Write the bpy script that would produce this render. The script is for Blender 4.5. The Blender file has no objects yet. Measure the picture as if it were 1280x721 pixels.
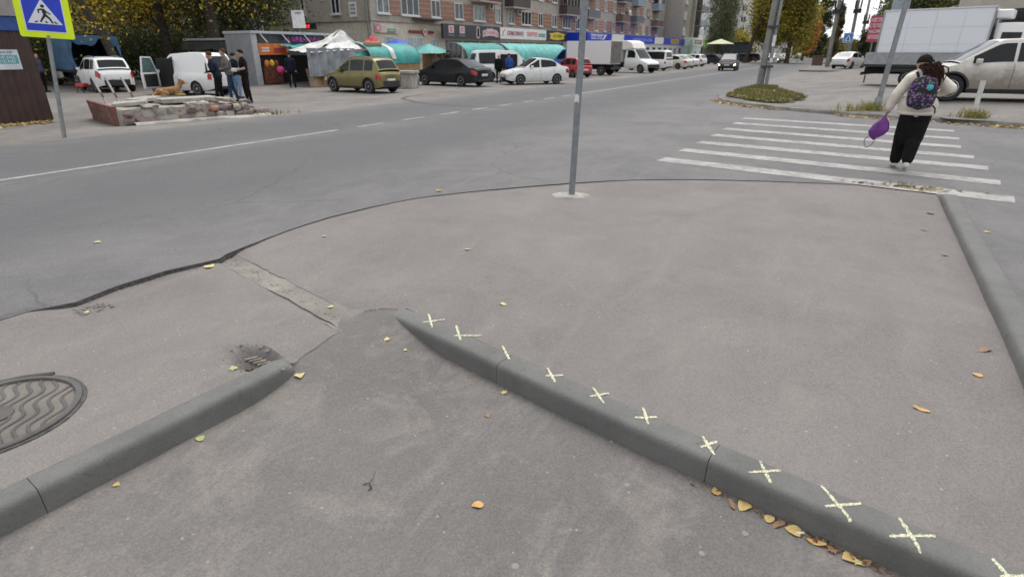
import bpy, bmesh, math, random
import numpy as np
from mathutils import Vector, Matrix, Euler
from mathutils.geometry import delaunay_2d_cdt

PI = math.pi
R = math.radians
rnd = random.Random(7)
scene = bpy.context.scene
COL = scene.collection

# ------------------------------------------------------------------ camera
EYE = 1.78
cam_d = bpy.data.cameras.new('camera')
cam_d.sensor_width = 36.0
cam_d.lens = 19.55
cam_d.clip_start = 0.05
cam_d.clip_end = 3000
cam_d.dof.use_dof = True
cam_d.dof.focus_distance = 4.5
cam_d.dof.aperture_fstop = 2.4
cam = bpy.data.objects.new('camera', cam_d)
COL.objects.link(cam)
cam.location = (0, 0, EYE)
cam.rotation_euler = (R(90 - 23.0), 0, R(29.8))
scene.camera = cam

# ------------------------------------------------------------------ sky, sun, exposure
SUN_EL, SUN_AZ = 66.0, 345.0          # overcast: a weak, very soft sun
world = bpy.data.worlds.new('World')
scene.world = world
world.use_nodes = True
wn = world.node_tree.nodes
wl = world.node_tree.links
for n in list(wn):
    wn.remove(n)
sky = wn.new('ShaderNodeTexSky')
sky.sky_type = 'NISHITA'
sky.sun_disc = False
sky.sun_elevation = R(SUN_EL)
sky.sun_rotation = R(SUN_AZ)
sky.air_density = 1.0
sky.dust_density = 1.0
sky.ozone_density = 1.0
hs = wn.new('ShaderNodeHueSaturation')
hs.inputs['Saturation'].default_value = 0.16
bg = wn.new('ShaderNodeBackground')
bg.inputs['Strength'].default_value = 0.15
wo = wn.new('ShaderNodeOutputWorld')
wl.new(sky.outputs[0], hs.inputs['Color'])
cloud = wn.new('ShaderNodeMix')          # closed cloud cover: an even pale layer over the clear-sky colours
cloud.data_type = 'RGBA'
cloud.inputs[0].default_value = 0.72
cloud.inputs[7].default_value = (4.3, 4.4, 4.55, 1)
wl.new(hs.outputs[0], cloud.inputs[6])
wl.new(cloud.outputs[2], bg.inputs['Color'])
wl.new(bg.outputs[0], wo.inputs['Surface'])
sun_d = bpy.data.lights.new('sun', 'SUN')
sun_d.energy = 1.5
sun_d.angle = R(40)
sun_d.color = (1.0, 0.97, 0.93)
sun = bpy.data.objects.new('sun', sun_d)
COL.objects.link(sun)
az = R(SUN_AZ)
sdir = Vector((math.sin(az) * math.cos(R(SUN_EL)), math.cos(az) * math.cos(R(SUN_EL)), math.sin(R(SUN_EL))))
sun.rotation_euler = sdir.to_track_quat('Z', 'Y').to_euler()
scene.view_settings.view_transform = 'Standard'
scene.view_settings.look = 'None'
scene.view_settings.exposure = 0.84
scene.view_settings.gamma = 1.0
scene.view_settings.use_curve_mapping = False
scene.render.engine = 'CYCLES'
scene.cycles.max_bounces = 4
scene.cycles.diffuse_bounces = 2
scene.cycles.glossy_bounces = 2
scene.cycles.transmission_bounces = 2
scene.cycles.transparent_max_bounces = 4
scene.cycles.caustics_reflective = False
scene.cycles.caustics_refractive = False
scene.cycles.use_denoising = True
scene.cycles.use_adaptive_sampling = True
scene.cycles.adaptive_threshold = 0.02

# ------------------------------------------------------------------ materials
MATS = {}

def _nodes(name):
    m = bpy.data.materials.new(name)
    m.use_nodes = True
    nt = m.node_tree
    b = nt.nodes['Principled BSDF']
    return m, nt, b

def L_(nt, a, b):
    nt.links.new(a, b)

def ramp(nt, src, stops):
    r = nt.nodes.new('ShaderNodeValToRGB')
    el = r.color_ramp.elements
    while len(el) > 1:
        el.remove(el[-1])
    el[0].position = stops[0][0]
    c = stops[0][1]
    el[0].color = (*c, 1) if not isinstance(c, (int, float)) else (c, c, c, 1)
    for p, c in stops[1:]:
        e = el.new(p)
        e.color = (*c, 1) if not isinstance(c, (int, float)) else (c, c, c, 1)
    L_(nt, src, r.inputs[0])
    return r.outputs[0]

def mixc(nt, fac, a, b, mode='MIX'):
    m = nt.nodes.new('ShaderNodeMix')
    m.data_type = 'RGBA'
    m.blend_type = mode
    if isinstance(fac, (int, float)):
        m.inputs[0].default_value = fac
    else:
        L_(nt, fac, m.inputs[0])
    for v, k in ((a, 6), (b, 7)):
        if isinstance(v, (tuple, list)):
            m.inputs[k].default_value = (*v[:3], 1)
        else:
            L_(nt, v, m.inputs[k])
    return m.outputs[2]

def math_(nt, op, a, b=None, clamp=False):
    m = nt.nodes.new('ShaderNodeMath')
    m.operation = op
    m.use_clamp = clamp
    for v, k in ((a, 0), (b, 1)):
        if v is None:
            continue
        if isinstance(v, (int, float)):
            m.inputs[k].default_value = v
        else:
            L_(nt, v, m.inputs[k])
    return m.outputs[0]

def noise_(nt, co, scale, detail=4, rough=0.55, dist=0.0):
    n = nt.nodes.new('ShaderNodeTexNoise')
    n.inputs['Scale'].default_value = scale
    n.inputs['Detail'].default_value = detail
    n.inputs['Roughness'].default_value = rough
    n.inputs['Distortion'].default_value = dist
    L_(nt, co, n.inputs['Vector'])
    return n.outputs['Fac']

def coords(nt, kind='Object'):
    t = nt.nodes.new('ShaderNodeTexCoord')
    return t.outputs[kind]

def bump(nt, b, h, strength=0.3, dist=0.01):
    n = nt.nodes.new('ShaderNodeBump')
    n.inputs['Strength'].default_value = strength
    n.inputs['Distance'].default_value = dist
    L_(nt, h, n.inputs['Height'])
    L_(nt, n.outputs[0], b.inputs['Normal'])

def M(name, col, rough=0.6, metal=0.0, var=0.12, scale=6.0, bmp=0.0, bscale=40.0, coat=0.0, col2=None):
    """plain surface with a little uneven tone and fine relief"""
    if name in MATS:
        return MATS[name]
    m, nt, b = _nodes(name)
    co = coords(nt)
    n = noise_(nt, co, scale, 5, 0.6)
    if col2 is None:
        col2 = tuple(max(0, c * (1 - 2 * var)) for c in col)
        hi = tuple(min(1, c * (1 + var)) for c in col)
    else:
        hi = col
    c = ramp(nt, n, [(0.3, col2), (0.7, hi)])
    L_(nt, c, b.inputs['Base Color'])
    b.inputs['Roughness'].default_value = rough
    b.inputs['Metallic'].default_value = metal
    if coat:
        b.inputs['Coat Weight'].default_value = coat
        b.inputs['Coat Roughness'].default_value = 0.08
    if bmp:
        bump(nt, b, noise_(nt, co, bscale, 4, 0.6), bmp, 0.01)
    MATS[name] = m
    return m

def asphalt(name, dark, light, dust, dust_amt=0.5, crack=0.0, spec=0.12, lanes=None, worn=None):
    if name in MATS:
        return MATS[name]
    m, nt, b = _nodes(name)
    co = coords(nt)
    big = noise_(nt, co, 0.55, 6, 0.62, 0.4)
    c = ramp(nt, big, [(0.40, dark), (0.62, light)])
    mid = noise_(nt, co, 2.6, 6, 0.7, 0.8)
    dm = ramp(nt, mid, [(0.50, 0.0), (0.74, 1.0)])
    dm = math_(nt, 'MULTIPLY', dm, dust_amt)
    c = mixc(nt, dm, c, dust)
    st = noise_(nt, co, 1.3, 5, 0.6, 1.2)
    sm = math_(nt, 'MULTIPLY', ramp(nt, st, [(0.56, 0.0), (0.74, 1.0)]), 0.26)
    c = mixc(nt, sm, c, tuple(x * 0.62 for x in dark))
    mp = nt.nodes.new('ShaderNodeMapping')              # dusty streaks washed along the kerbs
    mp.inputs['Scale'].default_value = (3.0, 0.7, 1.0)
    mp.inputs['Rotation'].default_value = (0, 0, 0.25)
    L_(nt, co, mp.inputs['Vector'])
    sk = ramp(nt, noise_(nt, mp.outputs[0], 1.0, 6, 0.65, 0.6), [(0.52, 0.0), (0.70, 1.0)])
    c = mixc(nt, math_(nt, 'MULTIPLY', sk, dust_amt * 0.8), c, dust)
    if lanes:
        sx = nt.nodes.new('ShaderNodeSeparateXYZ')
        L_(nt, co, sx.inputs[0])
        wob = math_(nt, 'MULTIPLY', math_(nt, 'SUBTRACT', noise_(nt, co, 0.22, 3), 0.5), 1.6)
        xx = math_(nt, 'ADD', sx.outputs[0], wob)
        t = math_(nt, 'DIVIDE', math_(nt, 'SUBTRACT', xx, lanes[0]), lanes[1] - lanes[0], True)
        lm = ramp(nt, t, [(p, v) for p, v in lanes[2]])
        c = mixc(nt, lm, c, lanes[3])
    # aggregate: stones and pits a few millimetres across
    vo = nt.nodes.new('ShaderNodeTexVoronoi')
    vo.inputs['Scale'].default_value = 95.0
    L_(nt, co, vo.inputs['Vector'])
    gl = ramp(nt, vo.outputs['Color'], [(0.0, 0.0), (0.5, 0.5), (1.0, 1.0)])
    g2 = noise_(nt, co, 110.0, 4, 0.75)
    sp = ramp(nt, g2, [(0.28, 0.60), (0.5, 1.0), (0.74, 1.42)])
    c = mixc(nt, 0.75, c, sp, 'MULTIPLY')
    hv = ramp(nt, vo.outputs['Color'], [(0.25, 0.90), (0.75, 1.08)])
    c = mixc(nt, 0.7, c, hv, 'MULTIPLY')
    # scattered pale chips
    v2 = nt.nodes.new('ShaderNodeTexVoronoi')
    v2.inputs['Scale'].default_value = 9.0
    L_(nt, co, v2.inputs['Vector'])
    ch = ramp(nt, v2.outputs['Distance'], [(0.045, 1.0), (0.07, 0.0)])
    c = mixc(nt, math_(nt, 'MULTIPLY', ch, 0.42), c, (0.42, 0.40, 0.37))
    hgt = math_(nt, 'ADD', math_(nt, 'MULTIPLY', g2, 0.7), math_(nt, 'MULTIPLY', gl, 0.3))
    if crack:
        dn = nt.nodes.new('ShaderNodeMixRGB')
        nn = nt.nodes.new('ShaderNodeTexNoise')
        nn.inputs['Scale'].default_value = 1.4
        nn.inputs['Detail'].default_value = 5
        L_(nt, co, nn.inputs['Vector'])
        dn.blend_type = 'ADD'
        dn.inputs[0].default_value = 0.55
        L_(nt, co, dn.inputs[1])
        L_(nt, nn.outputs['Color'], dn.inputs[2])
        v3 = nt.nodes.new('ShaderNodeTexVoronoi')
        v3.feature = 'DISTANCE_TO_EDGE'
        v3.inputs['Scale'].default_value = 0.32
        L_(nt, dn.outputs[0], v3.inputs['Vector'])
        cr = ramp(nt, v3.outputs['Distance'], [(0.0, 1.0), (0.006, 0.0)])
        msk = ramp(nt, noise_(nt, co, 0.35, 3), [(0.48, 0.0), (0.56, 1.0)])
        cr = math_(nt, 'MULTIPLY', math_(nt, 'MULTIPLY', cr, msk), crack)
        c = mixc(nt, cr, c, (0.03, 0.028, 0.026))
        hgt = math_(nt, 'SUBTRACT', hgt, cr)
    L_(nt, c, b.inputs['Base Color'])
    b.inputs['Roughness'].default_value = 0.88
    b.inputs['Specular IOR Level'].default_value = 0.3
    bump(nt, b, hgt, 0.5, 0.006)
    MATS[name] = m
    return m

def concrete(name, dark, light, dirt=(0.05, 0.045, 0.04), spk=60.0, bmp=0.35, dr=(0.56, 0.75, 0.55), ds=5.0):
    if name in MATS:
        return MATS[name]
    m, nt, b = _nodes(name)
    co = coords(nt)
    c = ramp(nt, noise_(nt, co, 2.2, 6, 0.65, 0.5), [(0.35, dark), (0.66, light)])
    d = ramp(nt, noise_(nt, co, ds, 6, 0.7, 1.0), [(dr[0], 0.0), (dr[1], dr[2])])
    c = mixc(nt, d, c, dirt)
    g = noise_(nt, co, spk, 4, 0.7)
    c = mixc(nt, 0.6, c, ramp(nt, g, [(0.3, 0.72), (0.7, 1.25)]), 'MULTIPLY')
    L_(nt, c, b.inputs['Base Color'])
    b.inputs['Roughness'].default_value = 0.85
    bump(nt, b, g, bmp, 0.006)
    MATS[name] = m
    return m

def paint(name, col, dirt=0.25, metal=0.0, rough=0.32, dirtcol=(0.13, 0.115, 0.095), coat=0.25, zz=(0.25, 0.95)):
    """car paint with road dirt on the lower panels"""
    if name in MATS:
        return MATS[name]
    m, nt, b = _nodes(name)
    co = coords(nt)
    sx = nt.nodes.new('ShaderNodeSeparateXYZ')
    L_(nt, co, sx.inputs[0])
    n = noise_(nt, co, 3.0, 6, 0.7, 0.6)
    z = math_(nt, 'ADD', sx.outputs[2], math_(nt, 'MULTIPLY', math_(nt, 'SUBTRACT', n, 0.5), 0.9))
    low = ramp(nt, math_(nt, 'MULTIPLY', z, 0.5), [(zz[0] / 2, 1.0), (zz[1] / 2, 0.0)])
    f = math_(nt, 'MULTIPLY', low, dirt)
    c = mixc(nt, f, col, dirtcol)
    L_(nt, c, b.inputs['Base Color'])
    rr = math_(nt, 'ADD', math_(nt, 'MULTIPLY', f, 0.5), rough, True)
    L_(nt, rr, b.inputs['Roughness'])
    b.inputs['Metallic'].default_value = metal
    b.inputs['Coat Weight'].default_value = coat
    b.inputs['Coat Roughness'].default_value = 0.1
    if max(col) < .06:
        b.inputs['Specular IOR Level'].default_value = 0.3
    MATS[name] = m
    return m

def leafmat(name, rough=0.7):
    """leaf surface, each leaf has its own colour (attribute 'tint')"""
    if name in MATS:
        return MATS[name]
    m, nt, b = _nodes(name)
    a = nt.nodes.new('ShaderNodeAttribute')
    a.attribute_name = 'tint'
    L_(nt, a.outputs['Color'], b.inputs['Base Color'])
    b.inputs['Roughness'].default_value = rough
    tr = nt.nodes.new('ShaderNodeBsdfTranslucent')
    L_(nt, a.outputs['Color'], tr.inputs['Color'])
    mx = nt.nodes.new('ShaderNodeMixShader')
    mx.inputs[0].default_value = 0.35
    out = nt.nodes['Material Output']
    L_(nt, b.outputs[0], mx.inputs[1])
    L_(nt, tr.outputs[0], mx.inputs[2])
    L_(nt, mx.outputs[0], out.inputs['Surface'])
    MATS[name] = m
    return m

def glow(name, col, strength):
    if name in MATS:
        return MATS[name]
    m, nt, b = _nodes(name)
    n = noise_(nt, coords(nt), 20.0, 2)
    c = ramp(nt, n, [(0.2, tuple(x * 0.8 for x in col)), (0.8, col)])
    L_(nt, c, b.inputs['Base Color'])
    L_(nt, c, b.inputs['Emission Color'])
    b.inputs['Emission Strength'].default_value = strength
    MATS[name] = m
    return m

glass = M('window_glass', (0.035, 0.042, 0.048), 0.06, 0, 0.3, 1.5)
car_glass = M('car_glass', (0.012, 0.015, 0.017), 0.05, 0, 0.2, 2.0)
car_glass.node_tree.nodes['Principled BSDF'].inputs['Specular IOR Level'].default_value = 0.28
black_plastic = M('black_plastic', (0.02, 0.02, 0.021), 0.55)
rubber = M('tyre_rubber', (0.018, 0.018, 0.018), 0.85, 0, 0.25, 12, 0.2)
alloy = M('alloy_rim', (0.45, 0.45, 0.46), 0.35, 0.8)
steel_rim = M('steel_rim', (0.30, 0.30, 0.30), 0.5, 0.5)
red_lens = M('red_lens', (0.35, 0.015, 0.015), 0.15)
clear_lens = M('clear_lens', (0.55, 0.56, 0.57), 0.12)
plate_white = M('plate_white', (0.62, 0.62, 0.62), 0.5)
galv = M('galvanised_steel', (0.24, 0.25, 0.255), 0.5, 0.45, 0.15, 9, 0.1)
black_dark = M('dark_interior', (0.012, 0.012, 0.013), 0.9)
bark = M('bark', (0.055, 0.045, 0.036), 0.95, 0, 0.35, 9, 0.8, 25)

# ------------------------------------------------------------------ mesh helpers
class MB:
    def __init__(s):
        s.v, s.f, s.mi = [], [], []

    def add(s, verts, faces, mi=0):
        o = len(s.v)
        s.v.extend([tuple(p) for p in verts])
        s.f.extend([tuple(i + o for i in f) for f in faces])
        s.mi.extend([mi] * len(faces))
        return s

    def box(s, x0, x1, y0, y1, z0, z1, mi=0, rot=None):
        vs = [Vector((x, y, z)) for z in (z0, z1) for (x, y) in ((x0, y0), (x1, y0), (x1, y1), (x0, y1))]
        if rot is not None:
            c = Vector(((x0 + x1) / 2, (y0 + y1) / 2, (z0 + z1) / 2))
            vs = [c + rot @ (p - c) for p in vs]
        return s.add(vs, [(3, 2, 1, 0), (4, 5, 6, 7), (0, 1, 5, 4), (1, 2, 6, 5), (2, 3, 7, 6), (3, 0, 4, 7)], mi)

    def bar(s, p, q, w, h=None, mi=0):
        """rectangular bar from p to q"""
        p, q = Vector(p), Vector(q)
        h = w if h is None else h
        d = (q - p).normalized()
        up = Vector((0, 0, 1)) if abs(d.z) < 0.95 else Vector((1, 0, 0))
        a = d.cross(up).normalized() * w / 2
        b = a.cross(d).normalized() * h / 2
        vs = [c + i * a + j * b for c in (p, q) for (i, j) in ((-1, -1), (1, -1), (1, 1), (-1, 1))]
        return s.add(vs, [(3, 2, 1, 0), (4, 5, 6, 7), (0, 1, 5, 4), (1, 2, 6, 5), (2, 3, 7, 6), (3, 0, 4, 7)], mi)

    def tube(s, pts, rad, n=10, mi=0, cap=True):
        pts = [Vector(p) for p in pts]
        if isinstance(rad, (int, float)):
            rad = [rad] * len(pts)
        rad = [float(q) for q in rad]
        vs, fs = [], []
        ref = None
        for i, p in enumerate(pts):
            d = (pts[min(i + 1, len(pts) - 1)] - pts[max(i - 1, 0)]).normalized()
            if ref is None:
                ref = d.orthogonal().normalized()
            a = (ref - d * ref.dot(d)).normalized()
            ref = a
            b = d.cross(a)
            for k in range(n):
                t = 2 * PI * k / n
                vs.append(p + rad[i] * (math.cos(t) * a + math.sin(t) * b))
        for i in range(len(pts) - 1):
            for k in range(n):
                k2 = (k + 1) % n
                fs.append((i * n + k, i * n + k2, (i + 1) * n + k2, (i + 1) * n + k))
        if cap:
            fs.append(tuple(range(n - 1, -1, -1)))
            fs.append(tuple((len(pts) - 1) * n + k for k in range(n)))
        return s.add(vs, fs, mi)

    def lathe(s, prof, axis='z', c=(0, 0, 0), n=24, mi=0):
        vs, fs = [], []
        for (r, h) in prof:
            for k in range(n):
                t = 2 * PI * k / n
                a, b = r * math.cos(t), r * math.sin(t)
                if axis == 'z':
                    vs.append((c[0] + a, c[1] + b, c[2] + h))
                elif axis == 'y':
                    vs.append((c[0] + a, c[1] + h, c[2] + b))
                else:
                    vs.append((c[0] + h, c[1] + a, c[2] + b))
        for i in range(len(prof) - 1):
            for k in range(n):
                k2 = (k + 1) % n
                fs.append((i * n + k, i * n + k2, (i + 1) * n + k2, (i + 1) * n + k))
        fs.append(tuple(range(n - 1, -1, -1)))
        fs.append(tuple((len(prof) - 1) * n + k for k in range(n)))
        return s.add(vs, fs, mi)

    def prism(s, poly, z0, z1, mi=0):
        n = len(poly)
        vs = [(x, y, z0) for x, y in poly] + [(x, y, z1) for x, y in poly]
        fs = [tuple(range(n - 1, -1, -1)), tuple(range(n, 2 * n))]
        fs += [(i, (i + 1) % n, n + (i + 1) % n, n + i) for i in range(n)]
        return s.add(vs, fs, mi)

    def grid(s, P, mi=0, closed=False):
        """P: list of rows of points"""
        nr, nc = len(P), len(P[0])
        vs = [p for r in P for p in r]
        fs = []
        for i in range(nr - 1):
            for j in range(nc - 1 + (1 if closed else 0)):
                j2 = (j + 1) % nc
                fs.append((i * nc + j, i * nc + j2, (i + 1) * nc + j2, (i + 1) * nc + j))
        return s.add(vs, fs, mi)

    def map(s, fn):
        s.v = [tuple(fn(Vector(p))) for p in s.v]
        return s

    def build(s, name, mats, parent=None, smooth=None, bevel=0, seg=2, fix=True):
        me = bpy.data.meshes.new(name)
        me.from_pydata(s.v, [], s.f)
        if not isinstance(mats, (list, tuple)):
            mats = [mats]
        for m in mats:
            me.materials.append(m)
        if len(mats) > 1:
            me.polygons.foreach_set('material_index', s.mi)
        if bevel or fix:
            bm = bmesh.new()
            bm.from_mesh(me)
            if bevel:
                es = [e for e in bm.edges if len(e.link_faces) == 2 and e.calc_face_angle(0) > 0.5]
                bmesh.ops.bevel(bm, geom=es, offset=bevel, segments=seg, affect='EDGES', profile=0.6)
            if fix:
                bmesh.ops.recalc_face_normals(bm, faces=bm.faces)
            bm.to_mesh(me)
            bm.free()
        if smooth is not None:
            me.polygons.foreach_set('use_smooth', [True] * len(me.polygons))
            me.set_sharp_from_angle(angle=R(smooth))
        me.update()
        o = bpy.data.objects.new(name, me)
        COL.objects.link(o)
        if parent is not None:
            o.parent = parent
        return o

def tag(o, label=None, cat=None, group=None, kind=None):
    if label: o['label'] = label
    if cat: o['category'] = cat
    if group: o['group'] = group
    if kind: o['kind'] = kind
    return o

def empty(name, loc=(0, 0, 0), rz=0, label=None, cat=None, group=None, scale=1):
    o = bpy.data.objects.new(name, None)
    o.empty_display_size = 0.2
    COL.objects.link(o)
    o.location = loc
    o.rotation_euler = (0, 0, rz)
    o.scale = (scale,) * 3
    return tag(o, label, cat, group)

def inst(src, parent, loc=(0, 0, 0), rot=(0, 0, 0), scale=(1, 1, 1), name=None):
    o = bpy.data.objects.new(name or src.name.split('.')[0], src.data)
    COL.objects.link(o)
    o.parent = parent
    o.location = loc
    o.rotation_euler = rot
    o.scale = scale
    return o

def bearing(deg, d):
    """point d metres from the standpoint, deg to the right of the viewing direction"""
    a = R(29.8 - deg)
    return (-math.sin(a) * d, math.cos(a) * d)

def bez(pts, n=12):
    """Catmull-Rom through points"""
    P = [Vector(p) for p in pts]
    P = [P[0] * 2 - P[1]] + P + [P[-1] * 2 - P[-2]]
    out = []
    for i in range(1, len(P) - 2):
        for k in range(n):
            t = k / n
            a, b, c, d = P[i - 1], P[i], P[i + 1], P[i + 2]
            out.append(0.5 * ((2 * b) + (c - a) * t + (2 * a - 5 * b + 4 * c - d) * t * t + (3 * b - a - 3 * c + d) * t ** 3))
    out.append(P[-2])
    return out

def sheet(name, outline, z, mat, holes=(), kind='structure'):
    """flat polygon sheet"""
    r_ = delaunay_2d_cdt([Vector((p[0], p[1])) for p in outline], [], [list(range(len(outline)))], 1, 1e-5)
    fs = []
    for f in r_[2]:
        a, b, c = [r_[0][i] for i in f[:3]]
        fs.append(tuple(f) if (b - a).cross(c - a) > 0 else tuple(f)[::-1])
    me = bpy.data.meshes.new(name)
    me.from_pydata([(p.x, p.y, z) for p in r_[0]], [], fs)
    me.materials.append(mat)
    o = bpy.data.objects.new(name, me)
    COL.objects.link(o)
    tag(o, kind=kind)
    return o

def sstep(a, b, x):
    t = min(1, max(0, (x - a) / (b - a)))
    return t * t * (3 - 2 * t)

from mathutils import noise as mnoise
def nz(x, y, z=0.0, s=1.0):
    return mnoise.noise(Vector((x * s, y * s, z)))

# ================================================================== ground, roads, pavements
A_ISL = asphalt('asphalt_pavement', (0.152, 0.139, 0.132), (0.180, 0.164, 0.156), (0.224, 0.203, 0.189), 0.4)
A_PATH = asphalt('asphalt_path', (0.120, 0.112, 0.108), (0.148, 0.137, 0.131), (0.222, 0.198, 0.176), 0.75)
A_ROAD = asphalt('asphalt_road', (0.118, 0.115, 0.116), (0.150, 0.144, 0.142), (0.20, 0.188, 0.178), 0.30, 0.4,
                 lanes=(-14.5, -4.9, ((0.0, 0.15), (0.16, 0.75), (0.34, 0.75), (0.43, 0.25), (0.52, 0.7), (0.74, 0.8), (0.86, 0.25), (1.0, 0.0)), (0.088, 0.088, 0.092)))
A_LOT = asphalt('asphalt_lot', (0.135, 0.124, 0.116), (0.185, 0.172, 0.160), (0.235, 0.215, 0.195), 0.5, 0.7)
KERB = concrete('kerb_concrete', (0.108, 0.107, 0.102), (0.146, 0.144, 0.137), (0.06, 0.06, 0.056), 120, 0.7, (0.58, 0.70, 0.5), 22.0)
KERB_OLD = concrete('old_kerb_concrete', (0.12, 0.11, 0.10), (0.26, 0.245, 0.22), (0.05, 0.045, 0.04), 60, 0.6)
SAND = concrete('dusty_gutter', (0.15, 0.134, 0.120), (0.245, 0.22, 0.192), (0.10, 0.09, 0.082), 70, 0.8)
LINE = concrete('worn_road_paint', (0.24, 0.228, 0.218), (0.36, 0.345, 0.33), (0.15, 0.144, 0.14), 70, 0.3, (0.46, 0.66, 0.8))
soil = M('soil', (0.075, 0.058, 0.042), 0.95, 0, 0.3, 8, 0.6, 30)

sheet('ground', [(-600, -300), (600, -300), (600, 900), (-600, 900)], -0.30,
      M('far_ground', (0.12, 0.115, 0.10), 0.95, 0, 0.2, 0.3, 0.3, 5))

EDGE = [(-5.0, -40), (-5.0, 1.03), (-4.925, 1.264), (-4.914, 1.452), (-4.80, 1.70), (-4.87, 2.013), (-4.858, 2.432), (-4.741, 2.848),
        (-4.80, 2.95), (-4.83, 3.113), (-4.93, 4.0), (-4.86, 4.78), (-4.62, 5.586), (-4.14, 6.344), (-3.40, 7.252), (-2.80, 7.85),
        (-2.16, 8.33), (-1.416, 8.72), (-0.363, 9.13), (0.451, 9.36), (1.25, 9.468)]
def jit_line(pts, step=0.12, amp=0.012):
    out = []
    for a, b in zip(pts, pts[1:]):
        a, b = Vector((a[0], a[1], 0)), Vector((b[0], b[1], 0))
        d = b - a
        n = max(1, min(40, int(d.length / step)))
        nrm = Vector((-d.y, d.x, 0)).normalized()
        for k in range(n):
            p = a + d * (k / n)
            p += nrm * amp * nz(p.x, p.y, 3.0, 6.0) * 2
            out.append((p.x, p.y))
    out.append(pts[-1][:2])
    return out
e1 = bez([(p[0], p[1], 0) for p in EDGE[9:]], 8)
edge_line = jit_line(EDGE[:10], 0.08, 0.005) + jit_line([(p.x, p.y) for p in e1][1:], 0.1, 0.006)
FAR = [(60, 17.2), (12, 18.2), (4.0, 18.93), (2.4, 19.42), (0.92, 19.75), (-1.23, 20.64), (-2.42, 21.56), (-3.6, 22.6), (-4.35, 23.9), (-4.7, 26), (-4.8, 60), (-4.8, 500)]
ZR = 0.03
road_out = [(-14.6, -40)] + edge_line + [(1.30, 8.9), (1.33, 6), (1.30, 3.0), (1.25, -40), (60, -40)] + FAR + [(-14.6, 500)]
road = sheet('main_road', road_out, ZR, A_ROAD)
# exposed broken edge of the road surface along the pavement
mb = MB()
mb.grid([[(x, y, ZR - 0.0005) for x, y in edge_line], [(x + 0.006, y - 0.004, -0.06) for x, y in edge_line]])
mb.build('road_edge', M('broken_asphalt_edge', (0.085, 0.08, 0.077), 0.95, 0, 0.3, 30, 0.6, 80), road, fix=False)

sheet('parking_lot', [(-14.6, -40), (-14.6, 500), (-90, 500), (-90, -40)], ZR, A_LOT)

KY = lambda x: 2.92 - 0.189 * (x + 2.62) - 0.03 * math.sin((x + 2.62) * 0.9)      # back line of the chalked kerb
GL = lambda x: 2.82 - 0.208 * (x + 4.66) + 0.012 * nz(x, 0, 2, 5) + 0.012 * nz(x, 0, 4, 17)   # lower and upper side of the gutter
def path_z(x, y):
    d = math.hypot(x + 2.74, y - min(max(y, 2.34), 2.7))
    return -0.008 - 0.123 * sstep(0.0, 0.8, d) + 0.005 * nz(x, y, 7, 1.5)
def pav_z(x, y):
    z = 0.006 * nz(x, y, 0, 0.8) + 0.003 * nz(x, y, 5, 2.5)
    if x < -3.6 and y < 2.85:                                     # left slab lies lower along the exposed road edge
        z -= 0.008 * sstep(-4.2, -4.75, x) * sstep(1.5, 1.85, y) * sstep(2.85, 2.6, y)
        z += 0.024 * sstep(-4.3, -4.85, x) * sstep(1.65, 1.4, y)
    z += 0.018 * max(sstep(3.2, 4.6, y), sstep(-4.0, -4.6, x) * sstep(3.05, 3.6, y))
    if x > -3.1 and 1.9 < y < 2.9 and y < GL(x) + .02:
        m_ = sstep(-3.02, -2.78, x) * sstep(1.90, 2.02, y)
        z = z * (1 - m_) + (path_z(x, y) + .005) * m_
    if x < -2.6 and GL(x) < y < GU(x) + .3:                       # worn edge along the gutter
        q = 1 - sstep(0.0, 0.10, y - GU(x))
        z -= 0.012 * q
        if x > -3.1:
            m_ = sstep(-3.1, -2.9, x) * (1 - sstep(0.02, 0.2, y - GU(x)))
            z = z * (1 - m_) + (path_z(x, y) + .004) * m_
    elif x < -2.6 and GL(x) - .1 < y <= GL(x):
        z -= 0.010 * (1 - sstep(0.0, 0.08, GL(x) - y))
    d = math.hypot((x + 2.93) / 1.35, (y - 1.86) / 0.72)            # sunken broken hole at the kerb end
    z -= 0.14 * (1 - sstep(0.09, 0.19, d + 0.035 * nz(x, y, 1, 11)))
    return z
GU0 = lambda x: 3.04 - 0.213 * (x + 4.70) + 0.014 * nz(x, 0, 8, 5) + 0.012 * nz(x, 0, 9, 17)

def GU(x):
    return GU0(x) if x < -3.0 else GU0(x) + (KY(x) - GU0(x)) * sstep(-3.0, -2.62, x)

def col_grid(xs, y0f, y1f, n, zf):
    P = []
    for x in xs:
        a, b = y0f(x), y1f(x)
        P.append([(x, a + (b - a) * k / n, zf(x, a + (b - a) * k / n)) for k in range(n + 1)])
    return P
mb = MB()
xs = np.linspace(-5.15, 1.34, 110)
mb.grid(col_grid(xs, lambda x: GU(x) if x < -2.62 else KY(x), lambda x: 9.75, 110, pav_z))
P0 = [(x, (GU(x) if x < -2.62 else KY(x))) for x in xs]
mb.grid([[(x, y, pav_z(x, y)) for x, y in P0], [(x, y - 0.004, -0.09) for x, y in P0]])
tag(mb.build('pavement', A_ISL, smooth=40), kind='structure')
mb = MB()
LKX = lambda y: -2.915 + 0.10 * (y - 0.5) / 1.3                     # back line of the left kerb
def lx(y):
    return LKX(y) if y < 1.93 else -2.74 + 0.02 * nz(0, y, 4, 8)
ys = np.concatenate([np.linspace(-6, 0.2, 30)[:-1], np.linspace(0.2, 2.9, 76)])
rows = []
for y in ys:
    a, b = -5.15, lx(y)
    rows.append([(a + (b - a) * k / 64, min(y, GL(a + (b - a) * k / 64)), pav_z(a + (b - a) * k / 64, y)) for k in range(65)])
mb.grid(rows)
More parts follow.
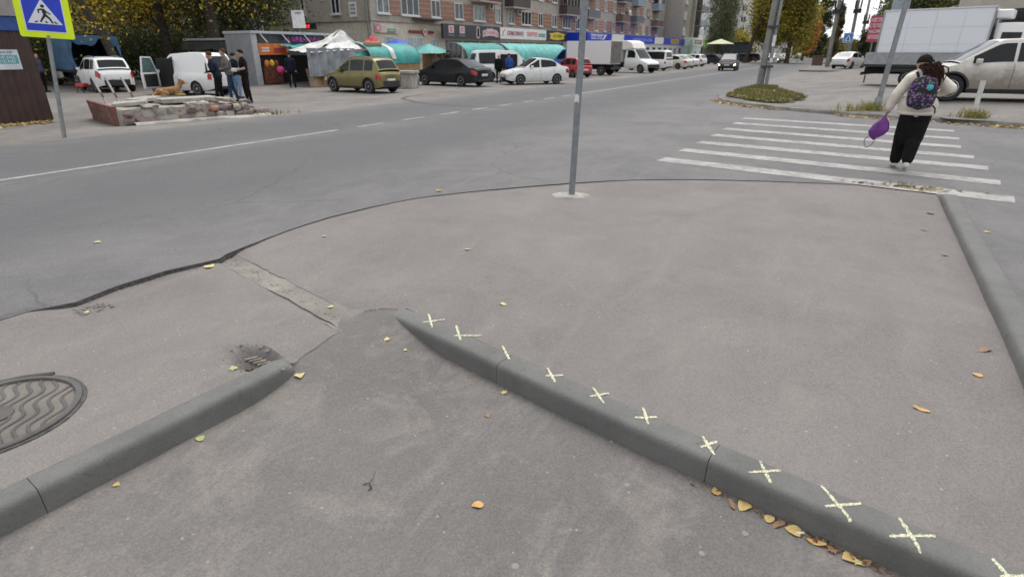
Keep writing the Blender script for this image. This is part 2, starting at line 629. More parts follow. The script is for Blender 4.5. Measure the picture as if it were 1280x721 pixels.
mb.grid([[(lx(y), min(y, GL(lx(y))), pav_z(lx(y), y)) for y in ys], [(lx(y) + .01, min(y, GL(lx(y))), -0.09) for y in ys]])
xs2 = np.linspace(-5.1, -2.74, 50)
mb.grid([[(x, GL(x), pav_z(x, GL(x))) for x in xs2], [(x, GL(x) + .006, -0.09) for x in xs2]])
tag(mb.build('pavement', A_ISL, smooth=40), kind='structure')
# shallow gutter that cuts the pavement
mb = MB()
rows = []
for x in np.linspace(-4.95, -2.40, 60):
    a, b = GL(x) - 0.03, GU(x) + 0.03
    row = []
    for k in range(11):
        yk = a + (b - a) * k / 10
        gz_ = -0.010 - 0.016 * math.sin(PI * k / 10) + 0.007 * nz(x, k * .1, 3, 5)
        m_ = sstep(-2.82, -2.68, x + 0.10 * nz(x, yk, 4, 7))
        row.append((x, yk, gz_ * (1 - m_) + (path_z(x, yk) - .012) * m_))
    rows.append(row)
mb.grid(rows)
tag(mb.build('gutter', SAND, smooth=40), kind='structure')
# the path the photographer stands on, ramping up to the gutter
mb = MB()
mb.grid(col_grid(np.linspace(-2.97, 1.6, 90), lambda x: -4.0, lambda x: KY(x) - 0.02, 110, path_z))
tag(mb.build('footpath', A_PATH, smooth=40), kind='structure')

# ---- kerbs
def kerb_stone(parent, pts, prof, side, ends=(0, 0), el=0.2, mat=KERB, name='kerbstone', gap=0.0015):
    """pts: back line (2-D points); prof: (distance from the back line, height); side: +1 front lies left of the line"""
    P = [Vector((p[0], p[1], p[2] if len(p) > 2 else 0)) for p in pts]
    d0, d1 = (P[1] - P[0]).normalized(), (P[-1] - P[-2]).normalized()
    P[0] = P[0] + d0 * gap
    P[-1] = P[-1] - d1 * gap
    tot = (P[-1] - P[0]).length
    rows = []
    N = 48
    for i in range(N + 1):
        t = i / N
        f = t * (len(P) - 1)
        k = min(int(f), len(P) - 2)
        c = P[k].lerp(P[k + 1], f - k)
        d = (P[k + 1] - P[k]).normalized()
        nrm = Vector((-d.y, d.x, 0)) * side
        e = 1.0
        dist0, dist1 = t * tot, (1 - t) * tot
        drop = 0
        if ends[0]:
            drop = max(drop, ends[0] * (1 - sstep(0, el, dist0)))
        if ends[1]:
            drop = max(drop, ends[1] * (1 - sstep(0, el, dist1)))
        row = []
        for (n, z) in prof:
            zz = z - drop * (1 if z > -0.1 else 0) * (0.35 + 0.65 * n / 0.16)
            w = n + 0.002 * nz(c.x * 3, c.y * 3, n * 30, 2.0) - (0.004 * max(0, nz(c.x, c.y, 3, 14) - .25) * 2 if n > .12 else 0)
            nn = w * (1 - 0.8 * drop / 0.08 * 0.25)
            row.append(c + nrm * nn + Vector((0, 0, zz + 0.0018 * nz(c.x, c.y, n * 9, 7))))
        rows.append(row)
    mb = MB()
    mb.grid(rows)
    n = len(prof)
    mb.f.append(tuple(range(n)))
    mb.mi.append(0)
    mb.f.append(tuple(range((N) * n + n - 1, N * n - 1, -1)))
    mb.mi.append(0)
    return mb.build(name, mat, parent, smooth=50)

PROF = [(0.0, -0.28), (0.0, 0.001), (0.010, 0.005), (0.118, 0.005), (0.134, 0.001), (0.146, -0.010), (0.152, -0.026), (0.154, -0.045), (0.164, -0.28)]
ck = empty('kerb', (0, 0, 0), 0, 'grey concrete kerb marked with yellow chalk crosses', 'kerb')
ck_joints = [-2.63, -1.535, -0.215, 1.09]
stones = []
for i in range(3):
    a, b = ck_joints[i], ck_joints[i + 1]
    pts = [(x, KY(x)) for x in np.linspace(a, b, 6)]
    stones.append(kerb_stone(ck, pts, PROF, -1, (0.03, 0) if i == 0 else (0, 0)))
lk = empty('kerb', (0, 0, 0), 0, 'unmarked grey kerb beside the manhole cover, broken off at the hole', 'kerb')
for a, b, e in ((-1.97, -0.67, 0), (-0.67, 0.63, 0), (0.63, 1.95, 0.045)):
    kerb_stone(lk, [(LKX(y), y) for y in np.linspace(a, b, 5)], [(n_ * .9, z_) for n_, z_ in PROF], -1, (0, e), .07)
rk = empty('kerb', (0, 0, 0), 0, 'raised straight kerb along the right edge of the pavement, ending at the crossing', 'kerb')
PROFR = [(0.0, -0.2), (0.012, 0.05), (0.02, 0.085), (0.032, 0.101), (0.05, 0.108), (0.165, 0.108), (0.178, 0.10), (0.185, 0.0), (0.185, -0.2)]
rk_y = [9.05, 7.9, 6.75, 5.6, 4.45, 3.3, 2.15]
for i in range(6):
    a, b = rk_y[i], rk_y[i + 1]
    xa = lambda y: 1.275 - 0.10 * (9.0 - y) / 6.0
    kerb_stone(rk, [(xa(a), a), (xa((a + b) / 2), (a + b) / 2), (xa(b), b)], PROFR, 1, (0.085, 0) if i == 0 else (0, 0))

# ---- chalk crosses on the kerb
chalk = concrete('yellow_chalk', (0.66, 0.63, 0.42), (0.80, 0.77, 0.55), (0.15, 0.147, 0.135), 260, 0.5, (0.50, 0.60, 0.85), 130.0)
_nt = chalk.node_tree                                  # chalk only catches on the high grains of the concrete
_tr = _nt.nodes.new('ShaderNodeBsdfTransparent')
_mx = _nt.nodes.new('ShaderNodeMixShader')
_fac = ramp(_nt, noise_(_nt, coords(_nt), 170.0, 3, 0.7), [(0.40, 0.15), (0.50, 1.0)])
L_(_nt, _fac, _mx.inputs[0])
L_(_nt, _tr.outputs[0], _mx.inputs[1])
L_(_nt, _nt.nodes['Principled BSDF'].outputs[0], _mx.inputs[2])
L_(_nt, _mx.outputs[0], _nt.nodes['Material Output'].inputs['Surface'])
CROSS = [[(-2.325, 2.774, -2.213, 2.893), (-2.371, 2.904, -2.216, 2.745)], [(-2.015, 2.719, -1.849, 2.813), (-2.088, 2.852, -1.937, 2.689)],
         [(-1.652, 2.759, -1.528, 2.632)], [(-1.242, 2.572, -1.155, 2.629), (-1.272, 2.657, -1.162, 2.538)],
         [(-0.93, 2.501, -0.848, 2.585), (-0.949, 2.595, -0.838, 2.48)], [(-0.648, 2.438, -0.548, 2.498), (-0.638, 2.546, -0.57, 2.417)],
         [(-0.293, 2.365, -0.233, 2.45), (-0.304, 2.456, -0.223, 2.34)], [(-0.061, 2.295, 0.066, 2.381), (-0.028, 2.401, 0.035, 2.271)],
         [(0.254, 2.236, 0.386, 2.329), (0.233, 2.365, 0.35, 2.204)], [(0.484, 2.188, 0.643, 2.277), (0.523, 2.315, 0.588, 2.157)],
         [(0.818, 2.255, 0.863, 2.166), (0.828, 2.169, 0.951, 2.242)]]
def top_z(x, y):
    n = KY(x) - y
    return 0.0070 + float(np.interp(n, [0, 0.118, 0.134, 0.146, 0.152, 0.156], [0.0, 0.0, -0.004, -0.015, -0.031, -0.06]))
for strokes in CROSS:
    mb = MB()
    cx = sum((s[0] + s[2]) / 2 for s in strokes) / len(strokes)
    for (x0, y0, x1, y1) in strokes:
        d = Vector((x1 - x0, y1 - y0, 0))
        n = Vector((-d.y, d.x, 0)).normalized()
        rows = []
        for k in range(41):
            t = k / 40
            c = Vector((x0, y0, 0)) + d * t
            w = 0.0076 * (0.55 + 0.45 * math.sin(PI * min(1, max(0.0, t))) ** 0.4) * (1 + 0.75 * nz(c.x * 90, c.y * 90, 1))
            c += n * 0.002 * nz(c.x, c.y, 3, 40)
            row = []
            for s_ in (-1, 0, 1):
                p = c + n * w * s_
                p.z = top_z(p.x, p.y) + (0.0004 if s_ == 0 else 0)
                row.append(p)
            rows.append(row)
        mb.grid(rows)
    si = 0 if cx < ck_joints[1] else (1 if cx < ck_joints[2] else 2)
    mb.build('chalk_cross', chalk, stones[si])

# ---- painted markings
cw = [((-2.68, 10.0), (2.12, 9.32)), ((-2.62, 11.23), (2.17, 10.52)), ((-2.55, 12.41), (2.22, 11.82)), ((-2.52, 13.68), (2.19, 13.0)),
      ((-2.52, 15.0), (2.16, 14.33)), ((-2.52, 16.38), (2.30, 15.75)), ((-2.50, 17.75), (2.38, 17.3))]
def paint_strip(parent, a, b, w, name, z=ZR + 0.004, rag=0.02, gaps=0.0, mat=LINE):
    a, b = Vector((*a, z)), Vector((*b, z))
    d = b - a
    n = Vector((-d.y, d.x, 0)).normalized()
    N = max(4, int(d.length / 0.15))
    mb = MB()
    for k in range(N):
        t0, t1 = k / N, (k + 1) / N
        P = []
        for t in (t0, t1):
            c = a + d * t
            P.append((c + n * (w / 2 + rag * nz(c.x, c.y, 1, 4)), c - n * (w / 2 + rag * nz(c.x, c.y, 9, 4))))
        if gaps and nz((a + d * t0).x, (a + d * t0).y, 4, 1.7) > 1 - gaps:
            continue
        mb.add([P[0][0], P[1][0], P[1][1], P[0][1]], [(3, 2, 1, 0)])
    return mb.build(name, mat, parent, fix=False)
for i, (a, b) in enumerate(cw):
    paint_strip(road, a, b, 0.42 if i else 0.44, 'crosswalk_stripe')
paint_strip(road, (-10.72, -30), (-10.66, 10.05), 0.13, 'centre_line', gaps=0.1)
y = 10.75
while y < 24:
    paint_strip(road, (-10.67, y), (-10.68, y + 0.95), 0.12, 'centre_line_dash', rag=0.015)
    y += 1.75
paint_strip(road, (-10.68, 24.2), (-10.7, 260), 0.14, 'centre_line', gaps=0.1)
# long crack with tar, curving into the parking lot
mb = MB()
crk = bez([(-15.6, 25.9, 0), (-16.6, 22.5, 0), (-16.2, 19.2, 0), (-14.4, 17.6, 0), (-12.2, 16.9, 0), (-9.8, 17.2, 0)], 10)
rows = []
for i, c in enumerate(crk):
    w = 0.05 + 0.05 * abs(nz(c.x, c.y, 2, 2))
    o_ = Vector((0.07 * nz(c.x, c.y, 6, 1.5), 0.07 * nz(c.x, c.y, 8, 1.5), ZR + 0.0035))
    rows.append([Vector((c.x - w, c.y - w, 0)) + o_, Vector((c.x + w, c.y + w, 0)) + o_])
mb.grid(rows)
mb.build('tar_seam', M('tar', (0.05, 0.047, 0.045), 0.8), road)

# ---- manhole cover with wavy ribs
iron = concrete('cast_iron', (0.065, 0.062, 0.06), (0.11, 0.105, 0.10), (0.04, 0.035, 0.03), 90, 0.4)
iron_dust = concrete('dusty_iron', (0.115, 0.102, 0.09), (0.19, 0.168, 0.144), (0.07, 0.06, 0.05), 90, 0.4)
mh = empty('manhole_cover', (-3.60, 0.76, 0.004), 0, 'round cast iron manhole cover with wavy ribs, full of dust', 'manhole cover')
rr = 0.385
MB().lathe([(rr - 0.03, -0.03), (rr - 0.03, 0.0)], n=48).build('plate', iron_dust, mh)
MB().lathe([(rr, -0.03), (rr, 0.012), (rr - 0.006, 0.017), (rr - 0.028, 0.017), (rr - 0.032, 0.012), (rr - 0.032, -0.02)], n=56).build('rim', iron, mh, smooth=40)
d1 = Vector((0.742, -0.670, 0))
d2 = Vector((0.670, 0.742, 0))
for k in range(-6, 7):
    seg = []
    for j in range(-60, 61):
        t = j / 60 * 0.36
        p = d1 * t + d2 * (k * 0.060 + 0.026 * math.sin(t * 25 + k * 0.2))
        if p.length < rr - 0.035:
            seg.append(p + Vector((0, 0, 0.003)))
        elif seg:
            break
    if len(seg) > 6:
        MB().tube(seg, 0.0095, 6).map(lambda p: Vector((p.x, p.y, p.z * .6))).build('rib', iron, mh, smooth=60)
MB().lathe([(rr + .022, -.02), (rr + .020, .0035), (rr + .001, .003), (rr + .001, -.02)], n=56).map(lambda p: Vector((p.x * (1 + .012 * nz(p.x, p.y, 1, 9)), p.y * (1 + .012 * nz(p.x, p.y, 1, 9)), p.z))).build('tar_collar', MATS['broken_asphalt_edge'], mh)
MB().lathe([(0.085, -0.01), (0.085, 0.008), (0.07, 0.010), (0.0, 0.010)], n=28).build('boss', iron, mh, smooth=40)
mb = MB()
mb.tube([(d2 * -0.2 + d1 * -0.37 + Vector((0, 0, 0.0))), d2 * -0.02 + d1 * -0.405, d2 * 0.13 + d1 * -0.40], 0.018, 6)
mb.build('hinge_lip', iron, mh, smooth=60)

# ---- broken hole at the kerb end: grate bars, rubble
hole = empty('drain_grate', (-2.93, 1.86, -0.055), 0, 'rusty grate bars in the broken hole by the kerb end', 'grate')
rust = M('rust', (0.20, 0.17, 0.145), 0.9, 0.2, 0.3, 20, 0.4, 60)
for k in range(5):
    mb = MB()
    mb.box(-0.10 + k * 0.042, -0.078 + k * 0.042, -0.02, 0.06, 0, 0.02, rot=Matrix.Rotation(R(-28), 3, 'Z'))
    mb.build('bar', rust, hole, bevel=0.003, seg=1)
rubble_m = concrete('rubble', (0.10, 0.09, 0.08), (0.22, 0.20, 0.175), (0.05, 0.04, 0.03), 80, 0.6)
def pebbles(name, label, cat, spots, mat, parent=None):
    mb = MB()
    for (x, y, z, r) in spots:
        a = rnd.random() * 6.28
        P = []
        for (u, v, w) in ((1, 0, 0), (0.3, 0.9, 0), (-0.8, 0.5, 0), (-0.7, -0.7, 0), (0.4, -0.9, 0), (0.1, 0.1, 0.7)):
            q = r * (0.7 + 0.6 * rnd.random())
            P.append((x + q * (u * math.cos(a) - v * math.sin(a)), y + q * (u * math.sin(a) + v * math.cos(a)), z + q * w))
        mb.add(P, [(0, 1, 5), (1, 2, 5), (2, 3, 5), (3, 4, 5), (4, 0, 5)])
    o = mb.build(name, mat, parent)
    return tag(o, label, cat, kind='stuff')
sp = []
for k in range(140):
    t, a = 0.02 + 0.19 * rnd.random(), rnd.random() * 6.28
    x, y = -2.93 + t * 1.3 * math.cos(a), 1.86 + t * 0.75 * math.sin(a)
    sp.append((x, y, pav_z(x, y), 0.004 + 0.012 * rnd.random() ** 2))
for k in range(90):                                    # grit along the kerb feet and the gutter
    x = -2.5 + 3.4 * rnd.random()
    y = KY(x) - 0.165 - 0.03 * rnd.random() ** 2
    sp.append((x, y, path_z(x, y), 0.002 + 0.006 * rnd.random() ** 3))
for k in range(70):
    y = 0.2 + 1.7 * rnd.random()
    x = LKX(y) + 0.172 + 0.03 * rnd.random() ** 2
    sp.append((x, y, path_z(x, y), 0.002 + 0.005 * rnd.random() ** 3))
for k in range(320):
    x = -4.8 + 2.2 * rnd.random()
    y = GL(x) + (GU(x) - GL(x)) * rnd.random()
    sp.append((x, y, -0.025, 0.003 + 0.009 * rnd.random() ** 2))
for k in range(150):
    y = 1.72 + 1.12 * rnd.random()
    x = float(np.interp(y, [1.70, 2.013, 2.432, 2.848], [-4.80, -4.87, -4.858, -4.741])) + .012 + abs(rnd.gauss(0, .02))
    sp.append((x, y, pav_z(x, y), 0.003 + 0.010 * rnd.random() ** 2))
for k in range(70):
    x = rnd.uniform(-2.85, -2.6)
    y = GU(x) - .02 + rnd.gauss(0, .02)
    sp.append((x, y, path_z(x, y), 0.004 + 0.012 * rnd.random() ** 2))
for k in range(60):
    x, y = -4.75 + 0.2 * rnd.random(), 1.62 + 0.22 * rnd.random()
    sp.append((x, y, 0.0, 0.006 + 0.014 * rnd.random() ** 2))
pebbles('loose_soil', 'dark soil at the bottom of the broken hole', 'soil', [(-2.93 + rnd.gauss(0, .09), 1.86 + rnd.gauss(0, .05), -.135, .012 + .018 * rnd.random()) for _ in range(120)], soil)
pebbles('rubble', 'brown grit and crumbs of asphalt along the kerbs and gutter', 'rubble', sp, rubble_m)
sp = []
for k in range(420):
    x, y = -4.6 + 5.7 * rnd.random(), 0.3 + 8.0 * rnd.random()
    z = pav_z(x, y) if (y > KY(x) or x < -2.95) else path_z(x, y)
    sp.append((x, y, z, 0.0025 + 0.004 * rnd.random() ** 2))
pebbles('pale_grit', 'tiny pale stones scattered over the pavement', 'grit', sp, M('pale_stone', (0.36, 0.33, 0.29), 0.9))

# ---- fallen leaves
def leaf_mesh(name, kind, col, seed, stem=True):
    r_ = random.Random(seed)
    out = []
    if kind == 'oval':
        up_ = [(0.58 - 1.16 * (k / 11), 0.50 * math.sin(PI * (k / 11) ** 0.72) ** 0.75 * (1 + 0.10 * (r_.random() - 0.5)) * r_.uniform(.92, 1.0)) for k in range(12)]
        out = up_ + [(a, -b) for a, b in reversed(up_[1:-1])]
    elif kind == 'lobed':
        for k in range(20):
            t = 2 * PI * k / 20
            rad = 0.30 + (0.24 if k % 4 == 0 else (0.12 if k % 2 == 0 else 0.0))
            out.append((rad * math.cos(t), rad * math.sin(t)))
    else:
        for k in range(14):
            t = 2 * PI * k / 14
            out.append((0.62 * math.cos(t) * (1 + .1 * r_.random()), 0.22 * math.sin(t) * (1 + .3 * r_.random())))
    curl, ph = 0.10 + 0.22 * r_.random(), r_.random() * 6
    zf = lambda x, y: curl * (x * x * math.cos(ph) + y * y * 1.2) + 0.05 * math.sin(5 * x + ph) + 0.02
    vs = [(0, 0, zf(0, 0))] + [(x * 0.55, y * 0.55, zf(x * .55, y * .55)) for x, y in out] + [(x, y, zf(x, y)) for x, y in out]
    n = len(out)
    fs = [(0, 1 + i, 1 + (i + 1) % n) for i in range(n)] + [(1 + i, 1 + n + i, 1 + n + (i + 1) % n, 1 + (i + 1) % n) for i in range(n)]
    mb = MB()
    mb.add(vs, fs)
    zm = min(v[2] for v in mb.v)
    mb.v = [(a, b, c - zm + 0.02) for a, b, c in mb.v]
    if stem:
        mb.tube([(0.5, 0, 0.06), (0.8, 0.06, 0.05), (1.05, 0.02, 0.03)], 0.018, 4)
    return mb
LEAFCOL = {'yellow': ((0.50, 0.38, 0.15), (0.36, 0.24, 0.08)), 'pale': ((0.52, 0.45, 0.22), (0.42, 0.34, 0.14)), 'orange': ((0.52, 0.33, 0.12), (0.38, 0.20, 0.07)),
           'brown': ((0.27, 0.15, 0.085), (0.16, 0.09, 0.05)), 'green': ((0.36, 0.38, 0.17), (0.24, 0.28, 0.10))}
def leaf(x, y, z, size, kind, col, label, rz=None):
    mb = leaf_mesh('leaf', kind, col, rnd.random())
    o = mb.build('fallen_leaf', M('leaf_' + col, LEAFCOL[col][0], 0.7, 0, 0.2, 3.0, 0.2, 12, 0, LEAFCOL[col][1]), smooth=70)
    if z != ZR:
        if x > -2.6 and KY(x) - .3 < y < KY(x) - .02:
            y = min(y, KY(x) - .168 - size * (.4 + .7 * rnd.random() ** 2))
        z = path_z(x, y) if (x > -2.74 and y < KY(x) - .03) else (pav_z(x, y) if not (GL(x) < y < GU(x) and x < -2.6) else -.02)
    o.location = (x, y, z + .002)
    o.scale = (size, size, size)
    o.rotation_euler = (R(rnd.uniform(-6, 6)), R(rnd.uniform(-6, 6)), rnd.random() * 6.28 if rz is None else rz)
    tag(o, label, 'leaf', 'fallen leaves on the pavement')
LEAVES = [
 (-1.11, 1.62, -0.135, .050, 'oval', 'orange', 'orange birch leaf lying alone in the middle of the near path'),
 (-2.92, 4.23, 0, .075, 'lobed', 'pale', 'pale yellow lobed leaf lying alone on the pavement left of centre'),
 (-1.98, 3.33, 0, .045, 'oval', 'pale', 'small pale leaf on the pavement just above the second chalk cross'),
 (-1.47, 2.47, -0.12, .050, 'lobed', 'pale', 'pale leaf on the path below the first joint of the chalked kerb'),
 (-1.43, 2.22, -0.12, .032, 'oval', 'brown', 'small reddish brown leaf on the path below the kerb joint'),
 (-2.66, 1.28, -0.12, .046, 'oval', 'green', 'pale green leaf at the foot of the unmarked kerb'),
 (-2.685, 0.87, -0.13, .030, 'oval', 'yellow', 'tiny yellow leaf at the foot of the unmarked kerb near its joint'),
 (-0.05, 2.24, -0.13, .062, 'oval', 'yellow', 'broad yellow leaf below the chalked kerb, next to a brown curl'),
 (-0.18, 2.29, -0.13, .044, 'oval', 'orange', 'round orange leaf at the chalked kerb foot under the second joint'),
 (-0.10, 2.27, -0.13, .050, 'long', 'brown', 'dark red curled leaf between two yellow leaves at the kerb foot'),
 (0.06, 2.25, -0.13, .045, 'oval', 'yellow', 'small yellow leaf wedged against the chalked kerb foot'),
 (0.10, 2.22, -0.13, .055, 'long', 'brown', 'brown strip of leaf under the yellow leaf with a stem'),
 (0.16, 2.21, -0.13, .062, 'oval', 'yellow', 'yellow leaf with its stem pointing up at the kerb foot'),
 (0.25, 2.22, -0.13, .060, 'long', 'orange', 'long dry orange leaf in the litter at the kerb foot'),
 (0.31, 2.215, -0.13, .055, 'lobed', 'brown', 'crumpled brown leaf beside the green weed at the kerb'),
 (0.37, 2.20, -0.13, .055, 'oval', 'yellow', 'folded yellow leaf right of the green weed at the kerb'),
 (0.43, 2.19, -0.13, .045, 'long', 'brown', 'thin brown leaf at the right end of the kerb litter'),
 (0.40, 2.13, -0.13, .045, 'lobed', 'pale', 'dry beige leaf on the path a little below the kerb litter'),
 (0.53, 2.15, -0.13, .070, 'long', 'brown', 'long brown leaf at the bottom edge below the last full cross'),
 (-2.44, 2.52, -0.075, .050, 'lobed', 'pale', 'pale leaf on the path at the tip of the chalked kerb'),
 (-2.28, 2.52, -0.085, .025, 'oval', 'pale', 'tiny pale leaf right of the chalked kerb tip'),
 (-3.13, 2.67, -0.03, .058, 'lobed', 'pale', 'pale leaf lying in the gutter, the upper of two'),
 (-2.82, 2.55, -0.03, .042, 'lobed', 'pale', 'pale leaf lying in the gutter, the lower of two'),
 (-4.70, 2.72, -0.02, .085, 'oval', 'pale', 'pale yellow leaf on the left pavement under the road edge'),
 (-4.61, 6.04, ZR, .10, 'lobed', 'yellow', 'yellow leaf at the bend of the road edge, far left of the post'),
 (-6.23, 2.54, ZR, .085, 'lobed', 'pale', 'pale leaf lying alone on the road by the left pavement'),
 (-4.60, 1.66, 0.01, .05, 'oval', 'pale', 'small pale leaf beside the crumbled corner of the road edge'),
 (-4.44, 3.82, 0, .060, 'lobed', 'pale', 'pale leaf near the road edge above the gutter'),
 (1.08, 4.23, 0, .075, 'long', 'brown', 'brown rolled leaf near the right kerb, upper one'),
 (0.99, 3.85, 0, .045, 'oval', 'orange', 'small orange leaf near the right kerb, below the brown one'),
 (0.67, 3.28, 0, .060, 'long', 'orange', 'thin orange leaf stalk on the pavement above the last crosses'),
 (1.08, 6.31, 0, .065, 'lobed', 'brown', 'brown leaf halfway along the right kerb'),
 (1.12, 8.05, 0, .10, 'lobed', 'brown', 'brown leaf near the far end of the right kerb'),
 (0.99, 7.19, 0, .06, 'oval', 'brown', 'small tan leaf a metre before the far end of the right kerb'),
 (1.50, 5.25, ZR, .055, 'lobed', 'green', 'yellow green leaf on the road right of the raised kerb'),
 (1.55, 7.39, ZR, .075, 'lobed', 'yellow', 'yellow leaf on the road right of the far kerb end'),
 (-2.63, 1.93, -0.06, .065, 'oval', 'pale', 'pale dry leaf at the end of the broken kerb'),
 (-2.73, 1.93, 0.0, .055, 'oval', 'orange', 'orange leaf in the broken hole behind the kerb end'),
 (-2.93, 1.70, -0.02, .060, 'lobed', 'green', 'green and yellow leaf at the left side of the broken hole'),
]
for lf in LEAVES:
    leaf(*lf)
# cigarette butt, gum spots, twig, weed
mb = MB()
mb.tube([(0, 0, 0), (0.035, 0, 0)], 0.0045, 8)
o = mb.build('cigarette_butt', M('white_paper', (0.7, 0.69, 0.66), 0.8), smooth=40)
o.location = (0.17, 2.17, -0.128)
o.rotation_euler = (0, 0, 0.5)
tag(o, 'white cigarette butt under the yellow leaf at the kerb', 'cigarette')
mb = MB()
mb.tube([(0, 0, 0), (0.05, 0, 0)], 0.008, 8)
o = mb.build('cigarette_butt', M('white_paper', (0.7, 0.69, 0.66), 0.8), smooth=40)
o.location = (-4.79, 2.61, -0.02)
o.rotation_euler = (0, 0, 0.4)
tag(o, 'white cigarette butt on the left pavement beside a pale leaf', 'cigarette')
gum = M('old_gum', (0.22, 0.215, 0.205), 0.7, 0, 0.2, 60, 0.3, 90)
for (x, y, s_, lab) in ((-0.80, 1.42, .017, 'pale flattened gum spot at the bottom middle of the path'), (-0.16, 1.86, .014, 'pale gum spot on the path under the litter'),
                        (-0.56, 2.09, .014, 'faint gum spot on the path below the middle crosses'), (-0.02, 2.06, .015, 'white gum crumb on the path left of the beige leaf')):
    mb = MB()
    prof = [(1.0, 0), (0.85, .12), (0.4, .16), (0.0, .17)]
    mb.lathe(prof, n=12)
    mb.map(lambda p: Vector((p.x * (1 + .2 * nz(p.x, p.y, s_ * 99)), p.y * (1 + .2 * nz(p.y, p.x, 3)), p.z)))
    o = mb.build('gum_spot', gum, smooth=50)
    o.scale = (s_, s_, s_)
    o.location = (x, y, path_z(x, y) + 0.0005)
    tag(o, lab, 'gum spot')
mb = MB()
mb.tube([(0, 0, 0.004), (0.03, 0.012, 0.012), (0.055, 0.0, 0.006), (0.05, -0.02, 0.004)], [0.002, .003, .004, .002], 5)
mb.tube([(0.03, 0.012, 0.012), (0.02, 0.05, 0.016), (0.0, 0.085, 0.012)], 0.0013, 5)
o = mb.build('twig', bark, smooth=60)
o.location = (-1.66, 1.46, path_z(-1.66, 1.46))
tag(o, 'small dark curled twig on the path left of the orange leaf', 'twig')

def tinted(name, mbv, mbf, tints, mat, parent=None, kind=None):
    """mesh of leaf faces, one tint per face"""
    me = bpy.data.meshes.new(name)
    me.from_pydata(mbv, [], mbf)
    at = me.attributes.new('tint', 'FLOAT_COLOR', 'FACE')
    at.data.foreach_set('color', np.concatenate([tints, np.ones((len(tints), 1))], 1).astype(np.float32).ravel())
    me.materials.append(mat)
    o = bpy.data.objects.new(name, me)
    COL.objects.link(o)
    if parent is not None:
        o.parent = parent
    if kind:
        o['kind'] = kind
    return o
LEAFM = leafmat('leaf_surface')
nrng = np.random.default_rng(5)

def blades(name, spots, hgt, col1, col2, label, cat, parent=None, width=0.012, lean=0.5):
    """grass blades at the given ground points"""
    vs, fs, ts = [], [], []
    for (x, y, z) in spots:
        a = rnd.random() * 6.28
        h = hgt * (0.4 + 0.8 * rnd.random())
        l = lean * h * rnd.random()
        w = width * (0.6 + 0.8 * rnd.random())
        ca, sa = math.cos(a), math.sin(a)
        b2 = rnd.random() * 6.28
        dx, dy = l * math.cos(b2), l * math.sin(b2)
        o_ = len(vs)
        vs += [(x - w * ca, y - w * sa, z), (x + w * ca, y + w * sa, z), (x + dx * .5 + w * .7 * ca, y + dy * .5 + w * .7 * sa, z + h * .6), (x + dx * .5 - w * .7 * ca, y + dy * .5 - w * .7 * sa, z + h * .6), (x + dx * 1.4, y + dy * 1.4, z + h)]
        fs += [(o_, o_ + 1, o_ + 2, o_ + 3), (o_ + 3, o_ + 2, o_ + 4)]
        t = rnd.random()
        c = [col1[i] * t + col2[i] * (1 - t) for i in range(3)]
        ts += [c, c]
    o = tinted(name, vs, fs, np.array(ts), LEAFM, parent, 'stuff')
    if label:
        tag(o, label, cat)
    return o
sp = [(0.315 + rnd.gauss(0, .016), 2.225 + rnd.gauss(0, .01), -0.13) for _ in range(60)]
blades('weed', sp, 0.05, (0.05, 0.10, 0.02), (0.10, 0.16, 0.04), 'small green weed growing at the chalked kerb foot', 'weed', width=0.003)

# ---- far corner beyond the crossing: kerb, raised lot, grass
def lot_z(x, y):
    fx = 18.9 - 0.10 * (x - 4) if x > 2.4 else float(np.interp(x, [-4.8, -4.35, -3.6, -2.42, -1.23, 0.92, 2.4], [26, 23.9, 22.6, 21.56, 20.64, 19.75, 19.42]))
    d = y - fx
    return 0.14 + 0.24 * sstep(0.3, 4.5, d) * sstep(-2.6, 0.6, x) + 0.012 * nz(x, y, 2, 0.7)
lot_pts = FAR[1:-1]
mb = MB()
xs3 = np.concatenate([np.linspace(-4.62, 6, 60), np.linspace(6.5, 60, 20)])
def far_y(x):
    if x > 2.4:
        return 18.93 - 0.10 * (x - 4.0) + 0.12
    return float(np.interp(x, [-4.8, -4.7, -4.35, -3.6, -2.42, -1.23, 0.92, 2.4], [60, 26, 23.9, 22.6, 21.56, 20.64, 19.75, 19.42])) + 0.14
mb.grid(col_grid(xs3, far_y, lambda x: 75.0, 60, lot_z))
tag(mb.build('side_lot', A_LOT, smooth=50), kind='structure')
fk = empty('kerb', (0, 0, 0), 0, 'low old kerb on the far side of the zebra crossing', 'kerb')
FPROF = [(0.0, -0.1), (0.0, 0.08), (0.02, 0.10), (0.13, 0.10), (0.15, 0.085), (0.16, -0.1)]
fpts = [(-4.68, 27.0), (-4.55, 24.9), (-4.30, 23.85), (-3.6, 22.62), (-2.42, 21.58), (-1.23, 20.66), (0.0, 20.12), (0.92, 19.77), (2.4, 19.44), (4.0, 18.95), (6.5, 18.7), (9, 18.45)]
fpts = bez([(a, b, 0) for a, b in fpts], 3)
for a, b, c_ in zip(fpts[::2], fpts[1::2], fpts[2::2]):
    kerb_stone(fk, [(a.x, a.y, 0.035), (b.x, b.y, 0.035), (c_.x, c_.y, 0.035)], FPROF, 1, mat=KERB_OLD)
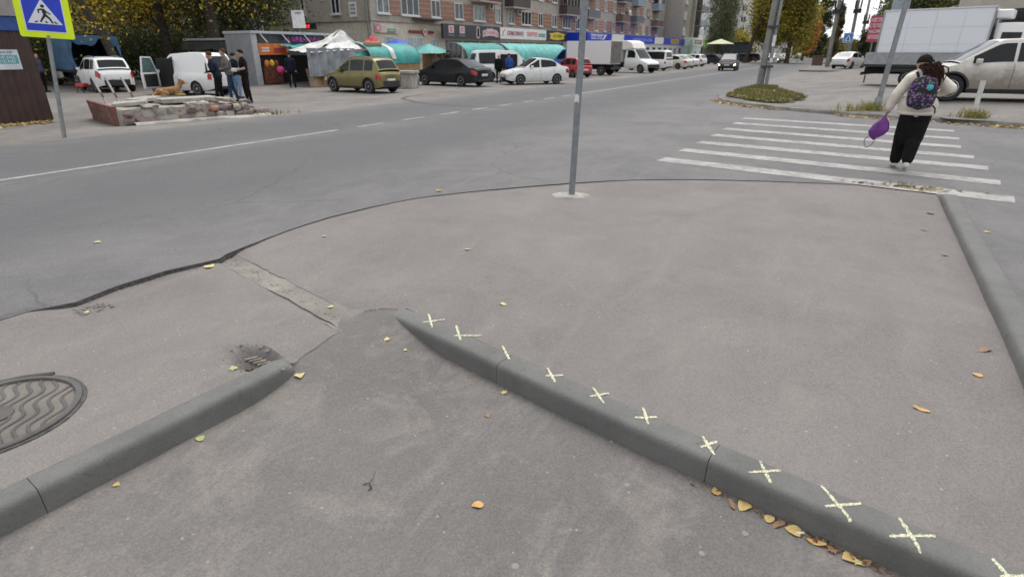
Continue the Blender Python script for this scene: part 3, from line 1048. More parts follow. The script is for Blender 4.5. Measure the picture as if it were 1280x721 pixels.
# grass island round the lamp post
gp = [(-4.2, 24.3), (-3.5, 23.2), (-2.5, 22.1), (-1.9, 22.2), (-1.35, 24.0), (-1.8, 26.5), (-2.6, 29), (-3.2, 32.5), (-4.3, 33), (-4.45, 28)]
def inside(x, y, poly):
    c = False
    for (x0, y0), (x1, y1) in zip(poly, poly[1:] + poly[:1]):
        if (y0 > y) != (y1 > y) and x < (x1 - x0) * (y - y0) / (y1 - y0) + x0:
            c = not c
    return c
mb = MB()
gv, gd = [], 0.25
xs4 = np.arange(-4.6, -1.2, gd)
for x in xs4:
    for y in np.arange(21.8, 33.2, gd):
        if inside(x, y, gp):
            q = [(x, y), (x + gd, y), (x + gd, y + gd), (x, y + gd)]
            mb.add([(a, b, lot_z(a, b) + 0.02 + 0.05 * abs(nz(a, b, 3, .9))) for a, b in q], [(0, 1, 2, 3)])
tag(mb.build('soil_patch', soil), kind='structure')
sp = []
while len(sp) < 9000:
    x, y = rnd.uniform(-4.6, -1.2), rnd.uniform(21.9, 33.2)
    if inside(x, y, gp) and nz(x, y, 1, 1.2) > -0.25 + rnd.random() * .2:
        sp.append((x, y, lot_z(x, y) + 0.03))
blades('grass', sp, 0.13, (0.085, 0.11, 0.03), (0.20, 0.17, 0.06), 'ragged green grass on the corner round the concrete pole', 'grass', width=0.014)
def litter(name, spots, size, cols, label, cat='leaves'):
    """thin drift of dry leaves: small bent leaf faces"""
    vs, fs, ts = [], [], []
    for (x, y, z) in spots:
        s_ = size * (0.5 + rnd.random())
        m_ = Euler((rnd.gauss(0, .35), rnd.gauss(0, .35), rnd.random() * 6.28)).to_matrix()
        o_ = len(vs)
        for (u, v, w) in ((-1, 0, 0), (-.3, -.55, .1), (.6, -.45, .1), (1, 0, 0), (.5, .5, .15), (-.4, .5, .12)):
            p = m_ @ Vector((u * s_, v * s_, w * s_))
            vs.append((x + p.x, y + p.y, max(z + 0.004, z + p.z + s_ * .3)))
        fs.append(tuple(range(o_, o_ + 6)))
        c = cols[int(rnd.random() * len(cols))]
        k = 0.7 + 0.6 * rnd.random()
        ts.append([v * k for v in c])
    o = tinted(name, vs, fs, np.array(ts), LEAFM, None, 'stuff')
    tag(o, label, cat)
    return o
DRY = [(0.42, 0.30, 0.09), (0.36, 0.22, 0.07), (0.26, 0.15, 0.06), (0.20, 0.12, 0.06), (0.46, 0.38, 0.18)]
sp = []
for k in range(900):
    t = rnd.random()
    i = int(t * (len(fpts) - 1))
    p = fpts[i].lerp(fpts[i + 1], t * (len(fpts) - 1) - i)
    d = abs(rnd.gauss(0, .16)) + 0.16
    if nz(p.x, p.y, 5, .8) < -0.35 + rnd.random() * .3:
        continue
    sp.append((p.x - d * .35, p.y - d, ZR))
for k in range(900):
    x, y = rnd.uniform(-4.4, -1.4), rnd.uniform(22, 29)
    if inside(x, y, gp):
        sp.append((x, y, lot_z(x, y) + 0.07))
litter('leaf_litter', sp, 0.05, DRY, 'drift of dry yellow leaves along the far kerb of the crossing')
sp = [(1.15 + rnd.gauss(0, .22), 9.48 + rnd.gauss(0, .09), ZR) for _ in range(60)] + [(0.7 + rnd.gauss(0, .3), 9.5 + rnd.gauss(0, .05), ZR) for _ in range(25)]
litter('leaf_litter', sp, 0.035, [(0.30, 0.24, 0.15), (0.22, 0.17, 0.11), (0.36, 0.29, 0.17), (0.20, 0.14, 0.08)], 'small heap of dry leaves at the far end of the right kerb')
sp = []
for k in range(170):
    x = rnd.choice((rnd.uniform(-.3, .62), rnd.gauss(.28, .12)))
    y = KY(x) - .172 - abs(rnd.gauss(0, .018))
    sp.append((x, y, path_z(x, y)))
litter('leaf_litter', sp, .0085, [(0.20, 0.12, 0.07), (0.14, 0.08, 0.05), (0.30, 0.19, 0.09), (0.09, 0.06, 0.04)], 'brown leaf crumbs swept against the chalked kerb')
sp = [(0.9 + rnd.gauss(0, .07), 9.5 + rnd.gauss(0, .04), ZR) for _ in range(50)]
blades('weed', sp, 0.09, (0.20, 0.18, 0.08), (0.12, 0.14, 0.05), 'dry weed tuft on the edge of the nearest crossing stripe', 'weed', width=0.004)

# ================================================================== posts and signs
def rel(mb, base):
    b = Vector(base)
    return mb.map(lambda p: p - b)

def concrete_lump(parent, base, r, h, mat):
    mb = MB()
    rows = []
    for (k, hh) in ((1.0, 0.0), (0.92, h * .7), (0.6, h), (0.15, h * 1.05)):
        rows.append([(r * k * math.cos(t) * (1 + .25 * nz(math.cos(t), math.sin(t), r + k * .5, 1.7)) * 1.5, r * k * math.sin(t) * (1 + .25 * nz(math.sin(t), math.cos(t), r, 1.7)), hh * (1 + .3 * nz(t, k, 2))) for t in np.linspace(0, 2 * PI, 25)[:-1]])
    mb.grid(rows, closed=True)
    mb.f.append(tuple(range(3 * 24, 4 * 24)))
    mb.mi.append(0)
    return mb.build('concrete_base', mat, parent, smooth=50)

p = empty('sign_post', (-2.96, 6.77, 0), 0, 'tall plain grey steel post on the pavement, set in a concrete patch', 'post')
MB().tube([(0, 0, -0.1), (0.03, 0.012, 1.2), (0.085, 0.03, 3.3)], 0.041, 16).build('pole', M('grey_painted_steel', (0.20, 0.22, 0.235), 0.5, 0.25, 0.12, 14, 0.15), p, smooth=40)
mb = MB()
mb.grid([[(0.0445 * math.cos(t) + .03, 0.0445 * math.sin(t) + .012, z + .01 * math.sin(t * 3)) for t in np.linspace(-2.4, -0.9, 8)] for z in (1.20, 1.24, 1.29)])
mb.build('torn_sticker', M('white_paper', (0.7, 0.69, 0.66), 0.8), p)
cb = concrete_lump(p, (0, 0, 0), 0.17, 0.035, concrete('pale_concrete', (0.24, 0.225, 0.20), (0.42, 0.40, 0.36), (0.10, .09, .08), 50, 0.8))
cb.rotation_euler = (0, 0, R(25))

# pedestrian crossing sign on the left
B0 = (-15.0, 6.08, ZR)
sg = empty('crossing_sign', B0, 0, 'blue pedestrian crossing sign with fluorescent yellow border on a leaning post', 'road sign')
rel(MB().tube([(-15.0, 6.08, -.1), (-14.93, 6.30, 1.9), (-14.88, 6.40, 2.95)], 0.04, 14), B0).build('post', galv, sg, smooth=40)
u_ = Vector((0.36, 0.83, -0.06)).normalized()
v_ = Vector((0.045, 0.10, 0.99))
v_ = (v_ - u_ * v_.dot(u_)).normalized()
w_ = u_.cross(v_)
C0 = Vector((-14.90, 6.315, 2.05)) + v_ * 0.455 + w_ * 0.06 - Vector(B0)
def on_sign(p):
    return C0 + u_ * p.x + v_ * p.y + w_ * p.z
def rsq(h, r, n=6):
    out = []
    for (sx, sy, a0) in ((1, 1, 0), (-1, 1, 90), (-1, -1, 180), (1, -1, 270)):
        for k in range(n + 1):
            a = R(a0 + 90 * k / n)
            out.append((sx * (h - r) + r * math.cos(a), sy * (h - r) + r * math.sin(a)))
    return out
def flat(poly, z, name, mat, parent, th=0.003):
    return MB().prism(poly, z, z + th).map(on_sign).build(name, mat, parent)
fl_yellow = M('fluorescent_yellow', (0.66, 0.84, 0.0), 0.5, 0, 0.05, 3)
sign_blue = M('sign_blue', (0.004, 0.035, 0.50), 0.4, 0, 0.08, 3)
sign_white = M('sign_white', (0.66, 0.68, 0.72), 0.45, 0, 0.05, 3)
sign_black = M('sign_black', (0.006, 0.006, 0.007), 0.5)
board = flat(rsq(0.452, 0.045), -0.004, 'board', fl_yellow, sg, 0.004)
flat(rsq(0.342, 0.02), 0.0005, 'white_border', sign_white, sg)
flat(rsq(0.322, 0.012), 0.004, 'blue_field', sign_blue, sg)
flat([(0, 0.285), (-0.285, -0.185), (0.285, -0.185)], 0.0075, 'white_triangle', sign_white, sg)
def thick(a, b, w0, w1):
    a, b = Vector((*a, 0)), Vector((*b, 0))
    d = (b - a).normalized()
    n = Vector((-d.y, d.x, 0))
    return [(a + n * w0)[:2], (a - n * w0)[:2], (b - n * w1)[:2], (b + n * w1)[:2]]
mb = MB()
for poly in (thick((0.0, 0.10), (0.025, -0.035), .026, .028), thick((-0.005, 0.095), (-0.075, 0.075), .016, .013), thick((-0.075, 0.085), (-0.075, 0.01), .013, .011),
             thick((0.02, 0.085), (0.065, 0.03), .014, .012), thick((0.06, 0.04), (0.115, 0.005), .012, .011), thick((0.015, -0.02), (-0.02, -0.07), .024, .017),
             thick((-0.015, -0.06), (-0.075, -0.155), .018, .014), thick((0.03, -0.02), (0.085, -0.075), .024, .018), thick((0.08, -0.065), (0.125, -0.165), .018, .015),
             [(0.005 + 0.032 * math.cos(t), 0.15 + 0.032 * math.sin(t)) for t in np.linspace(0, 2 * PI, 15)[:-1]],
             [(-0.185, -0.165), (-0.135, -0.165), (-0.105, -0.135), (-0.14, -0.135)], [(0.005, -0.165), (0.045, -0.165), (0.03, -0.13), (0.0, -0.13)], [(0.165, -0.165), (0.22, -0.165), (0.17, -0.13), (0.135, -0.13)]):
    mb.prism(poly, 0.011, 0.013)
mb.map(on_sign).build('walking_figure', sign_black, sg)
mb = MB()
mb.box(-0.03, 0.03, -0.44, -0.40, 0.0, 0.010)
mb.map(on_sign).build('clamp', galv, sg, bevel=.003)

# concrete pole with a steel pipe strapped to it on the grass corner
pole_con = concrete('pole_concrete', (0.15, 0.15, 0.145), (0.27, 0.265, 0.255), (0.08, .08, .075), 40, 0.4)
up = empty('utility_pole', (-4.0, 33.2, 0.15), 0, 'thick concrete utility pole with a steel pipe, on the grass corner', 'pole')
MB().tube([(-.12, 0, -.2), (0.0, 0, 4.5), (.14, 0, 9.5)], [.18, .155, .13], 14).build('shaft', pole_con, up, smooth=40)
MB().tube([(.20, -.12, -.1), (.27, -.1, 4.5), (.34, -.08, 7.5)], [.085, .075, .065], 12).build('pipe', galv, up, smooth=40)
for z in (0.9, 2.75, 4.3):
    MB().lathe([(.30, 0), (.30, .10), (.285, .10), (.285, 0)], n=20, c=(0.09 + .03 * z / 4, -.05, z)).build('strap', M('dark_strap', (.05, .05, .05), .7), up, smooth=40)
for (z, a, w, h) in ((1.9, -1.4, .2, .5), (1.15, -1.2, .16, .2), (2.1, -.9, .1, .3)):
    mb = MB()
    mb.grid([[(.125 * math.cos(t) + .215, .125 * math.sin(t) - .12, z + q) for t in np.linspace(a - w * 3, a + w * 3, 6)] for q in (0, h)])
    mb.build('paper_notice', M('white_paper', (0.7, 0.69, 0.66), 0.8), up)
lp = empty('steel_pole', (0.82, 20.9, 0.2), 0, 'slender grey steel pole between the crossing and the flatbed truck', 'pole')
MB().tube([(0, 0, -.2), (.08, 0, 2.3), (.22, 0, 5.8)], [.075, .07, .06], 12).build('pole', galv, lp, smooth=40)
mb = MB()
mb.lathe([(.10, 0), (.10, .3), (.075, .34)], n=12)
mb.build('sleeve', galv, lp, smooth=40)
wp = empty('short_post', (3.05, 19.8, 0.14), 0, 'short white post leaning in weeds beside the dented white car', 'post')
MB().tube([(0, 0, -.1), (-.02, 0, .45), (-.02, 0.02, .95)], .062, 10).build('post', M('flaking_white_paint', (.55, .54, .5), .7, 0, .15, 12), wp, smooth=40)
MB().tube([(0, 0, -.1), (-.005, 0, .16)], .066, 10).build('dark_foot', rust, wp, smooth=40)
for (x0, y0, n, lab) in ((0.72, 20.75, 260, 'yellowing weed clump round the foot of the slender pole'), (3.05, 19.75, 200, 'weed clump round the short white post'), (0.1, 20.35, 60, 'low weed on the kerb left of the slender pole')):
    sp = [(x0 + rnd.gauss(0, .18), y0 + rnd.gauss(0, .16), lot_z(x0, y0)) for _ in range(n)]
    blades('weed', sp, 0.26, (0.16, 0.18, 0.05), (0.30, 0.25, 0.08), lab, 'weed', width=0.012, lean=0.8)

far_poles = [((-2.6, 72.9), 0.30, 10.5, 'concrete power pole behind the brown box, nearest of the far row'), ((-1.0, 88.0), 0.85, 12.0, 'second concrete power pole along the right pavement'),
             ((0.2, 108.0), 0.8, 11.0, 'third and farthest concrete power pole on the right')]
for (b, ln, h, lab) in far_poles:
    q = empty('power_pole', (b[0], b[1], 0.2), 0, lab, 'pole', 'power poles along the right pavement')
    MB().tube([(0, 0, -.3), (-ln * .15, 0, h * .5), (-ln * .3, 0, h)], [.23, .19, .14], 10).build('shaft', pole_con, q, smooth=40)
    mb = MB()
    for s_ in (-1, 1):
        mb.tube([(-.05 + s_ * .15, -.25, h * .52), (-.05 + s_ * .3, -.3, h * .56), (-.05 + s_ * .3, -.3, h * .62)], .10, 8)
    mb.box(-.5, .4, -.3, -.2, h * .50, h * .54)
    mb.build('insulator', black_plastic, q, smooth=40)
    if h > 11.5:
        MB().tube([(-.3, 0, h * .8), (-.9, 0, h * .86), (-1.9, 0, h * .88)], .05, 8).build('lamp_arm', galv, q, smooth=40)
        MB().box(-2.6, -1.8, -.15, .15, h * .875, h * .89).build('lamp_head', galv, q, bevel=.02)
# small far crossing sign and red banner
x, y = bearing(math.degrees(math.atan((1056 - 640) / 755)), 70)
fs_ = empty('crossing_sign', (x, y, .2), R(20), 'tiny blue pedestrian sign on the far right pavement', 'road sign')
MB().tube([(0, 0, 0), (0, 0, 3.4)], .05, 8).build('post', galv, fs_, smooth=40)
MB().box(-.45, .45, -.09, -.06, 2.45, 3.35).build('board', sign_white, fs_, bevel=.01)
MB().box(-.40, .40, -.10, -.0915, 2.50, 3.30).build('blue_field', M('sky_blue_sign', (.05, .22, .62), .5), fs_)
MB().add([(-.3, -.103, 2.6), (.3, -.103, 2.6), (0, -.103, 3.2)], [(0, 1, 2)]).build('white_triangle', sign_white, fs_)
MB().add([(-.12, -.107, 2.65), (.12, -.107, 2.65), (0.03, -.107, 3.0), (-.03, -.107, 3.0)], [(0, 1, 2, 3)]).build('walking_figure', sign_black, fs_)

def scribble(mb, x0, x1, z0, z1, n, rng, y=0, depth=.01, w=None):
    """unreadable lettering: n letter shapes of upright, slanted and level strokes in the x-z plane"""
    cw_ = (x1 - x0) / n
    w = w or cw_ * .17
    h = z1 - z0
    for i in range(n):
        a, b = x0 + i * cw_ + cw_ * .1, x0 + (i + 1) * cw_ - cw_ * .12
        k = rng.random()
        mb.box(a, a + w, y, y + depth, z0, z1)
        if k < .75:
            mb.box(b - w, b, y, y + depth, z0, z1 - (h * .4 if k < .2 else 0))
        for zz in ((z0 + h * .42,) if k < .35 else ((z1 - h * .16,) if k < .55 else (z0, z1 - h * .16))):
            mb.box(a + w, b - w, y + .0005, y + depth - .0005, zz, zz + h * .16)
    return mb
def text_mesh(s_, size, depth=0.01):
    cu = bpy.data.curves.new('lettering', 'FONT')
    cu.body = s_
    cu.size = size
    cu.extrude = depth
    cu.align_x = 'CENTER'
    cu.resolution_u = 3
    ob = bpy.data.objects.new('tmp', cu)
    COL.objects.link(ob)
    dg = bpy.context.evaluated_depsgraph_get()
    me = bpy.data.meshes.new_from_object(ob.evaluated_get(dg))
    bpy.data.objects.remove(ob)
    return me
srng = random.Random(3)
x, y = bearing(math.degrees(math.atan((1087 - 640) / 755)), 62)
rb = empty('banner_sign', (x, y, 2.6), R(-12), 'red upright sign with white lines of lettering behind the flatbed truck', 'sign')
MB().box(-.5, .5, 0, .08, 0, 2.1).build('board', M('sign_red', (.42, .05, .08), .5), rb, bevel=.01)
mb = MB()
for k in range(4):
    scribble(mb, -.42, .42, .25 + k * .45, .55 + k * .45, 5, srng, -.012)
mb.build('lettering', sign_white, rb)
MB().tube([(0, .12, -2.5), (0, .12, 2.0)], .06, 8).build('post', galv, rb, smooth=40)
bb = empty('waste_box', (-4.0, 80.5, 0.15), R(10), 'small brown box standing at the kerb by the far power pole', 'box')
MB().box(-.55, .55, -.4, .4, 0, 1.15).build('body', M('brown_box', (.14, .075, .06), .7), bb, bevel=.03)
MB().box(-.6, .6, -.45, .45, 1.152, 1.22).build('lid', M('brown_box', (.14, .075, .06), .7), bb, bevel=.02)
# far piece of pavement by the power poles
mb = MB()
mb.prism([(-4.4, 60.5), (-3.4, 59.9), (1.5, 58.7), (6, 58.5), (6, 92), (-4.4, 92)], 0.0, 0.30)
tag(mb.build('far_pavement', A_LOT, bevel=.03), kind='structure')

# ================================================================== vehicles
def smooth_line(pts, x0, x1, sig=0.05, n=600):
    xs_ = np.linspace(x0, x1, n)
    ys_ = np.interp(xs_, [p[0] for p in pts], [p[1] for p in pts])
    dx = xs_[1] - xs_[0]
    k = max(1, int(3 * sig / dx))
    ker = np.exp(-0.5 * (np.arange(-k, k + 1) * dx / sig) ** 2)
    ker /= ker.sum()
    pad = np.concatenate([np.full(k, ys_[0]), ys_, np.full(k, ys_[-1])])
    ys2 = np.convolve(pad, ker, 'valid')
    return lambda x: float(np.interp(x, xs_, ys2))

_tyre = MB().lathe([(0.60, -0.34), (0.90, -0.36), (0.98, -0.28), (1.0, -0.1), (1.0, 0.1), (0.98, 0.28), (0.90, 0.36), (0.60, 0.34)], 'y', n=32)
_wheel_cache = {}
def wheel_meshes(style):
    if style in _wheel_cache:
        return _wheel_cache[style]
    t = MB()
    t.v, t.f, t.mi = list(_tyre.v), list(_tyre.f), list(_tyre.mi)
    ty = t.build('wheel', rubber, smooth=40)
    r = MB()
    if style == 'alloy':
        r.lathe([(0.64, 0.26), (0.64, 0.345), (0.60, 0.35), (0.56, 0.30), (0.56, 0.26)], 'y', n=32)
        r.lathe([(0.16, 0.2), (0.16, 0.33), (0.1, 0.345), (0.0, 0.345)], 'y', n=14)
        for k in range(5):
            a = 2 * PI * k / 5
            for s_ in (-.13, .13):
                r.bar((0.12 * math.cos(a + s_), .30, 0.12 * math.sin(a + s_)), (0.60 * math.cos(a + s_), .31, .60 * math.sin(a + s_)), .05, .09)
        rim = r.build('rim', alloy, smooth=40)
    else:
        r.lathe([(0.62, 0.2), (0.62, 0.345), (0.57, 0.35), (0.50, 0.27), (0.32, 0.30), (0.16, 0.35), (0.0, 0.355)], 'y', n=32)
        rim = r.build('rim', steel_rim, smooth=40)
    d = MB().lathe([(0.585, 0.05), (0.585, 0.15), (0.0, 0.15)], 'y', n=24).build('disc', black_dark)
    for o in (ty, rim, d):
        COL.objects.unlink(o)
    _wheel_cache[style] = (ty, rim, d)
    return _wheel_cache[style]

def add_wheel(parent, x, y, rad, width, style='alloy'):
    ty, rim, d = wheel_meshes(style)
    sgn = 1 if y > 0 else -1
    w = inst(ty, parent, (x, y, rad), (0, 0, 0 if sgn > 0 else PI), (rad, width / 0.72, rad), 'wheel')
    inst(rim, w, (0, 0, 0), name='rim')
    inst(d, w, (0, 0, 0), name='brake_disc')
    return w

class Car:
    """lofted body: x forward, y left; lower body with wheel arches, greenhouse with set-in panes"""
    def __init__(s, L, W, top, roof, wb, fo, Rw, sill=0.20, tum=0.26, sig=0.05, plan=(0.10, 0.16), belt_in=0.93, clad=None):
        s.L, s.W, s.R, s.sill, s.tum, s.bi = L, W, Rw, sill, tum, belt_in
        s.top = smooth_line(top, -L / 2, L / 2, sig)
        s.x0, s.x1 = roof[0][0], roof[-1][0]
        s.roof = smooth_line(roof, s.x0, s.x1, sig)
        s.xf, s.xr = L / 2 - fo, L / 2 - fo - wb
        s.plan = plan
    def hw(s, x):
        t = abs(2 * x / s.L)
        return s.W / 2 * (1 - s.plan[0] * t ** 4 - s.plan[1] * t ** 24)
    def zb(s, x):
        z = s.sill + 0.10 * abs(2 * x / s.L) ** 10
        Ra = s.R * 1.13
        for xa in (s.xf, s.xr):
            if abs(x - xa) < Ra:
                z = max(z, s.R + math.sqrt(Ra * Ra - (x - xa) ** 2))
        return z
    def side(s, x, t, sd=1, raw=False):
        """lower body side; t = 0 at an even sill line, 1 at the belt"""
        b = s.sill + 0.05 if raw else s.zb(x)
        zt = s.top(x)
        z = b + (zt - b) * t
        q = (z - s.sill) / max(0.2, zt - s.sill)
        y = s.hw(x) * (1 - 0.05 * max(0, 1 - q * 3) ** 2 - (1 - s.bi) * max(0, q - 0.62) ** 2 / 0.144)
        return Vector((x, sd * y, z))
    def gh(s, x, t, sd=1):
        zt, zr = s.top(x) - 0.01, s.roof(x)
        h = max(0.0, zr - zt)
        yb = s.hw(x) * s.bi - 0.012
        z = zt + h * t
        y = yb - s.tum * h * t - 0.05 * max(0, t - .75) ** 2 * 4 * h
        return Vector((x, sd * y, z))
    def ghtop(s, x, v):
        p = s.gh(x, 1.0)
        return Vector((x, p.y * v, p.z + 0.035 * (1 - v * v)))
    def body(s, mat, parent, name='body'):
        Ra = s.R * 1.13
        xs_ = set(np.round(np.linspace(-s.L / 2, s.L / 2, 64), 4))
        for xa in (s.xf, s.xr):
            xs_ |= set(np.round(xa + Ra * np.cos(np.linspace(0, PI, 17)) * 0.9999, 4))
        xs_ |= {s.L / 2 - .01, s.L / 2 - .03, -s.L / 2 + .01, -s.L / 2 + .03}
        rows = []
        for x in sorted(xs_):
            r = [s.side(x, t) for t in np.linspace(0, 1, 9)]
            yt, zt = r[-1].y, r[-1].z
            crown = [Vector((x, yt * v, zt + 0.03 * (1 - v * v))) for v in (.8, .4, 0, -.4, -.8)]
            rows.append(r + crown + [Vector((p.x, -p.y, p.z)) for p in reversed(r)])
        mb = MB()
        mb.grid(rows)
        n = len(rows[0])
        mb.f += [tuple(range(n)), tuple(range(len(rows) * n - 1, (len(rows) - 1) * n - 1, -1))]
        mb.mi += [0, 0]
        low = mb.build(name, mat, parent, smooth=38)
        mb = MB()
        rows = []
        for x in np.linspace(s.x0, s.x1, 46):
            r = [s.gh(x, t) for t in (0, .2, .4, .6, .8, .9, 1)]
            rows.append(r + [s.ghtop(x, v) for v in (.8, .4, 0, -.4, -.8)] + [Vector((p.x, -p.y, p.z)) for p in reversed(r)])
        mb.grid(rows)
        mb.build('roof_and_pillars', mat, low if name != 'body' else parent, smooth=38)
        return low
    def patch(s, fn, u0, u1, v0, v1, nu, nv, off, name, mat, parent):
        P = []
        for u in np.linspace(u0, u1, nu):
            row = []
            for v in np.linspace(v0, v1, nv):
                p = fn(u, v)
                e = 1e-3
                du = fn(u + e, v) - fn(u - e, v)
                dv = fn(u, v + e) - fn(u, v - e)
                nrm = du.cross(dv)
                if nrm.length < 1e-12:
                    nrm = Vector((0, 0, 1))
                nrm.normalize()
                c = p - Vector((0, 0, 0.7))
                c.x *= 0.3
                if nrm.dot(c) < 0:
                    nrm = -nrm
                row.append(p + nrm * off)
            P.append(row)
        mb = MB()
        mb.grid(P)
        return mb.build(name, mat, parent, smooth=60)

def make_car(label, cat, loc, heading, shape, paint_m, windows, grp=None, name='parked_car', style='alloy', scale=1.0, ws=None, rw=None, lights=True, head_on=False,
             clad=None, rails=None, plates=True, doors=(), tailz=(0.55, 0.85), headz=(0.52, 0.80), handles=True, mirrors=True, wwidth=0.2, tail_len=.30):
    c = shape
    e = empty(name, loc, heading, label, cat, grp, scale)
    body = c.body(paint_m, e)
    mb = MB()
    mb.box(c.xr - c.R * 1.5, c.xf + c.R * 1.5, -c.W * .41, c.W * .41, c.sill - .02, c.top(0) - .12)
    mb.box(-c.L / 2 + .15, c.L / 2 - .15, -c.W * .36, c.W * .36, c.sill + 0.02, c.sill + .2)
    mb.build('underbody_dark_fill', black_dark, e)  # black box below the body, also put in to darken the wheel wells
    for (a, b) in windows:
        for sd in (1, -1):
            c.patch(lambda u, v, q=sd: c.gh(u, v, q), a, b, 0.10, 0.86, 8, 4, 0.006, 'side_window', car_glass, e)
    if ws:
        c.patch(lambda u, v: c.ghtop(u, v), ws[0], ws[1], -.90, .90, 8, 7, 0.006, 'windscreen', car_glass, e)
    if rw:
        c.patch(lambda u, v: c.ghtop(u, v), rw[0], rw[1], -.86, .86, 8, 7, 0.006, 'rear_window', car_glass, e)
    hl = glow('lit_headlamp', (1.0, 0.72, 0.42), 4.0) if head_on else clear_lens
    for sd in (1, -1):
        c.patch(lambda u, v, q=sd: c.side(u, v, q, True), c.L / 2 - .34, c.L / 2 - .012, headz[0], headz[1], 8, 3, 0.007, 'headlight', hl, e)
        c.patch(lambda u, v, q=sd: c.side(u, v, q, True), -c.L / 2 + .012, -c.L / 2 + tail_len, tailz[0], tailz[1], 8, 3, 0.007, 'tail_light', red_lens, e)
        if mirrors:
            mx = c.x1 - (c.x1 - windows[-1][1] if windows else .4) - .12
            p = c.gh(mx, 0.08, sd)
            MB().box(p.x - .06, p.x + .08, p.y + sd * .03 - (.0 if sd > 0 else .15), p.y + sd * .03 + (.15 if sd > 0 else 0), p.z - .01, p.z + .13).build('mirror', paint_m if cat != 'truck' else black_plastic, e, bevel=.03)
        for x in doors:
            c.patch(lambda u, v, q=sd: c.side(u, v, q), x - .006, x + .006, 0.10, 1.0, 2, 8, 0.002, 'door_seam', black_dark, e)
            if handles:
                c.patch(lambda u, v, q=sd: c.side(u, v, q, True), x + .06, x + .24, .78, .83, 3, 2, 0.02, 'door_handle', paint_m, e)
        add_wheel(e, c.xf, sd * (c.W / 2 - wwidth / 2 - .015), c.R, wwidth, style)
        add_wheel(e, c.xr, sd * (c.W / 2 - wwidth / 2 - .015), c.R, wwidth, style)
    # front: grille and lower intake, rear: bumper insert and plate
    hwf = c.hw(c.L / 2)
    zt = c.top(c.L / 2)
    MB().box(c.L / 2 - .02, c.L / 2 + .012, -hwf * .55, hwf * .55, zt - .20, zt - .06).build('grille', black_plastic, e, bevel=.008)
    MB().box(c.L / 2 - .02, c.L / 2 + .016, -hwf * .7, hwf * .7, c.sill + .10, c.sill + .22).build('front_bumper', black_plastic, e, bevel=.01)
    MB().box(-c.L / 2 - .02, -c.L / 2 + .03, -hwf * .85, hwf * .85, c.sill + .07, c.sill + (.36 if clad else .18)).build('rear_bumper', black_plastic, e, bevel=.015)
    if plates:
        zp = c.top(-c.L / 2) - .22
        MB().box(-c.L / 2 - .012, -c.L / 2 + .01, -.26, .26, zp - .06, zp + .06).build('number_plate', plate_white, e, bevel=.004)
        MB().box(c.L / 2 - .01, c.L / 2 + .022, -.26, .26, c.sill + .24, c.sill + .35).build('number_plate', plate_white, e, bevel=.004)
    if clad:
        for sd in (1, -1):
            c.patch(lambda u, v, q=sd: c.side(u, v, q), c.xr + c.R * 1.16, c.xf - c.R * 1.16, 0.0, .14, 10, 3, 0.012, 'sill_cladding', black_plastic, e)
            for xa in (c.xr, c.xf):
                mb = MB()
                Ra = c.R * 1.13
                rows = []
                for a in np.linspace(0.05, PI - .05, 17):
                    r_ = []
                    for q in (0.99, 1.12):
                        x, z = xa + Ra * q * math.cos(a), c.R + Ra * q * math.sin(a)
                        r_.append(Vector((x, sd * (c.hw(x) + 0.008), z)))
                    rows.append(r_)
                mb.grid(rows)
                mb.build('arch_trim', black_plastic, e, smooth=60)
    if rails:
        for sd in (1, -1):
            pts = [c.ghtop(x, sd * .86) + Vector((0, 0, .05 if 0 < i < 5 else 0.0)) for i, x in enumerate(np.linspace(rails[0], rails[1], 6))]
            MB().tube(pts, .02, 8).build('roof_rail', galv, e, smooth=60)
    return e, c

def sedan(L=4.4, W=1.7, H=1.46, Rw=.31, trunk=.98):
    a, b = -L / 2, L / 2
    top = [(a, .80), (a + .06, trunk - .05), (a + .15, trunk), (a + .75, trunk + .02), (-.3, .93), (b - 1.35, .95), (b - 1.1, .93), (b - .30, .78), (b - .08, .70), (b, .58)]
    roof = [(a + .45, trunk), (a + 1.22, H - .07), (a + 1.75, H - .01), (a + 2.2, H), (b - 2.05, H - .03), (b - 1.12, .96)]
    c = Car(L, W, top, roof, L * .585, L * .195, Rw)
    k = dict(windows=[(a + .95, -.12 - .0), (-.02, b - 1.45)], ws=(b - 2.0, b - 1.17), rw=(a + .52, a + 1.18), doors=(-.07, -.98))
    return c, k
def hatch(L=4.0, W=1.72, H=1.55, Rw=.32, belt=.97, sill=.22):
    a, b = -L / 2, L / 2
    top = [(a, .78), (a + .04, belt - .06), (a + .12, belt + .02), (-.2, belt - .01), (b - 1.2, belt - .03), (b - .95, belt - .03), (b - .28, .82), (b - .07, .72), (b, .60)]
    roof = [(a + .10, belt + .05), (a + .42, H - .10), (a + .62, H - .03), (a + 1.6, H), (b - 1.9, H - .03), (b - .98, belt)]
    c = Car(L, W, top, roof, L * .63, L * .19, Rw, sill)
    k = dict(windows=[(a + .48, a + 1.02), (a + 1.10, -.02), (.06, b - 1.30)], ws=(b - 1.84, b - 1.02), rw=(a + .14, a + .40), doors=(.02, -.95), tail_len=.26)
    return c, k
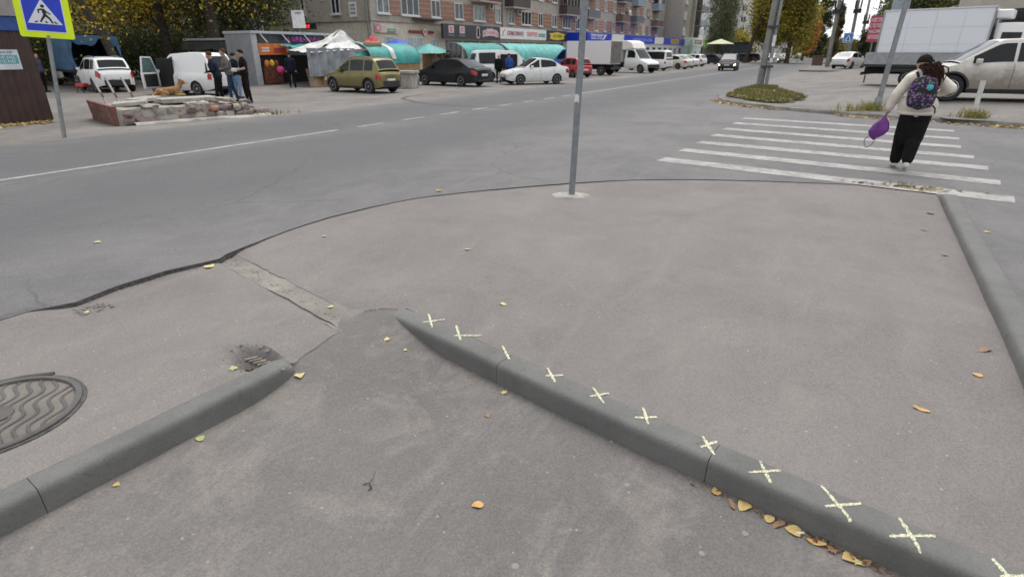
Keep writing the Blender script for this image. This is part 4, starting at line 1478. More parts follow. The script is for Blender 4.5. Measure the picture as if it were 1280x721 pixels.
def van(L=4.8, W=1.85, H=1.95, Rw=.33, hood=1.05, belt=1.05, rear=.05):
    a, b = -L / 2, L / 2
    top = [(a, .95), (a + .03, belt), (-.5, belt), (b - hood - .4, belt), (b - hood, belt - .02), (b - .25, belt - .20), (b - .06, belt - .32), (b, .62)]
    roof = [(a + .03, belt + .02), (a + rear + .12, H - .12), (a + rear + .28, H - .02), (-.6, H), (b - hood - .95, H - .05), (b - hood - .03, belt)]
    c = Car(L, W, top, roof, L * .60, L * .19, Rw, .24, 0.14, plan=(.06, .14))
    k = dict(ws=(b - hood - .90, b - hood - .07), rw=(a + .06, a + rear + .12), doors=(b - hood - 1.35,), tail_len=.16)
    return c, k

WHITE = paint('white_paint', (0.72, 0.72, 0.71), 0.35)
DIRTYW = paint('dirty_white_paint', (0.60, 0.57, 0.53), 0.95, 0.05, 0.3, (0.20, 0.17, 0.14), zz=(0.55, 1.25))
NAVYB = paint('black_paint', (0.006, 0.008, 0.012), 0.10, coat=0.08)
OLIVE = paint('olive_paint', (0.17, 0.145, 0.045), 0.30, 0.45)
REDP = paint('red_paint', (0.42, 0.025, 0.03), 0.3)
CREAM = paint('cream_paint', (0.62, 0.58, 0.50), 0.4)
DARKP = paint('dark_blue_paint', (0.015, 0.02, 0.035), 0.2, coat=0.08)
GREYP = paint('dark_grey_paint', (0.016, 0.016, 0.018), 0.3, rough=0.5, coat=0.0)
BEIGEP = paint('beige_metal_paint', (0.42, 0.38, 0.32), 0.4, 0.3)

c, k = hatch(4.05, 1.72, 1.60, .33)
make_car('olive green crossover with roof rails parked nose to the market stalls', 'car', (-20.2, 20.95, ZR), R(176), c, OLIVE, clad=True, rails=(-1.3, .7), scale=.95, **k)
c, k = sedan(4.75, 1.78, 1.44, .32, .98)
make_car('black sedan parked nose in beside the low concrete block', 'car', (-19.75, 27.7, ZR), R(174), c, NAVYB, scale=.98, **k)
c, k = sedan(4.2, 1.68, 1.50, .30, 1.0)
make_car('white sedan parked at an angle with its front towards the street', 'car', (-16.45, 31.4, ZR), R(-128), c, WHITE, scale=.95, style='alloy', **k)
c, k = hatch(3.9, 1.65, 1.48, .29, .93)
make_car('small red hatchback half hidden behind the sign post', 'car', (-18.75, 41.9, ZR), R(150), c, REDP, style='steel', scale=.92, **k)
c, k = van(4.8, 1.84, 1.95, .33, .95)
mv, mvc = make_car('white minibus with its sliding door open behind the white sedan', 'minibus', (-19.75, 33.6, ZR), R(50), c, WHITE, windows=[(-2.1, -.95), (.98 - .02, 1.12)], scale=.95, name='minibus', **k)
# open side door: a black box on the right-hand side stands in for the shaded inside
mb = MB()
mb.box(-.62, .55, -mvc.W / 2 - .012, -mvc.W / 2 + .15, .42, 1.72)
mb.build('doorway_shade_fill', black_dark, mv, bevel=.04)
c, k = van(5.0, 1.9, 2.0, .34, 1.0)
make_car('white minibus with a long dark side window parked along the kerb', 'minibus', (-18.75, 61.3, ZR), R(168), c, WHITE, windows=[(-2.25, -.05), (.25, 1.1)], scale=.96, name='minibus', **k)
c, k = sedan(4.5, 1.75, 1.46)
make_car('cream sedan parked right behind the minibus with the dark side window', 'car', (-17.9, 67.3, ZR), R(165), c, CREAM, **k)
c, k = sedan(4.5, 1.75, 1.46)
make_car('white sedan, second behind the minibus with the dark side window', 'car', (-18.6, 73.5, ZR), R(165), c, WHITE, **k)
c, k = hatch(4.1, 1.72, 1.5)
make_car('white hatchback, third behind the minibus, near the green shop corner', 'car', (-19.2, 81.5, ZR), R(165), c, WHITE, **k)
c, k = sedan(4.6, 1.75, 1.45)
make_car('dark sedan parked across in front of the green and white shop', 'car', (-19.6, 97.5, ZR), R(150), c, DARKP, **k)
c, k = hatch(4.4, 1.75, 1.62, .34, 1.02, .28)
make_car('dark boxy off-road car driving towards us with lit headlamps', 'car', (-11.3, 64.8, ZR), R(-86), c, GREYP, name='car', head_on=True, rails=(-1.5, .6), scale=.98, **k)
c, k = sedan(4.4, 1.72, 1.48)
make_car('pale beige sedan driving towards us far down the street', 'car', (-11.4, 118.0, ZR), R(-88), c, BEIGEP, name='car', head_on=True, **k)
c, k = sedan(4.5, 1.75, 1.46)
make_car('dark sedan farthest down the street, behind the beige one', 'car', (-13.5, 182.0, ZR), R(-88), c, GREYP, name='car', **k)
for (x, y, h, mt, lab) in ((-18.6, 118, 200, DARKP, 'dark blue car parked by the pale tent, left of the tall pole'), (-18.6, 127, 190, NAVYB, 'black car parked beyond the dark blue one by the pole'),
                           (-17.0, 150, -92, WHITE, 'white car parked under the far orange trees'), (-15.6, 205, -90, DARKP, 'dark car in the far distance under the trees')):
    c, k = hatch(4.3, 1.75, 1.5)
    make_car(lab, 'car', (x, y, ZR), R(h), c, mt, grp='cars parked along the far street', **k)
c, k = sedan(4.5, 1.75, 1.46)
make_car('white sedan seen from behind, parked left of the flatbed truck', 'car', (-0.6, 66.0, .33), R(70), c, WHITE, **k)
# dented white crossover on the right
c, k = hatch(4.6, 1.85, 1.70, .37, 1.06, .26)
ds, dc = make_car('dirty white crossover with a dented wing at the right edge', 'car', (4.02, 23.8, .36), R(-172), c, DIRTYW, clad=True, scale=1.05, wwidth=.24, **k)
# white crossover seen from behind on the left
c, k = hatch(4.2, 1.80, 1.66, .34, 1.05, .26)
make_car('white crossover seen from behind, beside the blue canvas truck', 'car', (-31.7, 15.3, ZR), R(168), c, WHITE, clad=True, rails=(-1.4, .6), scale=.92, tailz=(.58, .98), **k)
# white panel van with its door open
c, k = van(4.3, 1.75, 1.85, .32, 1.0, 1.0, .12)
k2 = dict(k)
pv, pvc = make_car('white panel van with its driver door wide open', 'van', (-25.6, 15.85, ZR), R(-171), c, WHITE, windows=[(.05, 1.0)], scale=.93, name='panel_van', tailz=(.62, .98), style='steel', **k2)
for sd in (1, -1):
    mb = MB()
    p = [pvc.gh(-2.02, .05, sd), pvc.gh(-1.9, .05, sd), pvc.gh(-1.9, .7, sd), pvc.gh(-1.96, .7, sd)]
    mb.add([(q.x, q.y + sd * .012, q.z) for q in p], [(0, 1, 2, 3)])
    mb.build('pillar_light', car_glass, pv)
d0 = MB()
d0.box(-1.0, 0, -.04, .04, .32, 1.02)
door = d0.build('open_door', WHITE, pv, bevel=.03)
door.location = (1.02, pvc.W / 2, 0)
door.rotation_euler = (0, 0, R(-78))
d1_ = MB()
for p, q in (((-.95, 0, 1.0), (-.90, -.10, 1.68)), ((-.90, -.10, 1.68), (-.35, -.10, 1.66)), ((-.35, -.10, 1.66), (-.02, 0, 1.05))):
    d1_.bar(p, q, .05, .05)
d1_.build('window_frame', WHITE, door)
MB().add([(-.93, -.01, 1.02), (-.04, -.01, 1.04), (-.36, -.1, 1.64), (-.88, -.1, 1.65)], [(0, 1, 2, 3)]).build('door_glass', M('pale_glass', (.12, .2, .19), .1), door)
MB().box(-.9, -.1, -.06, -.041, .4, .95).build('door_lining', black_plastic, door, bevel=.01)
mb = MB()
mb.box(.02, .95, pvc.W / 2 - .12, pvc.W / 2 + .004, .36, 1.62)
mb.build('doorway_shade_fill', black_dark, pv, bevel=.04)  # solid black box paints the shade inside the open cab

# ---- trucks
def truck_cab(e, x0, x1, W, H, belt, mat, Rw, roofshape=.35, win=True, nose=.55):
    L = x1 - x0
    cx = (x0 + x1) / 2
    a, b = -L / 2, L / 2
    top = [(a, belt), (b - nose - .2, belt), (b - nose, belt - .03), (b - .12, belt - .28), (b, .75)]
    roof = [(a + .005, H - .03), (a + .2, H), (b - nose - .75, H - .05), (b - nose - .02, belt)]
    c = Car(L, W, top, roof, 9, L / 2 - .02, Rw, .38, .12, plan=(.05, .12), sig=.04)
    c.xf, c.xr = b - .75, -50
    sub = c.body(mat, e, 'cab')
    sub.location = (cx, 0, 0)
    return c, cx, sub
tw = empty('flatbed_truck', (3.7, 31.5, .38), R(-14), 'flatbed truck with a tall white box body and white crew cab', 'truck')
c, cx, cab = truck_cab(tw, 1.05, 4.1, 1.95, 2.46, 1.42, WHITE, .36, nose=.75)
for (a, b) in ((-1.28, -.66), (-.32, .34)):
    for sd in (1, -1):
        c.patch(lambda u, v, q=sd: c.gh(u, v, q), a, b, .12, .68, 6, 4, .008, 'side_window', car_glass, cab)
c.patch(lambda u, v: c.ghtop(u, v), .12, .72, -.9, .9, 6, 6, .008, 'windscreen', car_glass, cab)
for sd in (1, -1):
    for x in (-.52,):
        c.patch(lambda u, v, q=sd: c.side(u, v, q), x - .008, x + .008, .05, 1, 2, 6, .003, 'door_seam', black_dark, cab)
MB().box(-3.25, 4.0, -.55, .55, .50, .78).build('chassis', black_dark, tw)
MB().box(-3.22, 1.0, -1.02, 1.02, .80, .90).build('deck', black_plastic, tw)
grail = M('grey_rail', (.30, .31, .32), .5, .4, .1, 6)
for sd in (1, -1):
    for (a, b) in ((-3.2, -1.12), (-1.10, .98)):
        MB().box(a, b, sd * 1.03 - .02, sd * 1.03 + .02, .90, 1.35).build('side_board', grail, tw, bevel=.008)
    MB().box(-3.2, .98, sd * 1.03 - .03, sd * 1.03 + .03, 1.352, 1.39).build('side_rail', grail, tw, bevel=.008)
MB().box(-3.24, -3.20, -1.02, 1.02, .90, 1.35).build('tail_board', grail, tw, bevel=.008)
boxw = paint('box_white', (.66, .68, .72), .1, 0, .4)
bx_ = MB().box(-2.85, .92, -.95, .95, .905, 3.02).build('cargo_box', boxw, tw, bevel=.02)
for x in (-1.9, -.95, 0.0):
    MB().box(x - .006, x + .006, -.957, -.9495, 1.0, 2.95).build('panel_seam', M('seam_grey', (.5, .52, .56), .5), bx_)
for z in (1.7, 2.35):
    MB().box(-2.8, .88, -.9565, -.9496, z - .004, z + .004).build('panel_seam', M('seam_grey', (.5, .52, .56), .5), bx_)
for x in (-2.87, .93):
    MB().box(x - .03, x + .03, -.98, -.92, .95, 3.04).build('corner_post', grail, bx_, bevel=.006)
MB().box(-2.88, .95, -.985, -.915, 3.022, 3.06).build('roof_edge', sign_white, bx_, bevel=.006)
MB().box(.93, 1.45, -.6, .6, 2.62, 2.95).build('cooling_unit', WHITE, tw, bevel=.08, seg=3)
mb = MB()
for x in (1.0,):
    for y in (-.9, -.3, .3, .9):
        mb.bar((x, y, .9), (x, y, 1.95), .04)
    for z in (1.3, 1.6, 1.95):
        mb.bar((x, -.95, z), (x, .95, z), .04)
mb.build('headboard', black_plastic, tw)
for sd in (1, -1):
    for x in (-1.45, 3.3):
        add_wheel(tw, x, sd * .78, .36, .22, 'steel')
    MB().box(-2.4, -.6, sd * .9 - .02, sd * .9 + .02, .60, .78).build('mud_guard', black_plastic, tw, bevel=.01)
MB().box(-3.3, -3.22, -.95, .95, .45, .58).build('rear_bumper', black_plastic, tw, bevel=.01)
MB().tube([(-3.1, -.85, .45), (-3.1, -.85, .12)], .03, 8).build('mud_flap', black_plastic, tw)

def rdoor(e, x, w, z0, z1, mat):
    for sd in (1, -1):
        MB().box(x - .02, x, (.005 if sd > 0 else -w), (w if sd > 0 else -.005), z0, z1).build('rear_door', mat, e, bevel=.01)
    for y in (-w * .5, w * .5):
        MB().tube([(x - .03, y, z0 + .05), (x - .03, y, z1 - .05)], .02, 6).build('lock_bar', galv, e)
# box truck with blue cab on the left, nose in
bt = empty('box_truck', (-18.9, 46.6, ZR), R(175), 'box truck with grimy white body and grey rear doors, blue cab', 'truck')
boxg = paint('box_grimy', (.66, .66, .66), .8, 0, .5, (.22, .20, .17))
bb_ = MB().box(-2.0, 2.0, -1.02, 1.02, .85, 2.58).build('cargo_box', boxg, bt, bevel=.02)
rdoor(bt, -2.0, 1.0, .9, 2.55, M('grimy_grey', (.17, .155, .135), .7, 0, .2, 3))
MB().box(-2.05, 3.2, -.5, .5, .45, .845).build('chassis', black_dark, bt)
c, cx, cab = truck_cab(bt, 2.1, 4.0, 1.9, 2.0, 1.15, paint('blue_paint', (.02, .09, .36), .3), .36, nose=.7)
for sd in (1, -1):
    c.patch(lambda u, v, q=sd: c.gh(u, v, q), -.8, -.1, .12, .86, 6, 4, .008, 'side_window', car_glass, cab)
c.patch(lambda u, v: c.ghtop(u, v), -.42, .18, -.9, .9, 6, 6, .008, 'windscreen', car_glass, cab)
for sd in (1, -1):
    for x in (-1.15, 3.2):
        add_wheel(bt, x, sd * .82, .37, .24, 'steel')
MB().box(-2.1, -2.03, -.95, .95, .45, .6).build('rear_bumper', black_plastic, bt, bevel=.01)
# white truck facing us with roof fairing
gz = empty('fairing_truck', (-18.4, 53.9, ZR), R(-20), 'white truck with a tall roof fairing facing the street', 'truck')
c, cx, cab = truck_cab(gz, 0.2, 2.9, 1.95, 2.05, 1.2, WHITE, .36, nose=.95)
for sd in (1, -1):
    c.patch(lambda u, v, q=sd: c.gh(u, v, q), -1.0, -.1, .12, .86, 6, 4, .008, 'side_window', car_glass, cab)
    c.patch(lambda u, v, q=sd: c.side(u, v, q, True), 1.05, 1.34, .5, .8, 5, 3, .008, 'headlight', clear_lens, cab)
c.patch(lambda u, v: c.ghtop(u, v), -.30, .36, -.9, .9, 6, 6, .008, 'windscreen', car_glass, cab)
mb = MB()
prof = [(-.1, 1.9), (-.1, 2.72), (.4, 2.72), (.95, 2.55), (1.25, 2.05)]
for sd in (1, -1):
    pass
mb.add([(x, -.9, z) for x, z in prof] + [(x, .9, z) for x, z in prof], [(0, 1, 2, 3, 4), (9, 8, 7, 6, 5)] + [(i, i + 5, (i + 1) % 5 + 5, (i + 1) % 5) for i in range(5)])
mb.build('roof_fairing', paint('warm_white', (.74, .69, .64), .2), gz, bevel=.08, seg=3)
MB().box(-3.2, -.15, -1.0, 1.0, .9, 2.5).build('cargo_box', boxg, gz, bevel=.02)
MB().box(-3.1, 1.6, -.5, .5, .45, .88).build('chassis', black_dark, gz)
for sd in (1, -1):
    for x in (-2.0, 2.12):
        add_wheel(gz, x, sd * .8, .36, .22, 'steel')
MB().box(2.86, 2.95, -.85, .85, .5, .72).build('front_bumper', black_plastic, gz, bevel=.02)
# truck with blue canvas on the left
ct = empty('canvas_truck', (-36.4, 16.9, ZR), R(168), 'truck with a torn blue canvas cover, open at the back', 'truck')
canv = M('blue_canvas', (.035, .10, .19), .75, 0, .25, 2.5, .3, 9)
mb = MB()
def arch(x, k=0):
    return [Vector((x, sy * 1.15, z)) for sy, z in ((-1, .9), (-1, 1.5), (-1, 2.15), (-.93, 2.42), (-.6, 2.55), (0, 2.60 + .02 * math.sin(x * 6)), (.6, 2.55), (.93, 2.42), (1, 2.15), (1, 1.5), (1, .9))]
mb.grid([arch(x) for x in np.linspace(-2.1, 2.1, 13)])
mb.f.append(tuple(range(12 * 11, 13 * 11)))
mb.mi.append(0)
mb.build('canvas_cover', canv, ct, smooth=50)
mb = MB()
rows = []
for t in np.linspace(-1, 1, 21):
    sag = .28 + .16 * math.sin(t * 5) + .10 * math.cos(t * 9)
    rows.append([Vector((-2.13 - .03 * math.sin(t * 17), t * 1.1, 2.55 - .06 * t * t)), Vector((-2.2, t * 1.1, 2.42 - .1 * sag)), Vector((-2.16 + .04 * math.sin(t * 13), t * 1.08, 2.45 - sag))])
mb.grid(rows)
mb.build('torn_flap', canv, ct, smooth=60)
for sd in (1, -1):
    mb = MB()
    mb.grid([[Vector((-2.12, sd * 1.15, z)), Vector((-2.15, sd * (.95 - .1 * math.sin(z * 3)), z))] for z in np.linspace(.95, 2.45, 8)])
    mb.build('side_flap', canv, ct, smooth=60)
MB().box(-2.1, 2.1, -1.1, 1.1, .78, .92).build('deck', black_plastic, ct)
MB().box(-2.0, 2.05, -1.1, 1.1, .93, 1.0).build('load', black_dark, ct)
MB().box(-2.0, 4.0, -.5, .5, .45, .78).build('chassis', black_dark, ct)
c, cx, cab = truck_cab(ct, 2.2, 4.2, 1.9, 2.0, 1.15, WHITE, .36, nose=.7)
for sd in (1, -1):
    c.patch(lambda u, v, q=sd: c.gh(u, v, q), -.8, -.1, .12, .86, 6, 4, .008, 'side_window', car_glass, cab)
for sd in (1, -1):
    for x in (-1.2, 3.4):
        add_wheel(ct, x, sd * .85, .38, .26, 'steel')

# ================================================================== buildings
plaster = concrete('grey_plaster', (.31, .28, .24), (.40, .365, .315), (.21, .19, .16), 8, .2)
cream_pl = concrete('cream_plaster', (.48, .44, .36), (.58, .535, .45), (.36, .325, .27), 8, .2)
brick_red = concrete('red_brick', (.25, .125, .092), (.33, .18, .135), (.18, .10, .075), 25, .4)
band_pl = concrete('pale_brick', (.34, .27, .21), (.43, .36, .29), (.24, .19, .15), 20, .3)
whitef = M('white_window_frame', (.62, .62, .61), .5, 0, .06, 3)
def window(parent, P, u, v, n, w, h, cols=2, frame=whitef, sill=True, open_=False, gl=glass):
    """P lower-left corner on the wall; u along the wall, v up, n outward"""
    P, u, v, n = Vector(P), Vector(u), Vector(v), Vector(n)
    def at(a, b, d):
        return P + u * a + v * b + n * d
    def slab(mb, a0, a1, b0, b1, d0, d1):
        q = [at(a, b, d) for d in (d0, d1) for (a, b) in ((a0, b0), (a1, b0), (a1, b1), (a0, b1))]
        mb.add(q, [(3, 2, 1, 0), (4, 5, 6, 7), (0, 1, 5, 4), (1, 2, 6, 5), (2, 3, 7, 6), (3, 0, 4, 7)])
    f = .075
    mb = MB()
    slab(mb, 0, f, 0, h, .01, .07)
    slab(mb, w - f, w, 0, h, .01, .07)
    slab(mb, f, w - f, 0, f, .012, .068)
    slab(mb, f, w - f, h - f, h, .012, .068)
    for k in range(1, cols):
        slab(mb, w * k / cols - .04, w * k / cols + .04, f, h - f, .012, .066)
    o = mb.build('window', frame, parent)
    mb = MB()
    slab(mb, f * .5, w - f * .5, f * .5, h - f * .5, .004, .025)
    mb.build('pane', gl, o)
    if sill:
        mb = MB()
        slab(mb, -.06, w + .06, -.12, -.005, .0, .20)
        mb.build('sill', whitef, o)
    return o

BX, BY0, BY1 = -34.5, 37.4, 121.0
ab = empty('apartment_building', (BX, BY0, ZR), 0, 'long five storey apartment block with brick strips between windows and shops below', 'building')
def bw(*a):                               # world coordinates -> building
    return (a[0] - BX, a[1] - BY0, a[2] - ZR)
mb = MB()
mb.box(*[v for v in (-13.0, 0.0, 0.0, BY1 - BY0, 4.14, 15.2)])
mb.build('wall', plaster, ab)
mb = MB()
mb.box(-13.0 + .01, -.06, .06, BY1 - BY0 - .01, 0, 4.1)
mb.build('ground_floor_wall', cream_pl, ab)
MB().box(-13.2, .25, -.25, BY1 - BY0 + .2, 15.202, 15.5).build('roof', M('roof_felt', (.08, .08, .08), .9), ab)
MB().box(-13.02, .10, -.10, BY1 - BY0, 4.09, 4.138).build('ledge', plaster, ab)
WY = [(38.19, 39.65, 2), (41.17, 43.58, 3), (45.38, 46.72, 2), (49.05, 50.48, 2), (52.34, 54.53, 3), (56.57, 57.62, 2), (59.35, 60.71, 2), (62.36, 64.75, 3), (66.64, 67.75, 2), (70.34, 71.76, 2),
      (73.52, 76.04, 3), (77.89, 79.15, 2), (81.09, 82.11, 1), (84.72, 85.91, 2), (88.32, 89.32, 2), (92.08, 93.15, 2), (95.92, 97.06, 2), (99.82, 100.84, 2), (103.6, 105.0, 2), (107.4, 108.8, 2), (111.2, 112.4, 2), (115.0, 116.4, 2)]
curt = M('curtain_glass', (.16, .19, .19), .12, 0, .4, 1.0)
for fl in range(4):
    z = 4.72 + 2.8 * fl
    for i, (a, b, nc) in enumerate(WY):
        window(ab, bw(BX, a, z), (0, 1, 0), (0, 0, 1), (1, 0, 0), b - a, 1.42, nc, gl=curt if (i * 7 + fl * 3) % 5 in (0, 3) else glass)
        if i + 1 < len(WY) and i not in (5,):
            y0, y1 = b + .12, WY[i + 1][0] - .12
            mb = MB()
            mb.box(.0, .03, y0 - BY0, y1 - BY0, z - ZR - .12, z + 1.5 - ZR, 1)
            for q in range(4):
                mb.box(.03, .055, y0 - BY0, y1 - BY0, z - ZR - .10 + q * .40, z - ZR + .21 + q * .40, 0)
            mb.build('brick_panel', [brick_red, band_pl], ab)
# gable wall windows and details
window(ab, bw(-38.7, BY0, 4.70), (1, 0, 0), (0, 0, 1), (0, -1, 0), .98, 1.5, 2)
window(ab, bw(-42.35, BY0, 4.70), (1, 0, 0), (0, 0, 1), (0, -1, 0), .5, 1.5, 1)
window(ab, bw(-38.7, BY0, 7.50), (1, 0, 0), (0, 0, 1), (0, -1, 0), .98, 1.5, 2)
MB().tube([bw(-34.75, BY0 - .12, 0), bw(-34.75, BY0 - .12, 15)], .085, 10).build('drain_pipe', galv, ab, smooth=40)
MB().tube([bw(BX + .1, 57.95, 3.9), bw(BX + .1, 57.95, 15)], .06, 8).build('drain_pipe', rust, ab, smooth=40)
# balconies
def balcony(y0, y1, z, mat, glazed=False, depth=1.15):
    o = MB().box(0, depth, y0 - BY0, y1 - BY0, z - ZR - .16, z - ZR).build('balcony', plaster, ab)
    mb = MB()
    mb.box(depth - .04, depth, y0 - BY0, y1 - BY0, z - ZR + .003, z - ZR + 1.0)
    for yy in (y0 - BY0, y1 - BY0 - .04):
        mb.box(.02, depth - .042, yy, yy + .04, z - ZR + .003, z - ZR + .998)
    mb.build('parapet', mat, o)
    if glazed:
        mb = MB()
        n = 4
        for k in range(n + 1):
            yy = y0 - BY0 + (y1 - y0 - .06) * k / n
            mb.box(depth - .06, depth - .005, yy, yy + .06, z - ZR + 1.003, z - ZR + 2.4)
        mb.box(.02, depth, y0 - BY0 + .001, y1 - BY0 - .001, z - ZR + 2.402, z - ZR + 2.5)
        mb.build('glazing_frame', whitef, o)
        MB().box(depth - .04, depth - .02, y0 - BY0, y1 - BY0, z - ZR + 1.003, z - ZR + 2.4).build('pane', glass, o)
brownp = M('brown_sheet', (.065, .05, .045), .6, 0, .2, 4)
greyp = M('grey_sheet', (.13, .135, .14), .6, 0, .2, 4)
redp = M('maroon_sheet', (.13, .03, .04), .6, 0, .2, 4)
bluep = M('pale_blue_sheet', (.22, .30, .36), .6, 0, .15, 4)
rustp = M('rusty_sheet', (.17, .115, .085), .8, 0, .3, 4)
for (a, b, z, m_, g) in ((51.9, 56.0, 6.55, redp, False), (58.6, 62.5, 6.35, brownp, False), (72.5, 76.6, 6.3, brownp, True), (79.7, 84.1, 6.25, greyp, False), (93.6, 97.3, 6.3, rustp, False), (100.6, 104.6, 6.4, greyp, False),
                         (93.6, 97.3, 9.1, brownp, False), (100.6, 104.6, 9.1, bluep, True), (112.5, 116.5, 6.2, rustp, False), (112.5, 116.5, 9.0, bluep, True), (79.7, 84.1, 9.05, brownp, True), (58.6, 62.5, 9.1, bluep, True)):
    balcony(a, b, z, m_, g)
for (y, z) in ((55.1, 5.85), (61.2, 5.6), (77.0, 5.7), (49.8, 8.6), (97.9, 7.9), (68.7, 7.6), (109.6, 7.7)):
    o = MB().box(.02, .32, y - BY0, y - BY0 + .75, z, z + .55).build('air_conditioner', M('ac_white', (.55, .55, .52), .5), ab, bevel=.02)
    MB().lathe([(.2, .0), (.2, .012), (.17, .015), (.17, 0)], 'x', (.32, y - BY0 + .3, z + .27), 16).build('fan_grille', greyp, o)
MB().lathe([(.5, 0), (.42, .10), (.2, .17), (0, .19)], 'x', (.5, 98.6 - BY0, 7.7), 18).build('satellite_dish', whitef, ab, smooth=60)
# canopy slab over the left shops
MB().box(.001, 1.0, 42.6 - BY0, 46.0 - BY0, 4.40, 4.52).build('canopy', M('dark_canopy', (.09, .085, .085), .8), ab)
# ground-floor shop windows
pale_gl = M('pale_shop_glass', (.34, .42, .44), .12, 0, .2, 1.2)
for (a, b, z0, z1) in ((38.9, 40.3, 1.2, 3.0), (42.0, 44.0, .9, 3.0), (45.3, 46.4, 1.3, 2.9)):
    window(ab, bw(BX - .06, a, z0), (0, 1, 0), (0, 0, 1), (1, 0, 0), b - a, z1 - z0, 2, gl=pale_gl, sill=False)
for k in range(9):
    a = 47.5 + k * 3.1
    window(ab, bw(BX - .06, a, .5), (0, 1, 0), (0, 0, 1), (1, 0, 0), 2.6, 2.3, 3, frame=greyp, gl=glass, sill=False)

def sign_board(name, label, cat, x, y0, y1, z0, z1, mat, depth=.22):
    """board on the street front; local x along the street, seen from +x"""
    e = empty(name, (x, y0, z0), R(90), label, cat)
    MB().box(0, y1 - y0, -depth, 0, 0, z1 - z0).build('board', mat, e, bevel=.01)
    return e
w_let = M('white_letter', (.75, .75, .75), .5)
r_let = M('red_letter', (.55, .03, .05), .5)
black_b = M('charcoal_board', (.022, .026, .032), .45)
def put_text(e, s_, x, z, size, mat, y=-.24, name='lettering', sx=1.0):
    me = text_mesh(s_, size)
    me.materials.clear()
    me.materials.append(mat)
    o = bpy.data.objects.new(name, me)
    COL.objects.link(o)
    o.parent = e
    o.location = (x, y, z)
    o.rotation_euler = (PI / 2, 0, 0)
    o.scale = (sx, 1, 1)
    return o
def put_scrib(e, x0, x1, z0, z1, n, mat, y=-.232, name='lettering'):
    mb = MB()
    scribble(mb, x0, x1, z0, z1, n, srng, y, .011)
    return mb.build(name, mat, e)
e = sign_board('shop_sign', 'charcoal shop sign with two pale squares and an arched pink logo', 'shop sign', BX + .8, 45.7, 55.9, 2.95, 4.2, black_b)
for x in (1.3, 3.1):
    MB().box(x - .42, x + .42, -.238, -.221, .48, 1.12).build('logo_square', M('pale_pink', (.62, .50, .53), .5), e, bevel=.005)
    mb = MB()
    scribble(mb, x - .2, x + .2, .6, 1.0, 1, srng, -.252, .012, .08)
    mb.build('logo_mark', r_let, e)
    put_scrib(e, x - .5, x + .5, .22, .36, 6, M('grey_letter', (.35, .36, .38), .5))
mb = MB()
for (cx_, cz_, rr_) in ((5.9, .88, .30), (5.9, .42, .34)):
    mb.lathe([(rr_, 0), (rr_, .016), (rr_ * .62, .016), (rr_ * .62, 0)], 'y', (cx_, -.238, cz_), 20)
mb.build('logo_mark', M('pale_pink', (.62, .50, .53), .5), e)
MB().lathe([(.14, 0), (.14, .012), (0, .012)], 'y', (5.9, -.236, .42), 12).build('logo_mark', r_let, e)
mb = MB()
rows = []
for t in np.linspace(-1, 1, 17):
    zc = .72 - .22 * t * t
    hh = .34 - .07 * t * t + .03 * math.sin(t * 12)
    rows.append([Vector((8.3 + t * 1.55, -.236, zc - hh)), Vector((8.3 + t * 1.55, -.236, zc + hh))])
mb.grid(rows)
mb.build('arched_logo', M('pale_pink', (.62, .50, .53), .5), e)
for i, t in enumerate(np.linspace(-.85, .85, 8)):
    mb = MB()
    zc = .72 - .22 * t * t
    scribble(mb, 8.3 + t * 1.5 - .15, 8.3 + t * 1.5 + .15, zc - .17, zc + .17, 1, srng, -.25, .01, .07)
    mb.build('arched_letter', M('coral_letter', (.62, .16, .17), .5), e)
e = sign_board('shop_sign', 'white shop sign with dark red script, bold red and green words', 'shop sign', BX + .8, 55.95, 66.9, 3.1, 4.22, M('white_board', (.72, .72, .72), .5))
put_text(e, 'ЕРМОЛИНО', 3.3, .36, .62, M('maroon_letter', (.30, .03, .06), .5))
put_scrib(e, 6.0, 8.6, .36, .80, 6, r_let)
MB().box(8.9, 10.7, -.232, -.221, .34, .70).build('green_panel', M('sign_green', (.02, .22, .12), .5), e)
put_scrib(e, 9.0, 10.6, .42, .60, 7, w_let, -.244)
mb = MB()
mb.tube([(.5, -.235, .3), (.65, -.235, .75), (.95, -.235, .9)], .04, 6)
mb.build('logo_mark', r_let, e)
e = sign_board('shop_sign', 'black sign with a ragged yellow emblem next to the white sign', 'shop sign', BX + .8, 66.95, 73.0, 3.05, 4.25, black_b)
yel = M('sign_yellow', (.62, .50, .03), .5)
mb = MB()
mb.add([(a, -.236, b) for a, b in ((.9, .3), (1.6, .18), (3.0, .12), (4.5, .2), (5.2, .3), (4.9, .6), (5.5, .85), (4.4, .9), (3.0, 1.05), (1.7, .9), (.7, .85), (1.2, .6))], [tuple(range(12))])
mb.build('emblem', yel, e)
put_scrib(e, 1.8, 4.4, .45, .75, 7, black_b, -.25)
e = sign_board('shop_sign', 'thin dark red sign with a round cream crest above the pale shop windows', 'shop sign', BX + .02, 42.0, 45.5, 3.35, 3.55, M('dark_red_board', (.25, .02, .025), .5), .10)
MB().lathe([(.30, 0), (.30, .03), (.22, .04), (0, .04)], 'y', (2.15, -.15, .1), 20).build('crest', M('crest_cream', (.62, .55, .45), .5), e)
MB().lathe([(.13, 0), (.13, .012), (0, .012)], 'y', (2.15, -.163, .1), 12).build('crest_mark', r_let, e)
e = sign_board('shop_sign', 'round pink and red sign by the drain pipe with white and green lettering', 'shop sign', BX + .02, 37.7, 40.6, 3.25, 3.95, cream_pl, .06)
MB().lathe([(.34, 0), (.34, .05), (.25, .06), (0, .06)], 'y', (.35, -.12, .35), 20).build('disc', M('pink_disc', (.55, .20, .26), .5), e)
MB().lathe([(.16, 0), (.16, .012), (0, .012)], 'y', (.35, -.134, .35), 12).build('disc_mark', M('pale_pink', (.62, .50, .53), .5), e)
